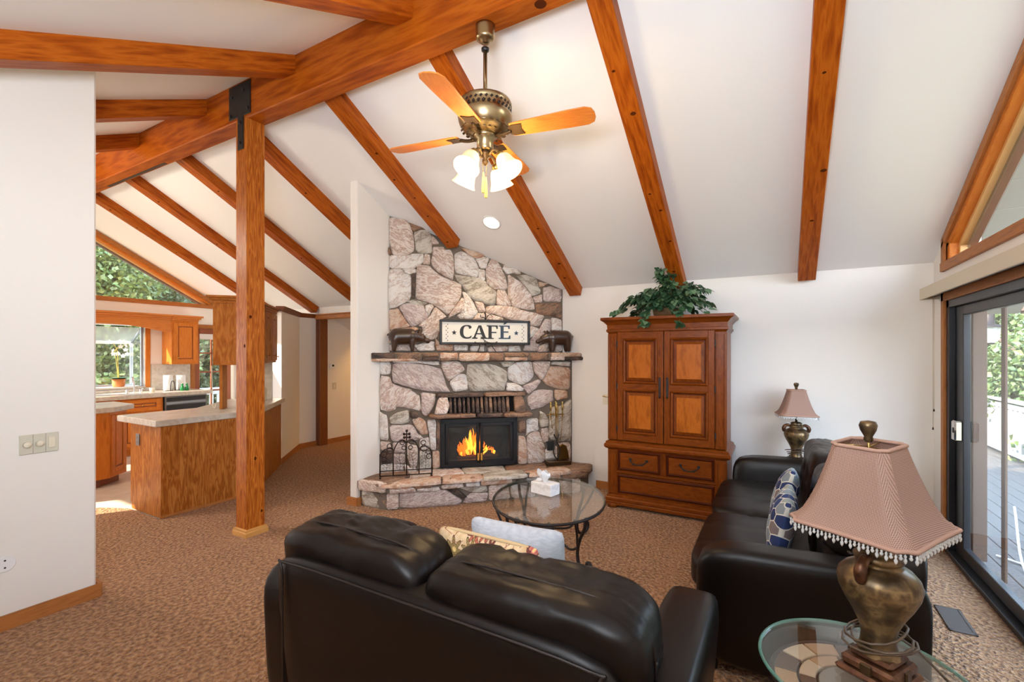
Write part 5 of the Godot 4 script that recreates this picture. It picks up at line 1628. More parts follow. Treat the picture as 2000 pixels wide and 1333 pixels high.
	prism(st2, [h2(h.call(1225, 1060)), h2(h.call(1420, 1060)), h2(h.call(1395, 900)), h2(h.call(1360, 800)), h2(h.call(1290, 765)), h2(h.call(1230, 800)), h2(h.call(1220, 930))], 0.02, 0.045, 0.008)
	put("ash_pan", st2, mats.brass_dark, t)

func h2(v: Vector3) -> Vector2:
	return Vector2(v.x, v.y)

# ================================================================= armoire and plant
func raised_panel(parent, x0, x1, y0, y1, z, m_frame, m_panel, called := "panel"):
	# moulding ring plus a raised field
	var o = Node3D.new()
	o.name = called
	parent.add_child(o, true)
	var ring = func(a, b, za, zb):                      # sloped frame between insets a and b
		var st = mb()
		var p = [Vector3(x0 + a, y0 + a, za), Vector3(x1 - a, y0 + a, za), Vector3(x1 - a, y1 - a, za), Vector3(x0 + a, y1 - a, za)]
		var q = [Vector3(x0 + b, y0 + b, zb), Vector3(x1 - b, y0 + b, zb), Vector3(x1 - b, y1 - b, zb), Vector3(x0 + b, y1 - b, zb)]
		for i in 4: quad(st, p[i], p[(i + 1) % 4], q[(i + 1) % 4], q[i])
		return st
	put("moulding", ring.call(0.0, 0.012, z, z + 0.014), m_frame, o)
	put("moulding", ring.call(0.012, 0.026, z + 0.014, z - 0.004), m_frame, o)
	put("groove", ring.call(0.026, 0.034, z - 0.004, z - 0.004), mats.cherry_glaze, o)
	put("moulding", ring.call(0.034, 0.062, z - 0.004, z + 0.010), m_frame, o)
	var st = mb()
	quad(st, Vector3(x0 + 0.062, y0 + 0.062, z + 0.010), Vector3(x1 - 0.062, y0 + 0.062, z + 0.010), Vector3(x1 - 0.062, y1 - 0.062, z + 0.010), Vector3(x0 + 0.062, y1 - 0.062, z + 0.010))
	put("field", st, m_panel, o)
	return o

func armoire():
	var a = thing("armoire", "tall cherry-stained two-door armoire with drawers against the back wall", "armoire", P(-0.93, 0, 4.55))
	var part = func(called, c, s, m, bevel := 0.004, parent = a):
		var st = mb()
		box(st, c, s, bevel)
		return put(called, st, m, parent)
	# local: x along the wall, z towards the room (front face at z = 0)
	part.call("lower_case", Vector3(0, 0.36, -0.27), Vector3(1.10, 0.50, 0.52), mats.cherry_y)
	part.call("upper_case", Vector3(0, 1.22, -0.28), Vector3(1.08, 1.12, 0.50), mats.cherry_y)
	# mouldings: stepped profiles swept round front and sides
	var sweep = func(called, prof, m):
		var st = mb()
		for i in prof.size() - 1:
			var p = prof[i]
			var q = prof[i + 1]
			var ring = func(o, y): return [Vector3(-0.555 - o, y, -0.54), Vector3(-0.555 - o, y, 0.0 + o), Vector3(0.555 + o, y, 0.0 + o), Vector3(0.555 + o, y, -0.54)]
			var r0 = ring.call(p[0], p[1])
			var r1 = ring.call(q[0], q[1])
			for k in 3: quad(st, r0[k], r0[k + 1], r1[k + 1], r1[k])
		return put(called, st, m, a)
	sweep.call("cornice", [[-0.015, 1.74], [0.0, 1.76], [0.008, 1.765], [0.008, 1.785], [0.0, 1.79], [0.002, 1.83], [0.014, 1.845], [0.03, 1.862], [0.05, 1.875], [0.055, 1.88], [0.055, 1.90], [0.05, 1.905], [-0.3, 1.905]], mats.cherry_x)
	sweep.call("waist_moulding", [[-0.02, 0.58], [0.0, 0.588], [0.018, 0.60], [0.026, 0.612], [0.026, 0.63], [0.02, 0.64], [0.012, 0.645], [0.012, 0.66], [-0.02, 0.675]], mats.cherry_x)
	sweep.call("plinth", [[0.0, 0.03], [0.016, 0.03], [0.016, 0.055], [0.008, 0.065], [0.014, 0.075], [0.014, 0.095], [0.004, 0.105], [0.004, 0.12], [-0.01, 0.13], [-0.02, 0.14]], mats.cherry_x)
	for x in [-0.50, 0.50]:
		for z in [-0.03, -0.48]:
			var st = mb()
			lathe(st, [Vector2(0.0, 0.0), Vector2(0.05, 0.0), Vector2(0.062, 0.015), Vector2(0.058, 0.035), Vector2(0.05, 0.045)], 14, Transform3D(Basis.IDENTITY, Vector3(x, 0, z)))
			put("foot", st, mats.cherry_y, a)
	# fluted corner pilasters, upper and lower
	for s in [-1, 1]:
		for yy in [[0.68, 1.745], [0.14, 0.58]]:
			var pil = part.call("pilaster", Vector3(s * 0.50, (yy[0] + yy[1]) / 2, -0.012), Vector3(0.095, yy[1] - yy[0], 0.03), mats.cherry_y)
			for k in [-1, 1]:
				part.call("fillet", Vector3(s * 0.50 + k * 0.032, (yy[0] + yy[1]) / 2, 0.006), Vector3(0.012, yy[1] - yy[0] - 0.05, 0.012), mats.cherry_y, 0.003, pil)
			part.call("recess", Vector3(s * 0.50, (yy[0] + yy[1]) / 2, 0.002), Vector3(0.05, yy[1] - yy[0] - 0.06, 0.006), mats.cherry_y, 0.001, pil)
	# doors
	for d in [[-0.448, -0.004, -0.035], [0.004, 0.448, 0.035]]:
		var x0 = d[0]
		var x1 = d[1]
		var door = part.call("door", Vector3((x0 + x1) / 2, 1.22, -0.016), Vector3(x1 - x0, 1.075, 0.018), mats.cherry_glaze, 0.002)
		var inner = 0.055
		for f in [[Vector3(x0 + 0.0275, 1.22, -0.004), Vector3(0.055, 1.075, 0.024)], [Vector3(x1 - 0.0275, 1.22, -0.004), Vector3(0.055, 1.075, 0.024)]]:
			part.call("stile", f[0], f[1], mats.cherry_y, 0.003, door)
		for f in [[1.725, 0.066], [1.219, 0.056], [0.716, 0.066]]:
			part.call("rail", Vector3((x0 + x1) / 2, f[0], -0.0045), Vector3(x1 - x0 - 0.108, f[1], 0.023), mats.cherry_x, 0.003, door)
		for yy in [[1.245, 1.693], [0.748, 1.193]]:
			raised_panel(door, x0 + 0.054, x1 - 0.054, yy[0], yy[1], 0.001, mats.cherry_y, mats.cherry_panel)
		var hs = mb()
		var hx = d[2]
		tube(hs, curve_pts([Vector3(hx, 1.12, 0.012), Vector3(hx, 1.135, 0.03), Vector3(hx, 1.22, 0.034), Vector3(hx, 1.30, 0.03), Vector3(hx, 1.315, 0.012)], 4), 0.006, 8)
		box(hs, Vector3(hx, 1.22, 0.009), Vector3(0.018, 0.19, 0.003), 0.001)
		for y in [1.14, 1.19, 1.25, 1.30]: disc(hs, Vector3(hx, y, 0.03), Vector3(0, 0, 1), 0.009, 0.008, 8)
		put("handle", hs, mats.iron, door)
		for y in [0.80, 1.22, 1.64]:
			part.call("hinge", Vector3(x0 - 0.004 if d[0] < -0.1 else x1 + 0.004, y, 0.008), Vector3(0.012, 0.06, 0.012), mats.iron, 0.003, door)
	# drawers
	for d in [[-0.455, -0.022, 0.376, 0.59, true], [0.012, 0.455, 0.376, 0.59, true], [-0.455, 0.455, 0.150, 0.345, false]]:
		var dr = part.call("drawer", Vector3((d[0] + d[1]) / 2, (d[2] + d[3]) / 2, -0.006), Vector3(d[1] - d[0], d[3] - d[2], 0.014), mats.cherry_x, 0.002)
		var st = mb()
		var x0 = d[0] + 0.008
		var x1 = d[1] - 0.008
		for k in [[0.0, 0.014, 0.001, 0.013], [0.014, 0.026, 0.013, 0.002]]:
			var p = [Vector3(x0 + k[0], d[2] + 0.006 + k[0], k[2]), Vector3(x1 - k[0], d[2] + 0.006 + k[0], k[2]), Vector3(x1 - k[0], d[3] - 0.006 - k[0], k[2]), Vector3(x0 + k[0], d[3] - 0.006 - k[0], k[2])]
			var q = [Vector3(x0 + k[1], d[2] + 0.006 + k[1], k[3]), Vector3(x1 - k[1], d[2] + 0.006 + k[1], k[3]), Vector3(x1 - k[1], d[3] - 0.006 - k[1], k[3]), Vector3(x0 + k[1], d[3] - 0.006 - k[1], k[3])]
			for i in 4: quad(st, p[i], p[(i + 1) % 4], q[(i + 1) % 4], q[i])
		put("moulding", st, mats.cherry_glaze, dr)
		st = mb()
		quad(st, Vector3(x0 + 0.026, d[2] + 0.032, 0.0024), Vector3(x1 - 0.026, d[2] + 0.032, 0.0024), Vector3(x1 - 0.026, d[3] - 0.032, 0.0024), Vector3(x0 + 0.026, d[3] - 0.032, 0.0024))
		put("field", st, mats.cherry_x, dr)
		if d[4]:
			var hs = mb()
			var cx = (d[0] + d[1]) / 2
			var cy = 0.482
			tube(hs, curve_pts([Vector3(cx - 0.08, cy + 0.018, 0.014), Vector3(cx - 0.072, cy + 0.005, 0.034), Vector3(cx - 0.04, cy - 0.018, 0.036), Vector3(cx, cy - 0.024, 0.036), Vector3(cx + 0.04, cy - 0.018, 0.036), Vector3(cx + 0.072, cy + 0.005, 0.034), Vector3(cx + 0.08, cy + 0.018, 0.014)], 4), 0.006, 8)
			for s in [-1, 1]:
				disc(hs, Vector3(cx + 0.08 * s, cy + 0.018, 0.004), Vector3(0, 0, 1), 0.014, 0.014, 10)
				disc(hs, Vector3(cx + 0.042 * s, cy - 0.018, 0.03), Vector3(0, 0, 1), 0.010, 0.012, 10)
			put("handle", hs, mats.iron, dr)
	part.call("divider", Vector3(0, 0.36, 0.0), Vector3(0.92, 0.018, 0.012), mats.cherry_x)
	# beaded edge on the side
	var st3 = mb()
	for k in 60: disc(st3, Vector3(0.545, 0.72 + k * 0.017, -0.02), Vector3(1, 0, 0.3), 0.006, 0.004, 6)
	var bead = put("bead_moulding", st3, mats.cherry_glaze, a)
	bead.set_meta("kind", "stuff")

func ivy_leaf(seed_) -> ArrayMesh:
	var r := RandomNumberGenerator.new()
	r.seed = seed_
	var st = mb()
	smooth(st)
	# heart-shaped blade folded along the midrib, 1 unit long
	var outline = [Vector2(0, 0), Vector2(0.22, -0.08), Vector2(0.42, 0.08), Vector2(0.44, 0.32), Vector2(0.30, 0.58), Vector2(0.14, 0.82), Vector2(0, 1.0)]
	var droop = func(p): return Vector3(p.x, -0.18 * p.y * p.y + 0.20 * absf(p.x) * (1.0 + 0.4 * sin(p.y * 9.0 + seed_)), p.y)
	for s in [-1, 1]:
		for i in outline.size() - 1:
			var a = droop.call(Vector2(outline[i].x * s, outline[i].y))
			var b = droop.call(Vector2(outline[i + 1].x * s, outline[i + 1].y))
			var ma = droop.call(Vector2(0, maxf(outline[i].y, 0.0)))
			var mb_ = droop.call(Vector2(0, outline[i + 1].y))
			if s > 0: quad(st, ma, a, b, mb_)
			else: quad(st, mb_, b, a, ma)
	return mesh_of(st)

func ivy():
	var t = thing("ivy_arrangement", "trailing green silk ivy arrangement on top of the armoire", "plant", P(-0.95, 1.905, 4.80))
	var r := RandomNumberGenerator.new()
	r.seed = 11
	var st = mb()
	lathe(st, [Vector2(0.0, 0.0), Vector2(0.11, 0.0), Vector2(0.13, 0.03), Vector2(0.14, 0.09), Vector2(0.12, 0.09), Vector2(0.0, 0.07)], 18)
	put("basket", st, mats.wicker, t)
	var leaves = [ivy_leaf(1), ivy_leaf(2), ivy_leaf(3)]
	var ends = []
	for k in 30:
		var a = TAU * k / 30.0 + r.randf_range(-0.1, 0.1)
		var reach = r.randf_range(0.25, 0.55)
		var rise = r.randf_range(0.05, 0.36)
		if absf(cos(a)) < 0.4: reach *= 0.45
		var tip = Vector3(cos(a) * reach, rise * (1.0 - 0.5 * reach), sin(a) * minf(reach, 0.22))
		ends.append([tip, 0.0])
	for k in [[-0.15, 0.30], [-0.13, 0.28], [0.17, 0.30], [0.10, 0.26], [-0.46, 0.22], [0.40, 0.25]]: ends.append([Vector3(k[0], -0.02 if k[1] > 0.27 else 0.03, k[1]), 1.0])
	ends.append([Vector3(-0.085, 0.49, 0.02), 2.0]); ends.append([Vector3(0.06, 0.42, 0.0), 2.0]); ends.append([Vector3(-0.07, 0.40, 0.05), 2.0])
	for e in ends:
		var tip: Vector3 = e[0]
		var start = Vector3(r.randf_range(-0.06, 0.06), 0.08, r.randf_range(-0.05, 0.05))
		var mid = start.lerp(tip, 0.5) + Vector3(0, 0.10 + r.randf() * 0.06, 0)
		var path = curve_pts([start, mid, tip], 6)
		if e[1] == 1.0 and tip.z > 0.27: path = curve_pts([start, mid, Vector3(tip.x, 0.05, 0.24), Vector3(tip.x, -0.06, 0.305), Vector3(tip.x + 0.01, -0.09, 0.31)], 4)
		st = mb()
		tube(st, path, 0.0022, 5)
		put("stem", st, mats.stem, t)
		for i in range(2, path.size()):
			for k in (1 if i < 3 else 2):
				var sz = r.randf_range(0.05, 0.085)
				var p = path[i] + Vector3(r.randf_range(-1, 1), r.randf_range(-0.4, 0.6), r.randf_range(-1, 1)) * 0.028
				if p.y < 0.02 and p.z < 0.29: p.y = 0.02
				var out = Vector3(p.x, 0, p.z + 0.12)
				var yaw = atan2(out.x, out.z) + r.randf_range(-1.0, 1.0)
				var o = put("leaf", leaves[r.randi() % 3], mats["ivy_%d" % (r.randi() % 3)], t)
				o.transform = Transform3D(Basis.from_euler(Vector3(r.randf_range(0.0, 0.9), yaw, r.randf_range(-0.5, 0.5))).scaled(Vector3.ONE * sz), p)

# ================================================================= ceiling fan
func fan():
	var f = thing("ceiling_fan", "four-blade antique brass ceiling fan with bell glass lights hanging from ridge beam", "ceiling fan", P(-1.53, 3.53, RIDGE), deg_to_rad(29.7))
	# local x = camera right, local -z = camera forward; y down from the beam
	var st = mb()
	lathe(st, [Vector2(0.0, -0.106), Vector2(0.024, -0.104), Vector2(0.03, -0.092), Vector2(0.046, -0.086), Vector2(0.055, -0.078), Vector2(0.057, -0.068), Vector2(0.057, -0.012), Vector2(0.06, 0.0), Vector2(0.0, 0.0)], 24)
	put("canopy", st, mats.antique_brass, f)
	st = mb()
	lathe(st, [Vector2(0.0, -0.155), Vector2(0.022, -0.15), Vector2(0.024, -0.135), Vector2(0.0, -0.13)], 16)
	put("collar", st, mats.black, f)
	st = mb()
	tube(st, [Vector3(0, -0.14, 0), Vector3(0, -0.47, 0)], 0.0125, 12)
	put("downrod", st, mats.antique_brass, f)
	st = mb()
	lathe(st, [Vector2(0.075, -0.665), Vector2(0.12, -0.645), Vector2(0.155, -0.60), Vector2(0.165, -0.565), Vector2(0.165, -0.545), Vector2(0.158, -0.54), Vector2(0.158, -0.488), Vector2(0.162, -0.482), Vector2(0.155, -0.465), Vector2(0.11, -0.452), Vector2(0.03, -0.445), Vector2(0.0, -0.445)], 40)
	var motor = put("motor_housing", st, mats.antique_brass, f)
	for k in 32:                                              # pierced band
		st = mb()
		for row in 2:
			box(st, Basis(Vector3.UP, TAU * (k + 0.5 * row) / 32) * Vector3(0, -0.525 + row * 0.024, 0.1585), Vector3(0.017, 0.013, 0.003), 0.001, Basis(Vector3.UP, TAU * (k + 0.5 * row) / 32) * Basis(Vector3(0, 0, 1), PI / 4))
		put("vent", st, mats.iron_brown, motor)
	for k in 20:                                              # slots in the bowl
		var turn = Basis(Vector3.UP, TAU * k / 20)
		st = mb()
		box(st, turn * Vector3(0, -0.625, 0.137), Vector3(0.02, 0.003, 0.026), 0.0, turn * Basis(Vector3(1, 0, 0), 0.72))
		box(st, turn * Vector3(0, -0.652, 0.106), Vector3(0.014, 0.003, 0.022), 0.0, turn * Basis(Vector3(1, 0, 0), 0.45))
		put("slot", st, mats.antique_dark, motor)
	st = mb()
	lathe(st, [Vector2(0.0, -0.76), Vector2(0.045, -0.757), Vector2(0.05, -0.74), Vector2(0.05, -0.69), Vector2(0.07, -0.68), Vector2(0.075, -0.665), Vector2(0.0, -0.66)], 24)
	put("switch_housing", st, mats.antique_brass, f)
	st = mb()
	lathe(st, [Vector2(0.0, -0.845), Vector2(0.012, -0.84), Vector2(0.02, -0.82), Vector2(0.012, -0.80), Vector2(0.032, -0.785), Vector2(0.036, -0.765), Vector2(0.0, -0.755)], 20)
	put("light_hub", st, mats.antique_dark, f)
	# blades with their irons
	for k in 4:
		var turn = Basis(Vector3.UP, deg_to_rad(-21.0 + 90.0 * k))      # angles measured so that tips match the room
		var blade = Node3D.new()
		blade.name = "blade"
		f.add_child(blade, true)
		blade.transform = Transform3D(turn * Basis(Vector3(1, 0, 0), -0.20), Vector3(0, -0.655, 0))
		st = mb()
		prism(st, [[0.17, -0.052], [0.20, -0.058], [0.52, -0.072], [0.62, -0.072], [0.655, -0.055], [0.668, -0.02], [0.668, 0.02], [0.655, 0.055], [0.62, 0.072], [0.52, 0.072], [0.20, 0.058], [0.17, 0.052]], -0.004, 0.004, 0.0015, Transform3D(Basis(Vector3(1, 0, 0), Vector3(0, 0, -1), Vector3(0, 1, 0)), Vector3.ZERO))
		put("board", st, mats.blade, blade)
		st = mb()
		prism(st, [[0.16, -0.030], [0.18, -0.046], [0.245, -0.044], [0.235, 0.0], [0.245, 0.044], [0.18, 0.046], [0.16, 0.030]], -0.009, -0.004, 0.001, Transform3D(Basis(Vector3(1, 0, 0), Vector3(0, 0, -1), Vector3(0, 1, 0)), Vector3.ZERO))
		tube(st, curve_pts([Vector3(0.17, -0.008, 0), Vector3(0.12, -0.02, 0), Vector3(0.07, -0.02, 0)], 4), 0.011, 8)
		put("blade_iron", st, mats.antique_dark, blade)
	# four bell shades on curved arms
	for k in 4:
		var a = deg_to_rad([239.0, 323.0, 140.0, 59.0][k])
		var out = Vector3(cos(a), 0, -sin(a))
		var socket = Vector3(0, -0.795, 0) + out * 0.11
		st = mb()
		tube(st, curve_pts([Vector3(0, -0.785, 0) + out * 0.03, Vector3(0, -0.765, 0) + out * 0.07, socket], 4), 0.007, 8)
		put("light_arm", st, mats.antique_brass, f)
		var axis = (Vector3.DOWN * 0.85 + out * 0.55).normalized()
		var side = axis.cross(Vector3.UP).normalized()
		var frame = Transform3D(Basis(side, -axis, side.cross(-axis)), socket)
		st = mb()
		lathe(st, [Vector2(0.020, -0.035), Vector2(0.028, -0.03), Vector2(0.028, -0.018), Vector2(0.02, 0.0), Vector2(0.0, 0.005)], 16, frame)
		put("fitter", st, mats.brass, f)
		st = mb()
		lathe(st, [Vector2(0.078, -0.148), Vector2(0.066, -0.125), Vector2(0.056, -0.095), Vector2(0.05, -0.065), Vector2(0.042, -0.043), Vector2(0.027, -0.03)], 24, frame)
		put("bell_shade", st, mats.shade_glass, f)
		st = mb()
		lathe(st, [Vector2(0.0, -0.118), Vector2(0.018, -0.110), Vector2(0.026, -0.092), Vector2(0.02, -0.07), Vector2(0.012, -0.05), Vector2(0.0, -0.045)], 14, frame)
		put("bulb", st, mats.bulb, f)
		var l := OmniLight3D.new()
		l.name = "fan_bulb_light"
		f.add_child(l, true)
		l.position = frame * Vector3(0, -0.09, 0)
		l.light_color = Color(1.0, 0.86, 0.64)
		l.light_energy = FAN_LIGHT
		l.light_size = 0.025
		l.omni_range = 12.0
		l.omni_attenuation = 2.0
		l.shadow_enabled = true
	for c in [[0.012, -1.05], [-0.018, -1.02]]:
		st = mb()
		tube(st, [Vector3(c[0], -0.78, 0.03), Vector3(c[0] * 0.5, -0.92, 0.035)], 0.0015, 5)
		var cord = put("pull_chain", st, mats.brass, f)
		st = mb()
		lathe(st, [Vector2(0.009, c[1]), Vector2(0.011, c[1] + 0.02), Vector2(0.007, c[1] + 0.09), Vector2(0.004, c[1] + 0.12), Vector2(0.0, c[1] + 0.125)], 10, Transform3D(Basis.IDENTITY, Vector3(c[0] * 0.5, 0, 0.035)))
		put("tassel", st, mats.tassel, cord)
	# recessed downlight in the far slope
	var slope = Basis(Vector3(1, 0, 0), -atan(PITCH))
	var d = thing("recessed_light", "round lit recessed ceiling light above the fireplace", "ceiling light", P(-2.552, far_ceiling(4.046) - 0.001, 4.046))
	d.basis = slope
	st = mb()
	lathe(st, [Vector2(0.085, -0.004), Vector2(0.10, -0.006), Vector2(0.102, 0.0), Vector2(0.085, 0.0)], 28)
	put("trim_ring", st, mats.white, d)
	st = mb()
	disc(st, Vector3(0, 0.0, 0), Vector3.DOWN, 0.085, 0.003, 28)
	put("lens", st, mats.downlight, d)
	var sp := SpotLight3D.new()
	sp.name = "downlight_beam"
	d.add_child(sp)
	sp.position = Vector3(0, -0.03, 0)
	sp.rotation.x = -PI / 2 + atan(PITCH)
	sp.light_color = Color(1.0, 0.86, 0.66)
	sp.light_energy = 1.8
	sp.light_size = 0.07
	sp.spot_angle = 55
	sp.spot_range = 8.0
	sp.spot_attenuation = 2.0
	sp.shadow_enabled = true

# ================================================================= sofas
func make_sofa(called, label, at, turn, W, seats, depth, arm_back, tufted):
	var t = thing(called, label, "sofa", at, turn)
	# local: x along the width, z forward, back at z = 0
	var aw = 0.19
	var st
	st = mb()
	box(st, Vector3(0, 0.19, depth / 2 - 0.02), Vector3(W - aw * 1.2, 0.26, depth - 0.10), 0.02)
	put("base", st, mats.leather_plain, t)
	# back frame
	st = mb()
	soft(st, Vector3(W - 2 * aw + 0.16, 0.68, 0.16), 14, 9.0, func(q, w): return w + Vector3(0, 0, -0.02 * q.y), Transform3D(Basis.IDENTITY, Vector3(0, 0.41, 0.09)))
	var back = put("back_frame", st, mats.leather, t)
	if not tufted:
		st = mb()
		var hw = (W - 2 * aw + 0.02) / 2
		tube(st, curve_pts([Vector3(-hw, 0.12, -0.002), Vector3(-hw, 0.66, -0.008), Vector3(-hw + 0.03, 0.722, -0.006), Vector3(0, 0.73, -0.008), Vector3(hw - 0.03, 0.722, -0.006), Vector3(hw, 0.66, -0.008), Vector3(hw, 0.12, -0.002)], 6), 0.005, 6)
		put("piping", st, mats.piping, back)
	# arms, flared and rounded
	for s in [-1, 1]:
		st = mb()
		var len = depth - arm_back
		soft(st, Vector3(aw + 0.02, 0.59, len), 16, 6.0, func(q, w): return w + Vector3(s * (0.025 * (q.y + 1.0)) , 0.025 * q.z * -1.0 * (1.0 if q.y > 0 else 0.0) * 0.6, 0), Transform3D(Basis.IDENTITY, Vector3(s * (W / 2 - aw / 2 - 0.015), 0.35, len / 2 + 0.02)))
		put("arm", st, mats.leather, t)
	# seat cushions
	var inner = W - 2 * aw
	var sw = inner / seats
	for i in seats:
		var cx = -inner / 2 + sw * (i + 0.5)
		st = mb()
		soft(st, Vector3(sw - 0.006, 0.17, depth - 0.16), 22, 7.0, func(q, w):
			var dip = 0.0
			if tufted and q.y > 0.5:
				for k in [-0.33, 0.33]: dip += 0.010 * exp(-pow((q.x - k) / 0.035, 2.0)) + 0.010 * exp(-pow((q.z - k) / 0.035, 2.0))
			return w + Vector3(0, 0.012 * (1.0 - q.x * q.x) * (1.0 - q.z * q.z) * signf(q.y) - dip, 0), Transform3D(Basis.IDENTITY, Vector3(cx, 0.375, depth / 2 + 0.075)))
		put("seat_cushion", st, mats.leather, t)
	# back cushions: full, wrinkled, with a seam all round
	for i in seats:
		var bw = (inner + (0.25 if not tufted else 0.02)) / seats
		var cx = (i - (seats - 1) / 2.0) * bw
		var noise := FastNoiseLite.new()
		noise.seed = 31 + i
		noise.frequency = 1.3
		var size = Vector3(bw - 0.01, 0.37, 0.29) if not tufted else Vector3(bw - 0.01, 0.50, 0.26)
		var place = Transform3D(Basis(Vector3(1, 0, 0), -0.10), Vector3(cx, 0.665 if not tufted else 0.64, 0.185 if not tufted else 0.26))
		st = mb()
		soft(st, size, 26, 4.2 if tufted else 6.5, func(q, w):
			var ends = absf(q.x)
			var crease = 0.0
			for kk in [[-0.42, 0.05], [-0.30, 0.035], [0.15, 0.045], [0.36, 0.04], [0.52, 0.03]]: crease -= 0.009 * exp(-pow((q.x - kk[0] + 0.10 * q.z * (1.0 if i == 0 else -1.0)) / kk[1], 2.0)) * clampf(q.y, 0.0, 1.0) * clampf(0.6 + q.z, 0.0, 1.0)
			var pinch = 0.0
			if tufted and q.z > 0.3:
				for kx in [-0.5, 0.0, 0.5]:
					for ky in [-0.35, 0.2]: pinch += 0.035 * exp(-(pow((q.x - kx) / 0.13, 2.0) + pow((q.y - ky) / 0.22, 2.0)))
			return w + Vector3(0, crease + 0.012 * noise.get_noise_2d(q.x * 0.9, q.z * 0.9) - 0.03 * pow(ends, 6.0) * signf(q.y), 0.010 * noise.get_noise_2d(q.x * 1.2 + 5.0, q.y) - pinch), place)
		var c = put("back_cushion", st, mats.leather, t)
		if not tufted:
			st = mb()
			var loop = []
			for k in 48:
				var a = TAU * k / 48
				var hx = signf(cos(a)) * pow(absf(cos(a)), 0.42) * (size.x / 2 + 0.0035)
				var hy = signf(sin(a)) * pow(absf(sin(a)), 0.42) * (size.y / 2 + 0.002)
				loop.append(place * Vector3(hx, hy - 0.03 * pow(absf(hx) / (size.x / 2), 6.0) * signf(hy), -0.035))
			tube(st, loop, 0.0042, 5, true)
			put("piping", st, mats.piping, c)
	for x in [-1, 1]:
		for z in [0.06, depth - 0.14]:
			st = mb()
			box(st, Vector3(x * (W / 2 - 0.10), 0.035, z), Vector3(0.06, 0.07, 0.06), 0.006)
			put("foot", st, mats.feet, t)
	return t

func pillow(called, label, size, thick, material, xf, uv := true, fringe := false, group := ""):
	var t = thing(called, label, "pillow", Vector3.ZERO, 0.0, group)
	t.transform = xf
	var st = mb()
	# a square bag: thin at the seam, full in the middle, corners drawn out
	soft(st, Vector3(size, size, thick), 18, 12.0, func(q, w):
		var e = pow(maxf(absf(q.x), absf(q.y)), 4.0)
		var full = (1.0 - pow(absf(q.x), 2.4)) * (1.0 - pow(absf(q.y), 2.4))
		var pull = 1.0 - 0.07 * (1.0 - absf(q.x)) * e - 0.0
		return Vector3(w.x * (1.0 - 0.05 * (1.0 - q.y * q.y)) , w.y * (1.0 - 0.05 * (1.0 - q.x * q.x)), w.z * (0.06 + 0.94 * pow(maxf(full, 0.0), 0.5))), Transform3D.IDENTITY, 2)
	put("cover", st, material, t)
	if fringe:
		var loop = []
		for k in 56:
			var a = TAU * k / 56
			loop.append(Vector3(signf(cos(a)) * pow(absf(cos(a)), 0.22), signf(sin(a)) * pow(absf(sin(a)), 0.22), 0) * size * 0.485)
		st = mb()
		tube(st, loop, 0.007, 6, true)
		put("cord_trim", st, mats.cord_trim, t)
	return t

func pattern_image(kind: String) -> ImageTexture:
	var n = 512
	var im := Image.create(n, n, false, Image.FORMAT_RGB8)
	var r := RandomNumberGenerator.new()
	r.seed = 9
	if kind == "hexagons":                                   # printed honeycomb of navy, slate, sage and taupe cells with pale lines
		var cols = [Color8(36, 62, 112), Color8(128, 138, 146), Color8(150, 158, 152), Color8(120, 106, 104), Color8(136, 150, 160), Color8(30, 46, 90)]
		var pts = []
		var step = n / 5.0
		for j in range(-1, 7):
			for i in range(-1, 7): pts.append([Vector2((i + (0.5 if j % 2 else 0.0)) * step, j * step * 0.866), cols[(i * 7 + j * 3 + (i * j) % 5 + 12) % 6]])
		for y in n:
			for x in n:
				var p = Vector2(x, y)
				var d1 = 1e9
				var d2 = 1e9
				var c = Color.WHITE
				for q in pts:
					var d = p.distance_squared_to(q[0])
					if d < d1:
						d2 = d1; d1 = d; c = q[1]
					elif d < d2: d2 = d
				im.set_pixel(x, y, Color8(214, 210, 198) if sqrt(d2) - sqrt(d1) < 9.0 else c)
	else:                                                    # printed paisley and flowers in rust, rose and olive on cream
		var noise := FastNoiseLite.new()
		noise.seed = 3
		noise.frequency = 0.03
		for y in n:
			for x in n:
				var v = noise.get_noise_2d(x, y)
				im.set_pixel(x, y, Color8(222, 196, 158).lerp(Color8(204, 168, 124), clampf(v + 0.5, 0, 1)))
		for k in 26:
			var c = Vector2(r.randf() * n, r.randf() * n)
			var rad = r.randf_range(22, 52)
			var petals = 5 + r.randi() % 4
			var tone = [Color8(176, 92, 70), Color8(206, 130, 96), Color8(120, 56, 44), Color8(146, 120, 70), Color8(196, 110, 96)][r.randi() % 5]
			for y in range(-int(rad) - 2, int(rad) + 3):
				for x in range(-int(rad) - 2, int(rad) + 3):
					var q = Vector2(x, y)
					var a = q.angle()
					var edge = rad * (0.72 + 0.28 * cos(petals * a + k))
					var l = q.length()
					if l < edge:
						var col = tone
						if l > edge - 3.5: col = Color8(74, 38, 32)
						elif l < rad * 0.22: col = Color8(226, 190, 120)
						elif fmod(l, 11.0) < 2.5: col = tone.darkened(0.3)
						im.set_pixel(posmod(int(c.x) + x, n), posmod(int(c.y) + y, n), col)
		for k in 60:
			var p = Vector2(r.randf() * n, r.randf() * n)
			var a = r.randf() * TAU
			for s in 60:
				a += 0.06 * sin(k)
				p += Vector2(cos(a), sin(a)) * 1.4
				for d in 3: im.set_pixel(posmod(int(p.x) + d, n), posmod(int(p.y), n), Color8(112, 54, 44))
	return ImageTexture.create_from_image(im)

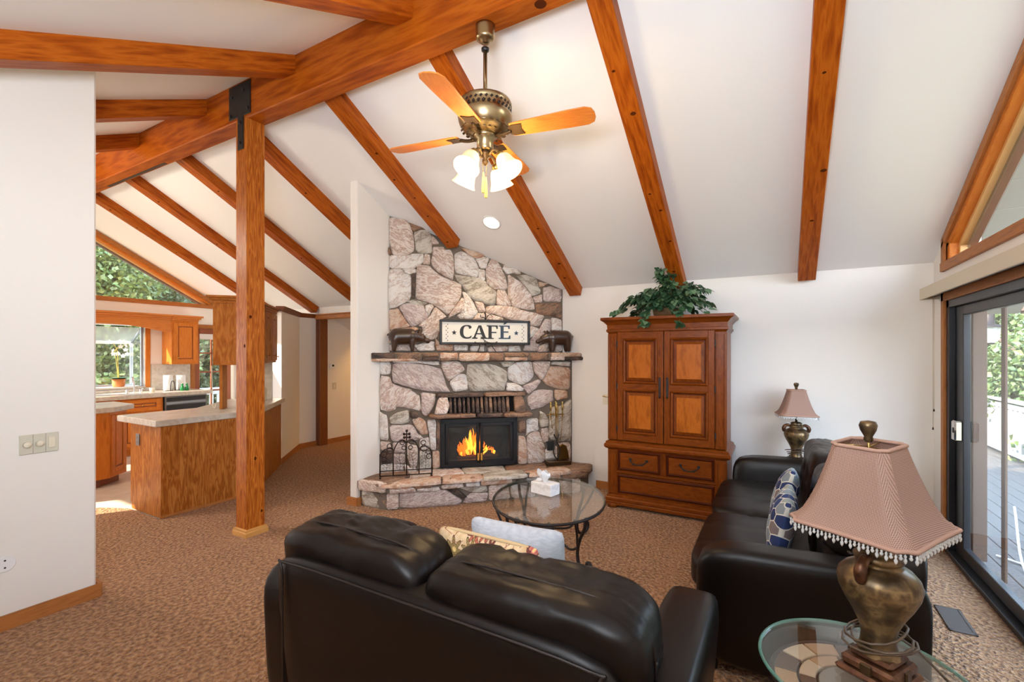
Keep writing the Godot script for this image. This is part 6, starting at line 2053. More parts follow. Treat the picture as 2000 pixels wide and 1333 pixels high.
func sofas():
	mats.hexagons = flat(Color.WHITE, 0.8)
	mats.hexagons.albedo_texture = pattern_image("hexagons")
	mats.floral = flat(Color.WHITE, 0.85)
	mats.floral.albedo_texture = pattern_image("floral")
	make_sofa("loveseat", "dark brown leather loveseat with its back turned, two plump back cushions", P(-1.05, 0, 1.15), PI, 1.66, 2, 0.90, 0.04, false)
	make_sofa("sofa", "long dark brown leather sofa along the sliding door", P(0.56, 0, 3.55), -PI / 2, 2.32, 2, 0.98, 0.10, true)
	# pillows
	pillow("throw_pillow", "blue and grey honeycomb pillow deeper on the long sofa", 0.37, 0.14, mats.hexagons, Transform3D(Basis(Vector3.UP, -PI / 2 - 0.05) * Basis(Vector3(1, 0, 0), -0.25) * Basis(Vector3(0, 0, 1), 0.15), P(0.05, 0.63, 3.44)), true, false, "honeycomb pillows on the sofa")
	pillow("throw_pillow", "blue and grey honeycomb pillow beside the near arm of the long sofa", 0.35, 0.14, mats.hexagons, Transform3D(Basis(Vector3.UP, -PI / 2 - 0.02) * Basis(Vector3(1, 0, 0), -0.20) * Basis(Vector3(0, 0, 1), -0.10), P(0.03, 0.615, 2.97)), true, false, "honeycomb pillows on the sofa")
	pillow("throw_pillow", "pale blue grey linen pillow on the loveseat", 0.42, 0.15, mats.linen, Transform3D(Basis(Vector3.UP, PI + 0.06) * Basis(Vector3(1, 0, 0), -0.20) * Basis(Vector3(0, 0, 1), 0.0), P(-0.915, 0.66, 1.665)))
	pillow("throw_pillow", "cream floral tapestry pillow with cord trim on the loveseat", 0.45, 0.14, mats.floral, Transform3D(Basis(Vector3.UP, PI - 0.02) * Basis(Vector3(1, 0, 0), -0.22), P(-0.935, 0.655, 1.49)), true, true)

# ================================================================= tables
func ellipse(a, b, n := 48) -> Array:
	var l = []
	for k in n: l.append(Vector2(cos(TAU * k / n) * a, sin(TAU * k / n) * b))
	return l

func tables():
	var flat_up = Basis(Vector3(1, 0, 0), Vector3(0, 0, -1), Vector3(0, 1, 0))
	var c = thing("coffee_table", "oval glass coffee table on scrolled wrought iron legs", "table", P(-1.545, 0, 3.29), deg_to_rad(22.0))
	var st = mb()
	prism(st, ellipse(0.435, 0.575, 64), 0.420, 0.430, 0.004, Transform3D(flat_up, Vector3.ZERO))
	put("glass_top", st, mats.table_glass, c)
	st = mb()
	var rim = []
	for p in ellipse(0.428, 0.568, 64): rim.append(Vector3(p.x, 0.411, -p.y))
	tube(st, rim, 0.0105, 8, true)
	put("rim", st, mats.iron, c)
	for k in 4:
		var a = deg_to_rad(45.0 + 90.0 * k)
		var out = Vector3(cos(a) * 0.60, 0, -sin(a) * 0.80).normalized()
		var R = Vector2(0.428 * cos(a), 0.568 * sin(a)).length() * 0.93
		var leg = Node3D.new()
		leg.name = "leg"
		c.add_child(leg, true)
		var at = func(r, y): return out * r + Vector3(0, y, 0)
		st = mb()
		var path = curve_pts([at.call(R, 0.405), at.call(R - 0.02, 0.32), at.call(R - 0.075, 0.22), at.call(R - 0.10, 0.13), at.call(R - 0.085, 0.05), at.call(R - 0.03, 0.018), at.call(R + 0.035, 0.025), at.call(R + 0.06, 0.065), at.call(R + 0.04, 0.10), at.call(R + 0.008, 0.092), at.call(R + 0.008, 0.066)], 5)
		tube(st, path, 0.012, 8)
		put("scroll", st, mats.iron, leg)
		var sidev = out.cross(Vector3.UP)
		st = mb()
		tube(st, curve_pts([at.call(R, 0.405) + sidev * 0.10, at.call(R - 0.03, 0.30) + sidev * 0.06, at.call(R - 0.085, 0.19) + sidev * 0.012, at.call(R - 0.10, 0.12)], 5), 0.009, 8)
		put("brace", st, mats.iron, leg)
		st = mb()
		tube(st, curve_pts([at.call(R - 0.095, 0.16), at.call(R - 0.2, 0.115), at.call(0.10, 0.15), at.call(0.02, 0.18)], 5), 0.009, 8)
		put("stretcher", st, mats.iron, leg)
	st = mb()
	lathe(st, [Vector2(0, 0.14), Vector2(0.035, 0.15), Vector2(0.045, 0.175), Vector2(0.03, 0.20), Vector2(0.012, 0.215), Vector2(0, 0.23)], 16)
	put("boss", st, mats.iron, c)
	# tissue box on the table
	var t = thing("tissue_box", "white marbled tissue box with a tissue pulled up on the coffee table", "tissue box", P(-1.60, 0.431, 3.34), deg_to_rad(-12.0))
	st = mb()
	box(st, Vector3(0, 0.045, 0), Vector3(0.20, 0.09, 0.12), 0.004)
	put("box", st, mats.marble_paper, t)
	st = mb()
	smooth(st)
	var ring0 = []
	var rings = []
	for j in 6:
		var ring = []
		for k in 18:
			var a = TAU * k / 18
			var rr = [0.012, 0.020, 0.032, 0.044, 0.046, 0.036][j] * (1.0 + 0.38 * sin(a * 4.0 + j * 0.5))
			ring.append(Vector3(cos(a) * rr * 1.1 - 0.004 * j, 0.088 + j * 0.017 + 0.016 * sin(a * 3.0 + j) * j / 5.0, sin(a) * rr * 0.75))
		rings.append(ring)
	for j in 5:
		for k in 18: quad(st, rings[j][k], rings[j + 1][k], rings[j + 1][(k + 1) % 18], rings[j][(k + 1) % 18])
	quad(st, Vector3(-0.02, 0.10, 0.02), Vector3(-0.07, 0.095, 0.035), Vector3(-0.055, 0.12, 0.03), Vector3(-0.02, 0.125, 0.015))
	put("tissue", st, mats.tissue, t)
	# round side tables
	for k in [[0.22, 1.68, 0.625, "round glass side table with tiled shelf under the near lamp"], [0.16, 4.935, 0.545, "small round side table behind the far sofa arm"]]:
		var s = thing("side_table", k[3], "table", P(k[0], 0, k[1]))
		var rad = 0.265 if k[1] < 3 else 0.18
		st = mb()
		prism(st, ellipse(rad, rad, 56), k[2] - 0.012, k[2], 0.004, Transform3D(flat_up, Vector3.ZERO))
		put("glass_top", st, mats.table_glass, s)
		st = mb()
		var edge = []
		for p in ellipse(rad, rad, 56): edge.append(Vector3(p.x, k[2] - 0.006, -p.y))
		tube(st, edge, 0.0055, 6, true)
		put("glass_edge", st, mats.glass_edge, s)
		var shelf = Node3D.new()
		shelf.name = "tiled_shelf"
		s.add_child(shelf)
		for ring in [[0.165, 0.225, 14, 0], [0.115, 0.158, 10, 1]]:
			for i in ring[2]:
				var a0 = TAU * i / ring[2] + 0.012
				var a1 = TAU * (i + 1) / ring[2] - 0.012
				var sc = rad / 0.265
				var poly = []
				for j in 5: poly.append(Vector2(cos(lerpf(a0, a1, j / 4.0)), sin(lerpf(a0, a1, j / 4.0))) * ring[1] * sc)
				for j in 5: poly.append(Vector2(cos(lerpf(a1, a0, j / 4.0)), sin(lerpf(a1, a0, j / 4.0))) * ring[0] * sc)
				st = mb()
				prism(st, poly, k[2] - 0.075, k[2] - 0.062, 0.002, Transform3D(flat_up, Vector3.ZERO))
				put("tile", st, [mats.tile_dark, mats.tile_tan, mats.tile_sand][(i + ring[3]) % 3], shelf)
		st = mb()
		prism(st, ellipse(0.108 * rad / 0.265, 0.108 * rad / 0.265, 32), k[2] - 0.075, k[2] - 0.064, 0.002, Transform3D(flat_up, Vector3.ZERO))
		put("tile", st, mats.tile_taupe, shelf)
		st = mb()
		var rr = rad * 0.87
		var ring2 = []
		for p in ellipse(rr, rr, 40): ring2.append(Vector3(p.x, k[2] - 0.068, -p.y))
		tube(st, ring2, 0.009, 6, true)
		prism(st, ellipse(rr, rr, 40), k[2] - 0.084, k[2] - 0.076, 0.001, Transform3D(flat_up, Vector3.ZERO))
		put("tray", st, mats.iron_brown, s)
		for i in 3:
			var a = TAU * i / 3 + 0.4
			var o = Vector3(cos(a), 0, sin(a))
			st = mb()
			tube(st, curve_pts([o * rr + Vector3(0, k[2] - 0.02, 0), o * rr + Vector3(0, k[2] - 0.1, 0), o * rr * 0.7 + Vector3(0, 0.25, 0), o * rr * 0.9 + Vector3(0, 0.06, 0), o * rr * 1.05 + Vector3(0, 0.008, 0)], 5), 0.009, 8)
			put("leg", st, mats.iron_brown, s)

# ================================================================= lamps
func weave_image() -> ImageTexture:
	# open basket weave of pink thread over a darker ground
	var n = 64
	var im := Image.create(n, n, false, Image.FORMAT_RGB8)
	for y in n:
		for x in n:
			var c = 0.5 + 0.5 * cos(TAU * 4.0 * (x + y) / n) * cos(TAU * 4.0 * (x - y) / n)
			im.set_pixel(x, y, Color8(116, 84, 70).lerp(Color8(196, 162, 146), smoothstep(0.25, 0.75, c)))
	return ImageTexture.create_from_image(im)

func shade_ring(r, y, corner, n := 12) -> Array:
	# square with concave-cut corners, n points a side
	var pts = []
	for k in 4:
		var turn = Basis(Vector3.UP, PI / 2 * k)
		for i in n + 1:
			var t = -1.0 + 2.0 * i / n
			var w = r * (1.0 - corner)
			pts.append(turn * Vector3(t * w, y, r * (1.0 - 0.02 * (1.0 - t * t))))
		pts.append(turn * Vector3(r * (1.0 - corner * 0.62), y, r * (1.0 - corner * 0.62)))
	return pts

func make_lamp(label, at, turn, lean):
	var L = thing("table_lamp", label, "table lamp", at, turn, "matching table lamps")
	var st = mb()
	# stepped square foot
	for b in [[0.0, 0.020, 0.158], [0.020, 0.050, 0.136], [0.05, 0.068, 0.108]]:
		box(st, Vector3(0, (b[0] + b[1]) / 2, 0), Vector3(b[2], b[1] - b[0], b[2]), 0.008)
	put("base", st, mats.bronze_red, L)
	for k in 4:
		st = mb()
		box(st, Basis(Vector3.UP, PI / 2 * k) * Vector3(0, 0.035, 0.070), Vector3(0.03, 0.03, 0.008), 0.003, Basis(Vector3.UP, PI / 2 * k))
		put("carved_block", st, mats.antique_dark, L)
	st = mb()
	lathe(st, [Vector2(0.052, 0.064), Vector2(0.045, 0.085), Vector2(0.041, 0.115), Vector2(0.047, 0.145), Vector2(0.062, 0.178), Vector2(0.081, 0.212), Vector2(0.095, 0.243), Vector2(0.100, 0.268), Vector2(0.095, 0.289), Vector2(0.080, 0.307), Vector2(0.060, 0.318), Vector2(0.050, 0.325), Vector2(0.058, 0.332), Vector2(0.061, 0.341), Vector2(0.050, 0.350), Vector2(0.043, 0.360), Vector2(0.048, 0.368), Vector2(0.034, 0.377), Vector2(0.0, 0.379)], 40)
	put("urn", st, mats.bronze_leaf, L)
	for s in [-1, 1]:
		st = mb()
		tube(st, curve_pts([Vector3(s * 0.052, 0.345, 0), Vector3(s * 0.080, 0.345, 0), Vector3(s * 0.098, 0.322, 0), Vector3(s * 0.097, 0.285, 0)], 5), [0.010, 0.012, 0.013, 0.014, 0.014, 0.014, 0.014, 0.015, 0.016, 0.016, 0.017, 0.017, 0.016, 0.015, 0.013, 0.009], 8, false, 1.0)
		put("handle", st, mats.bronze_red, L)
	st = mb()
	tube(st, [Vector3(0, 0.37, 0), Vector3(0, 0.47, 0)], 0.010, 10)
	put("neck", st, mats.antique_dark, L)
	# bell shade: concave profile between a small and a large squared ring
	var top = Transform3D(Basis(Vector3(0, 0, 1), lean), Vector3(-sin(lean) * 0.42, 0, 0))
	var levels = []
	for i in 9:
		var t = i / 8.0
		levels.append([lerpf(0.152, 0.068, pow(t, 0.62)), lerpf(0.446, 0.668, t), lerpf(0.20, 0.26, t)])
	st = mb()
	var rings = []
	for l in levels:
		var ring = []
		for p in shade_ring(l[0], l[1], l[2]): ring.append(top * p)
		rings.append(ring)
	var n = rings[0].size()
	smooth(st)
	for j in rings.size() - 1:
		for k in n: quad(st, rings[j][k], rings[j][(k + 1) % n], rings[j + 1][(k + 1) % n], rings[j + 1][k])
	var shade = put("shade", st, mats.shade_cloth, L)
	for e in [[0, 0.006], [8, 0.0055]]:
		st = mb()
		tube(st, rings[e[0]], e[1], 6, true)
		put("gimp_braid", st, mats.braid, shade)
	# bead fringe
	st = mb()
	lathe(st, [Vector2(0, -0.028), Vector2(0.003, -0.024), Vector2(0.0045, -0.018), Vector2(0.002, -0.012), Vector2(0.0035, -0.008), Vector2(0.001, -0.003), Vector2(0.001, 0.0)], 7)
	var drop = mesh_of(st)
	for k in n:
		for h in 2:
			var p = rings[0][k].lerp(rings[0][(k + 1) % n], h * 0.5)
			var o = put("bead_drop", drop, mats.crystal, shade)
			o.transform = Transform3D(Basis.IDENTITY.scaled(Vector3(1, 1.0 if (k * 2 + h) % 2 == 0 else 0.65, 1)), p + Vector3(0, -0.004, 0))
	# harp rod and finial
	st = mb()
	tube(st, [top * Vector3(0, 0.60, 0), top * Vector3(0, 0.69, 0)], 0.003, 6)
	for k in 3:
		var a = TAU * k / 3
		tube(st, [top * Vector3(0, 0.662, 0), top * Vector3(cos(a) * 0.064, 0.664, sin(a) * 0.064)], 0.0018, 5)
	put("spider", st, mats.brass, L)
	st = mb()
	lathe(st, [Vector2(0.008, 0.675), Vector2(0.012, 0.682), Vector2(0.010, 0.69), Vector2(0.019, 0.708), Vector2(0.022, 0.722), Vector2(0.018, 0.732), Vector2(0.0, 0.736)], 18, top)
	put("finial", st, mats.bronze_leaf, L)
	# cord wound round the foot
	st = mb()
	var loop = []
	for k in 44:
		var a = TAU * k / 15.0
		var rr = 0.075 + 0.014 * sin(k * 0.7)
		loop.append(Vector3(cos(a) * rr, 0.085 + 0.0012 * k + 0.022 * sin(a + 0.6), sin(a) * rr))
	for p in [Vector3(0.10, 0.07, 0.05), Vector3(0.125, 0.03, 0.08), Vector3(0.13, 0.005, 0.11)]: loop.append(p)
	tube(st, loop, 0.0035, 6)
	put("cord", st, mats.lamp_cord, L)
	return L

func lamps():
	make_lamp("table lamp with pink beaded shade on the glass side table beside the near sofa arm", P(0.256, 0.6255, 1.678), deg_to_rad(29.7 + 28.0), 0.05)
	make_lamp("table lamp with pink beaded shade between the far sofa arm and the back wall", P(0.16, 0.5455, 4.935), deg_to_rad(8.0), 0.0)

# ================================================================= kitchen
func cabinet_door(parent, xf: Transform3D, w, h, m, arched := false, called := "door", knob := Vector2.ZERO):
	# raised-panel front in local xy (origin at its lower corner), facing +z
	var st = mb()
	for b in [[Vector3(0.03, h / 2, 0.009), Vector3(0.06, h, 0.018)], [Vector3(w - 0.03, h / 2, 0.009), Vector3(0.06, h, 0.018)], [Vector3(w / 2, 0.03, 0.0085), Vector3(w - 0.12, 0.06, 0.017)], [Vector3(w / 2, h - 0.03, 0.0085), Vector3(w - 0.12, 0.06, 0.017)]]: box(st, b[0], b[1], 0.003)
	if arched:
		var poly = [Vector2(0.06, h - 0.06), Vector2(w - 0.06, h - 0.06)]
		for k in 9:
			var t = k / 8.0
			poly.append(Vector2(lerpf(w - 0.06, 0.06, t), h - 0.06 - 0.05 * pow(absf(2 * t - 1), 2.0)))
		prism(st, poly, 0.002, 0.016, 0.0)
	var d = put(called, st, m, parent)
	d.transform = xf
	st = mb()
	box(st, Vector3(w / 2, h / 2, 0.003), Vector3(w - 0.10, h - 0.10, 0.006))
	put("groove", st, mats.redwood, d)  # shade of the recess put into the colour: darker plate behind the panel
	st = mb()
	box(st, Vector3(w / 2, h / 2, 0.009), Vector3(w - 0.15, h - 0.15, 0.014), 0.012)
	put("panel", st, m, d)
	if knob != Vector2.ZERO:
		st = mb()
		lathe(st, [Vector2(0, 0.03), Vector2(0.011, 0.027), Vector2(0.013, 0.02), Vector2(0.005, 0.012), Vector2(0.006, 0.0)], 12, Transform3D(Basis(Vector3(1, 0, 0), PI / 2), Vector3(knob.x, knob.y, 0.016)))
		put("knob", st, mats.brass, d)
	return d

func facing(u, v, y, along: Vector2, out: Vector2) -> Transform3D:
	# along and out given in (u, v)
	return Transform3D(Basis(Vector3(along.x, 0, -along.y), Vector3.UP, Vector3(out.x, 0, -out.y)), P(u, y, v))

func outlet(called, label, xf: Transform3D, w, h, plate, holes, category := "outlet"):
	var o = thing(called, label, category)
	o.transform = xf
	var st = mb()
	box(st, Vector3(0, 0, 0.003), Vector3(w, h, 0.006), 0.002)
	put("plate", st, plate, o)
	for x in holes:
		st = mb()
		for s in [-1, 1]: box(st, Vector3(x[0] + 0.006 * s, x[1], 0.0062), Vector3(0.0025, 0.010, 0.001))
		disc(st, Vector3(x[0], x[1] - 0.011, 0.0058), Vector3(0, 0, 1), 0.0025, 0.001, 8)
		put("socket", st, mats.black, o)
	return o

func kitchen():
	var G = GABLE
	# ---- peninsula
	var p = thing("kitchen_peninsula", "oak panelled kitchen peninsula cabinet behind the post", "cabinet")
	var st = mb()
	slab(st, [[-4.99, 2.13], [-4.99, 3.02], [-5.965, 3.995], [-6.40, 3.56], [-5.58, 2.74], [-5.58, 2.13]], 0.0, 0.865, 0.004)
	put("body", st, mats.oak_y, p)
	st = mb()
	wall_u(st, [[2.12, 0.0], [3.02, 0.0], [3.02, 0.025], [2.12, 0.025]], -4.992, -4.978, 0.003)
	put("base_shoe", st, mats.trim_z, p)
	st = mb()
	wall_v(st, [[-5.62, 0.06], [-5.58, 0.06], [-5.58, 0.865], [-5.62, 0.865]], 2.135, 2.16, 0.003)
	put("edge_panel", st, mats.oak_y, p)
	st = mb()
	slab(st, [[-4.945, 2.07], [-4.945, 3.04], [-5.945, 4.035], [-6.45, 3.55], [-5.74, 2.80], [-5.74, 2.07]], 0.865, 0.925, 0.006)
	tag(put("peninsula_countertop", st, mats.counter), "thick grey beige stone-look countertop on the peninsula", "countertop")
	outlet("wall_outlet", "dark outlet on the end panel of the oak peninsula", facing(-5.44, 2.128, 0.70, Vector2(1, 0), Vector2(0, -1)), 0.072, 0.115, mats.steel_plate, [[0, 0.024], [0, -0.024]])
	# ---- hanging cabinet over the peninsula, on the diagonal
	var d = Vector2(-0.7071, 0.7071)
	var n = Vector2(0.7071, 0.7071)            # towards the living room
	var c0 = Vector2(-4.995, 2.925)
	var at = func(l, o): return [c0.x + d.x * l + n.x * o, c0.y + d.y * l + n.y * o]
	var h = thing("hanging_cabinet", "oak upper cabinet hanging over the peninsula with arched doors", "cabinet")
	st = mb()
	slab(st, [at.call(0, 0), at.call(1.47, 0), at.call(1.47, -0.31), at.call(0, -0.31)], 1.42, 2.10, 0.004)
	put("body", st, mats.oak_y, h)
	st = mb()
	for k in [[0.012, 2.085, 2.115], [0.03, 2.115, 2.14], [0.05, 2.14, 2.165]]:
		slab(st, [at.call(-k[0], k[0]), at.call(1.47, k[0]), at.call(1.47, -0.31 - k[0]), at.call(-k[0], -0.31 - k[0])], k[1], k[2], 0.003)
	put("crown", st, mats.oak_x, h)
	for i in 4:
		var q = at.call(0.06 + 0.35 * i + 0.335, 0.002)
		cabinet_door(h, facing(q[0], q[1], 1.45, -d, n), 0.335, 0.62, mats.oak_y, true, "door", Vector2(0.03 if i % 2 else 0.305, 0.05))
	st = mb()
	slab(st, [at.call(0.20, -0.28), at.call(0.36, -0.28), at.call(0.36, -0.31), at.call(0.20, -0.31)], 0.925, 1.42, 0.002)
	put("upright", st, mats.oak_y, h)
	st = mb()
	slab(st, [at.call(1.30, -0.02), at.call(1.36, -0.02), at.call(1.36, -0.29), at.call(1.30, -0.29)], 0.926, 1.42, 0.002)
	tag(put("backsplash_panel", st, mats.counter), "beige stone-look backsplash panel below the hanging cabinet", "backsplash")
	# phone cord hanging from the cabinet
	st = mb()
	var q0 = at.call(0.02, -0.33)
	tube(st, curve_pts([P(q0[0], 1.415, q0[1]), P(q0[0] - 0.005, 1.2, q0[1] + 0.01), P(q0[0] - 0.02, 1.0, q0[1] + 0.02), P(q0[0] + 0.01, 0.96, q0[1] + 0.03), P(q0[0] + 0.03, 1.0, q0[1] + 0.03)], 6), 0.004, 6)
	tag(put("phone_cord", st, mats.ivory), "thin pale cord hanging below the oak cabinet", "cord")
	q0 = at.call(1.10, -0.10)
	st = mb()
	lathe(st, [Vector2(0.0, 0.0), Vector2(0.055, 0.0), Vector2(0.062, 0.02), Vector2(0.062, 0.15), Vector2(0.05, 0.175), Vector2(0.03, 0.19), Vector2(0.03, 0.205), Vector2(0.0, 0.21)], 20, Transform3D(Basis.IDENTITY, P(q0[0], 0.9255, q0[1])))
	tag(put("canister", st, mats.ivory), "ivory canister on the peninsula below the hanging cabinet", "canister")
	# ---- island with the yellow-lit oak end
	var k = thing("kitchen_island", "honey oak kitchen island cabinet with angled corner", "cabinet")
	st = mb()
	slab(st, [[-6.74, 1.05], [-6.74, 2.36], [-6.95, 2.60], [-7.45, 2.60], [-7.45, 1.05]], 0.09, 0.86, 0.004)
	put("body", st, mats.honey_y, k)
	st = mb()
	slab(st, [[-6.745, 1.05], [-6.745, 2.22], [-6.82, 2.30], [-6.97, 2.53], [-7.40, 2.53], [-7.40, 1.05]], 0.0, 0.095)
	put("toe_kick", st, mats.redwood, k)
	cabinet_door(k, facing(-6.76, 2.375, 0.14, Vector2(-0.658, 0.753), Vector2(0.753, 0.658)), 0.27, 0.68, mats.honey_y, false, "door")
	st = mb()
	slab(st, [[-6.69, 1.0], [-6.69, 2.39], [-6.93, 2.67], [-7.50, 2.67], [-7.50, 1.0]], 0.86, 0.92, 0.006)
	tag(put("island_countertop", st, mats.counter), "pale sunlit stone-look countertop on the kitchen island", "countertop")
	outlet("wall_outlet", "brown double outlet on the end of the kitchen island", facing(-6.737, 2.14, 0.70, Vector2(0, 1), Vector2(1, 0)), 0.16, 0.075, mats.brown_plate, [[-0.035, 0.005], [0.035, 0.005]])
	# ---- counter run under the garden window
	var c = thing("sink_base_cabinet", "honey oak base cabinet run under the kitchen window", "cabinet")
	st = mb()
	slab(st, [[-8.42, 2.0], [-8.42, 3.62], [G + 0.01, 3.62], [G + 0.01, 2.0]], 0.10, 0.86, 0.003)
	slab(st, [[-8.48, 2.0], [-8.48, 3.62], [G + 0.01, 3.62], [G + 0.01, 2.0]], 0.0, 0.10)
	put("body", st, mats.honey_y, c)
	for i in 3:
		var v0 = 2.05 + 0.52 * i
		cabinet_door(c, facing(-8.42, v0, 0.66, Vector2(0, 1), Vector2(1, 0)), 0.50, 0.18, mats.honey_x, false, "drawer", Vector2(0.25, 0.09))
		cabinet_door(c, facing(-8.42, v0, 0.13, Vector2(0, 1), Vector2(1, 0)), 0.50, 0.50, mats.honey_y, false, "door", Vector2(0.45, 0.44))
	st = mb()
	slab(st, [[-8.36, 1.9], [-8.36, 4.32], [G + 0.002, 4.32], [G + 0.002, 1.9]], 0.86, 0.92, 0.006)
	tag(put("sink_countertop", st, mats.counter), "stone-look countertop below the garden window", "countertop")
	st = mb()
	slab(st, [[G + 0.022, 3.74], [G + 0.022, 4.33], [G + 0.002, 4.33], [G + 0.002, 3.74]], 0.921, 1.36)
	tag(put("backsplash_panel", st, mats.counter), "beige marbled backsplash behind the paper towels", "backsplash")
	st = mb()
	slab(st, [[G + 0.05, 2.5], [G + 0.05, 3.72], [G + 0.016, 3.72], [G + 0.016, 2.5]], 0.921, 0.965, 0.004)
	tag(put("backsplash_panel", st, mats.counter), "low stone-look splash strip under the window sill", "backsplash")
	var dw = thing("dishwasher", "built-in dishwasher with black control panel under the counter", "dishwasher")
	st = mb()
	slab(st, [[-8.42, 3.65], [-8.42, 4.27], [G + 0.05, 4.27], [G + 0.05, 3.65]], 0.10, 0.858, 0.004)
	put("body", st, mats.steel_plate, dw)
	for b in [[0.775, 0.835, mats.black], [0.73, 0.765, mats.aluminium], [0.14, 0.715, mats.black]]:
		st = mb()
		wall_u(st, [[3.67, b[0]], [4.25, b[0]], [4.25, b[1]], [3.67, b[1]]], -8.421, -8.405, 0.004)
		put("panel", st, b[2], dw)
	# ---- upper cabinet and arched valance on the window wall
	var u = thing("upper_cabinet", "honey oak wall cabinet beside the kitchen window", "cabinet")
	st = mb()
	slab(st, [[-8.77, 3.90], [-8.77, 4.31], [G + 0.002, 4.31], [G + 0.002, 3.90]], 1.36, 2.10, 0.004)
	put("body", st, mats.honey_y, u)
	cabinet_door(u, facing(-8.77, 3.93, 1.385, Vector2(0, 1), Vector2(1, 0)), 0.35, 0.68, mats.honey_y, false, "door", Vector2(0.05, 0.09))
	var v = thing("window_valance", "arched honey oak valance with crown moulding over the sink window", "valance")
	st = mb()
	var arch = [[2.2, 2.10], [3.90, 2.10], [3.90, 1.90]]
	for i in 13:
		var t = i / 12.0
		arch.append([lerpf(3.82, 2.28, t), 1.90 + 0.10 * sin(PI * t)])
	arch.append([2.2, 1.90])
	wall_u(st, arch, -8.80, -8.775, 0.002)
	put("board", st, mats.honey_z, v)
	st = mb()
	for q in [[0.0, 2.10, 2.13], [0.025, 2.13, 2.16], [0.05, 2.16, 2.19]]:
		slab(st, [[-8.765 + q[0], 2.2], [-8.765 + q[0], 3.895], [G + 0.002, 3.895], [G + 0.002, 2.2]], q[1], q[2], 0.003)
	put("crown", st, mats.honey_z, v)
	st = mb()
	for q in [[0.0, 2.10, 2.13], [0.025, 2.13, 2.16], [0.05, 2.16, 2.19]]:
		slab(st, [[-8.765 + q[0], 3.90], [-8.765 + q[0], 4.32 + q[0]], [G + 0.002, 4.32 + q[0]], [G + 0.002, 3.90]], q[1], q[2], 0.003)
	put("crown", st, mats.honey_z, u)
	# ---- things on the counter
	for q in [[-8.80, 3.86, 0.26, "paper towel roll on its wire holder by the backsplash"], [-8.82, 4.06, 0.25, "paper towel roll standing beside the green bottles"]]:
		var r = thing("paper_towel", "white " + q[3], "paper towel", P(q[0], 0.9205, q[1]), 0.0, "paper towel rolls")
		st = mb()
		lathe(st, [Vector2(0.0, 0.004), Vector2(0.065, 0.004), Vector2(0.065, q[2]), Vector2(0.018, q[2]), Vector2(0.0, q[2] - 0.004)], 22)
		put("roll", st, mats.tissue, r)
		st = mb()
		lathe(st, [Vector2(0, 0), Vector2(0.07, 0), Vector2(0.07, 0.006), Vector2(0, 0.006)], 20)
		put("stand", st, mats.iron, r)
	var hold = mb()
	tube(hold, curve_pts([P(-8.70, 0.925, 3.85), P(-8.70, 1.05, 3.86), P(-8.70, 1.085, 3.885), P(-8.70, 1.05, 3.91), P(-8.70, 0.925, 3.92)], 5), 0.006, 6)
	tag(put("napkin_holder", hold, mats.iron), "black wire loop napkin holder on the sink counter", "napkin holder")
	for q in [[3.99], [4.06]]:
		st = mb()
		lathe(st, [Vector2(0, 0), Vector2(0.028, 0.0), Vector2(0.03, 0.05), Vector2(0.018, 0.075), Vector2(0.012, 0.095), Vector2(0.016, 0.10), Vector2(0.016, 0.12), Vector2(0, 0.121)], 14, Transform3D(Basis.IDENTITY, P(-8.62, 0.9205, q[0])))
		tag(put("soap_bottle", st, mats.green_plastic), ["small green bottle beside the wire napkin holder", "small green bottle next to the glazed door end of the counter"][0 if q[0] < 4.0 else 1], "bottle", "green bottles on the sink counter")
	st = mb()
	lathe(st, [Vector2(0.0, 0.0), Vector2(0.03, 0.0), Vector2(0.04, 0.07), Vector2(0.036, 0.07), Vector2(0.0, 0.01)], 16, Transform3D(Basis.IDENTITY, P(-8.72, 0.9205, 3.60)))
	tag(put("cup", st, mats.ivory), "small ivory cup beside the kitchen faucet", "cup")
	var fc = thing("faucet", "chrome gooseneck faucet with two levers at the kitchen sink", "faucet", P(-8.78, 0.9205, 3.38))
	st = mb()
	tube(st, curve_pts([Vector3(0, 0, 0), Vector3(0, 0.16, 0), Vector3(0.02, 0.235, 0.02), Vector3(0.08, 0.25, 0.05), Vector3(0.13, 0.215, 0.07), Vector3(0.14, 0.17, 0.075)], 6), 0.012, 10)
	put("spout", st, mats.chrome, fc)
	for s in [-1, 1]:
		st = mb()
		lathe(st, [Vector2(0.0, 0), Vector2(0.026, 0.0), Vector2(0.018, 0.03), Vector2(0.014, 0.05), Vector2(0.0, 0.055)], 14, Transform3D(Basis.IDENTITY, Vector3(0.0, 0, 0.09 * s)))
		tube(st, [Vector3(0, 0.05, 0.09 * s), Vector3(0.05, 0.065, 0.10 * s)], 0.007, 8)
		put("lever", st, mats.chrome, fc)
	# orchid in a basket on the garden window sill
	var o = thing("potted_orchid", "white orchid with broad leaves in a wicker pot on the window sill", "plant", P(G - 0.16, 1.0, 3.36))
	st = mb()
	lathe(st, [Vector2(0, 0), Vector2(0.07, 0.0), Vector2(0.085, 0.04), Vector2(0.08, 0.08), Vector2(0.09, 0.13), Vector2(0.08, 0.13), Vector2(0, 0.11)], 20)
	put("pot", st, mats.wicker_orange, o)
	var leaf = ivy_leaf(4)
	for i in 6:
		var a = TAU * i / 6 + 0.3
		var l = put("leaf", leaf, mats.ivy_2, o)
		l.transform = Transform3D(Basis.from_euler(Vector3(-0.35, a, 0)).scaled(Vector3(0.14, 0.16, 0.22)), Vector3(0, 0.12, 0))
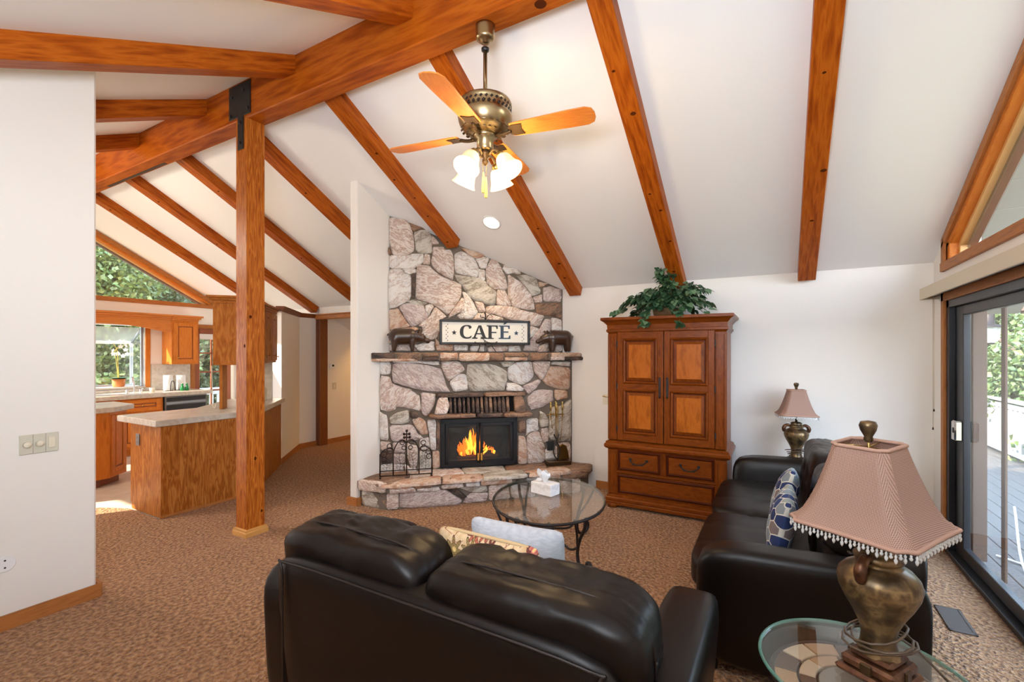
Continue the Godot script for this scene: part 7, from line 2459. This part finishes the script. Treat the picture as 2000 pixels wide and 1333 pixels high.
	for i in 2:
		st = mb()
		tube(st, curve_pts([Vector3(0.01, 0.12, 0.01 * i), Vector3(0.03 - 0.05 * i, 0.38, 0.02), Vector3(0.02 - 0.05 * i, 0.60, 0.03), Vector3(0.08, 0.70, 0.10 - 0.2 * i)], 5), 0.005, 6)
		put("stem", st, mats.orchid_stem, o)
	var rr := RandomNumberGenerator.new()
	rr.seed = 8
	for i in 16:
		st = mb()
		for kx in 5:
			var turn = Basis(Vector3(0, 0, 1), TAU * kx / 5)
			quad(st, turn * Vector3(0, 0, 0), turn * Vector3(0.016, 0.018, 0.004), turn * Vector3(0, 0.04, 0.0), turn * Vector3(-0.016, 0.018, 0.004))
		var fl = put("flower", st, mats.petal, o)
		fl.transform = Transform3D(Basis.from_euler(Vector3(rr.randf_range(-0.5, 0.5), rr.randf_range(0.6, 2.4), 0)), Vector3(rr.randf_range(-0.02, 0.12), rr.randf_range(0.5, 0.74), rr.randf_range(-0.16, 0.16)))

# ================================================================= small fittings
func small_things():
	var L = -3.76
	var sw = thing("dimmer_switch_plate", "beige triple switch plate with two dimmer knobs on the white partition", "switch", P(L, 1.02, 0.985), PI / 2)
	# local x runs towards the camera here, local z out of the wall
	var st = mb()
	box(st, Vector3(0, 0, 0.004), Vector3(0.168, 0.114, 0.008), 0.003)
	put("plate", st, mats.switch_beige, sw)
	for x in [-0.052, 0.0]:
		st = mb()
		lathe(st, [Vector2(0.0, 0.0), Vector2(0.018, 0.0), Vector2(0.017, 0.014), Vector2(0.013, 0.018), Vector2(0.0, 0.019)], 20, Transform3D(Basis(Vector3(1, 0, 0), PI / 2), Vector3(x, 0, 0.008)))
		put("knob", st, mats.ivory, sw)
	st = mb()
	box(st, Vector3(0.053, 0.0, 0.009), Vector3(0.032, 0.066, 0.006), 0.002)
	put("rocker", st, mats.ivory, sw)
	for x in [0.027, -0.027]:
		st = mb()
		box(st, Vector3(x, 0, 0.0083), Vector3(0.0015, 0.112, 0.001))
		put("gap", st, mats.seam, sw)
	var rc = thing("round_wall_cover", "round white wall cover with two dark holes low on the partition", "cover", P(L, 0.365, 0.845), PI / 2)
	st = mb()
	disc(st, Vector3.ZERO, Vector3(0, 0, 1), 0.045, 0.008, 28)
	put("disc", st, mats.white, rc)
	for y in [0.020, -0.020]:
		st = mb()
		disc(st, Vector3(0, y, 0.0075), Vector3(0, 0, 1), 0.005, 0.0015, 10)
		put("hole", st, mats.black, rc)
	# by the armoire
	var o = thing("cable_outlet", "ivory wall plate with a short cable beside the armoire", "outlet", P(-1.69, 1.02, BACK))
	st = mb()
	box(st, Vector3(0, 0, 0.003), Vector3(0.07, 0.115, 0.006), 0.002)
	put("plate", st, mats.ivory, o)
	st = mb()
	tube(st, curve_pts([Vector3(0.01, 0.02, 0.006), Vector3(0.0, 0.03, 0.03), Vector3(-0.03, 0.04, 0.035), Vector3(0.02, 0.035, 0.04), Vector3(0.05, 0.02, 0.03)], 5), 0.003, 6)
	put("cable", st, mats.brass, o)
	# hall
	var th = thing("thermostat", "white wall thermostat in the hallway", "thermostat", P(-6.65, 1.33, 5.40), PI / 2)
	st = mb()
	box(st, Vector3(0, 0, 0.014), Vector3(0.12, 0.085, 0.028), 0.006)
	put("case", st, mats.white, th)
	st = mb()
	box(st, Vector3(-0.005, 0.004, 0.028), Vector3(0.045, 0.035, 0.002))
	put("display", st, mats.black, th)
	var hs = thing("light_switch", "beige light switch below the hallway thermostat", "switch", P(-6.65, 0.98, 5.44), PI / 2)
	st = mb()
	box(st, Vector3(0, 0, 0.003), Vector3(0.075, 0.115, 0.006), 0.002)
	put("plate", st, mats.switch_beige, hs)
	st = mb()
	box(st, Vector3(0, 0, 0.008), Vector3(0.03, 0.06, 0.006), 0.002)
	put("rocker", st, mats.ivory, hs)
	var hl = thing("hall_ceiling_light", "small warm ceiling light in the hallway", "ceiling light", P(-5.9, 2.24, 6.3))
	st = mb()
	lathe(st, [Vector2(0.0, -0.07), Vector2(0.09, -0.06), Vector2(0.13, -0.025), Vector2(0.135, 0.0)], 22)
	put("globe", st, mats.shade_glass, hl)
	var ol := OmniLight3D.new()
	ol.name = "hall_lamp"
	hl.add_child(ol)
	ol.position = Vector3(0, -0.16, 0)
	ol.light_color = Color(1.0, 0.76, 0.42)
	ol.light_energy = 0.7
	ol.light_size = 0.1
	ol.omni_range = 8.0
	ol.omni_attenuation = 2.0
	ol.shadow_enabled = true
	var kl = thing("kitchen_fill_light", "unseen round white globe added behind the partition to brighten the kitchen", "ceiling light", P(-6.2, near_ceiling(0.7) - 0.001, 0.7))  # added fill: unseen globe and omni that lift the kitchen brightness
	kl.basis = Basis(Vector3(1, 0, 0), atan(0.48))
	st = mb()
	lathe(st, [Vector2(0.0, -0.10), Vector2(0.12, -0.09), Vector2(0.17, -0.05), Vector2(0.18, 0.0)], 24)
	put("globe", st, mats.downlight, kl)
	var kb := OmniLight3D.new()
	kb.name = "kitchen_fill"
	kl.add_child(kb)
	kb.position = Vector3(0, -0.2, 0)
	kb.light_color = Color(1.0, 0.95, 0.88)
	kb.light_energy = 3.0
	kb.light_size = 0.15
	kb.omni_range = 12.0
	kb.omni_attenuation = 2.0
	kb.shadow_enabled = true
	# smoke detector on the kitchen slope
	var sd = thing("smoke_detector", "round white smoke detector on the sloped ceiling above the kitchen", "smoke detector", P(-7.95, far_ceiling(3.95) - 0.001, 3.95))
	sd.basis = Basis(Vector3(1, 0, 0), -atan(PITCH))
	st = mb()
	lathe(st, [Vector2(0.0, -0.035), Vector2(0.05, -0.033), Vector2(0.065, -0.02), Vector2(0.07, 0.0)], 24)
	put("housing", st, mats.white, sd)
	# floor register
	var fr = thing("floor_register", "brown metal floor vent register in the carpet by the sliding door", "floor vent", P(0.90, 0.0, 3.60))
	st = mb()
	for b in [[Vector3(0, 0.004, 0.14), Vector3(0.12, 0.008, 0.02)], [Vector3(0, 0.004, -0.14), Vector3(0.12, 0.008, 0.02)], [Vector3(0.052, 0.004, 0), Vector3(0.016, 0.008, 0.30)], [Vector3(-0.052, 0.004, 0), Vector3(0.016, 0.008, 0.30)]]: box(st, b[0], b[1], 0.002)
	put("frame", st, mats.register, fr)
	st = mb()
	box(st, Vector3(0, 0.0015, 0), Vector3(0.10, 0.003, 0.28))
	put("duct", st, mats.black, fr)
	st = mb()
	box(st, Vector3.ZERO, Vector3(0.088, 0.003, 0.006), 0.0, Basis(Vector3(1, 0, 0), 0.5))
	var slat = mesh_of(st)
	for i in 22:
		var s = put("slat", slat, mats.register, fr)
		s.position = Vector3(0, 0.0045, -0.126 + i * 0.012)
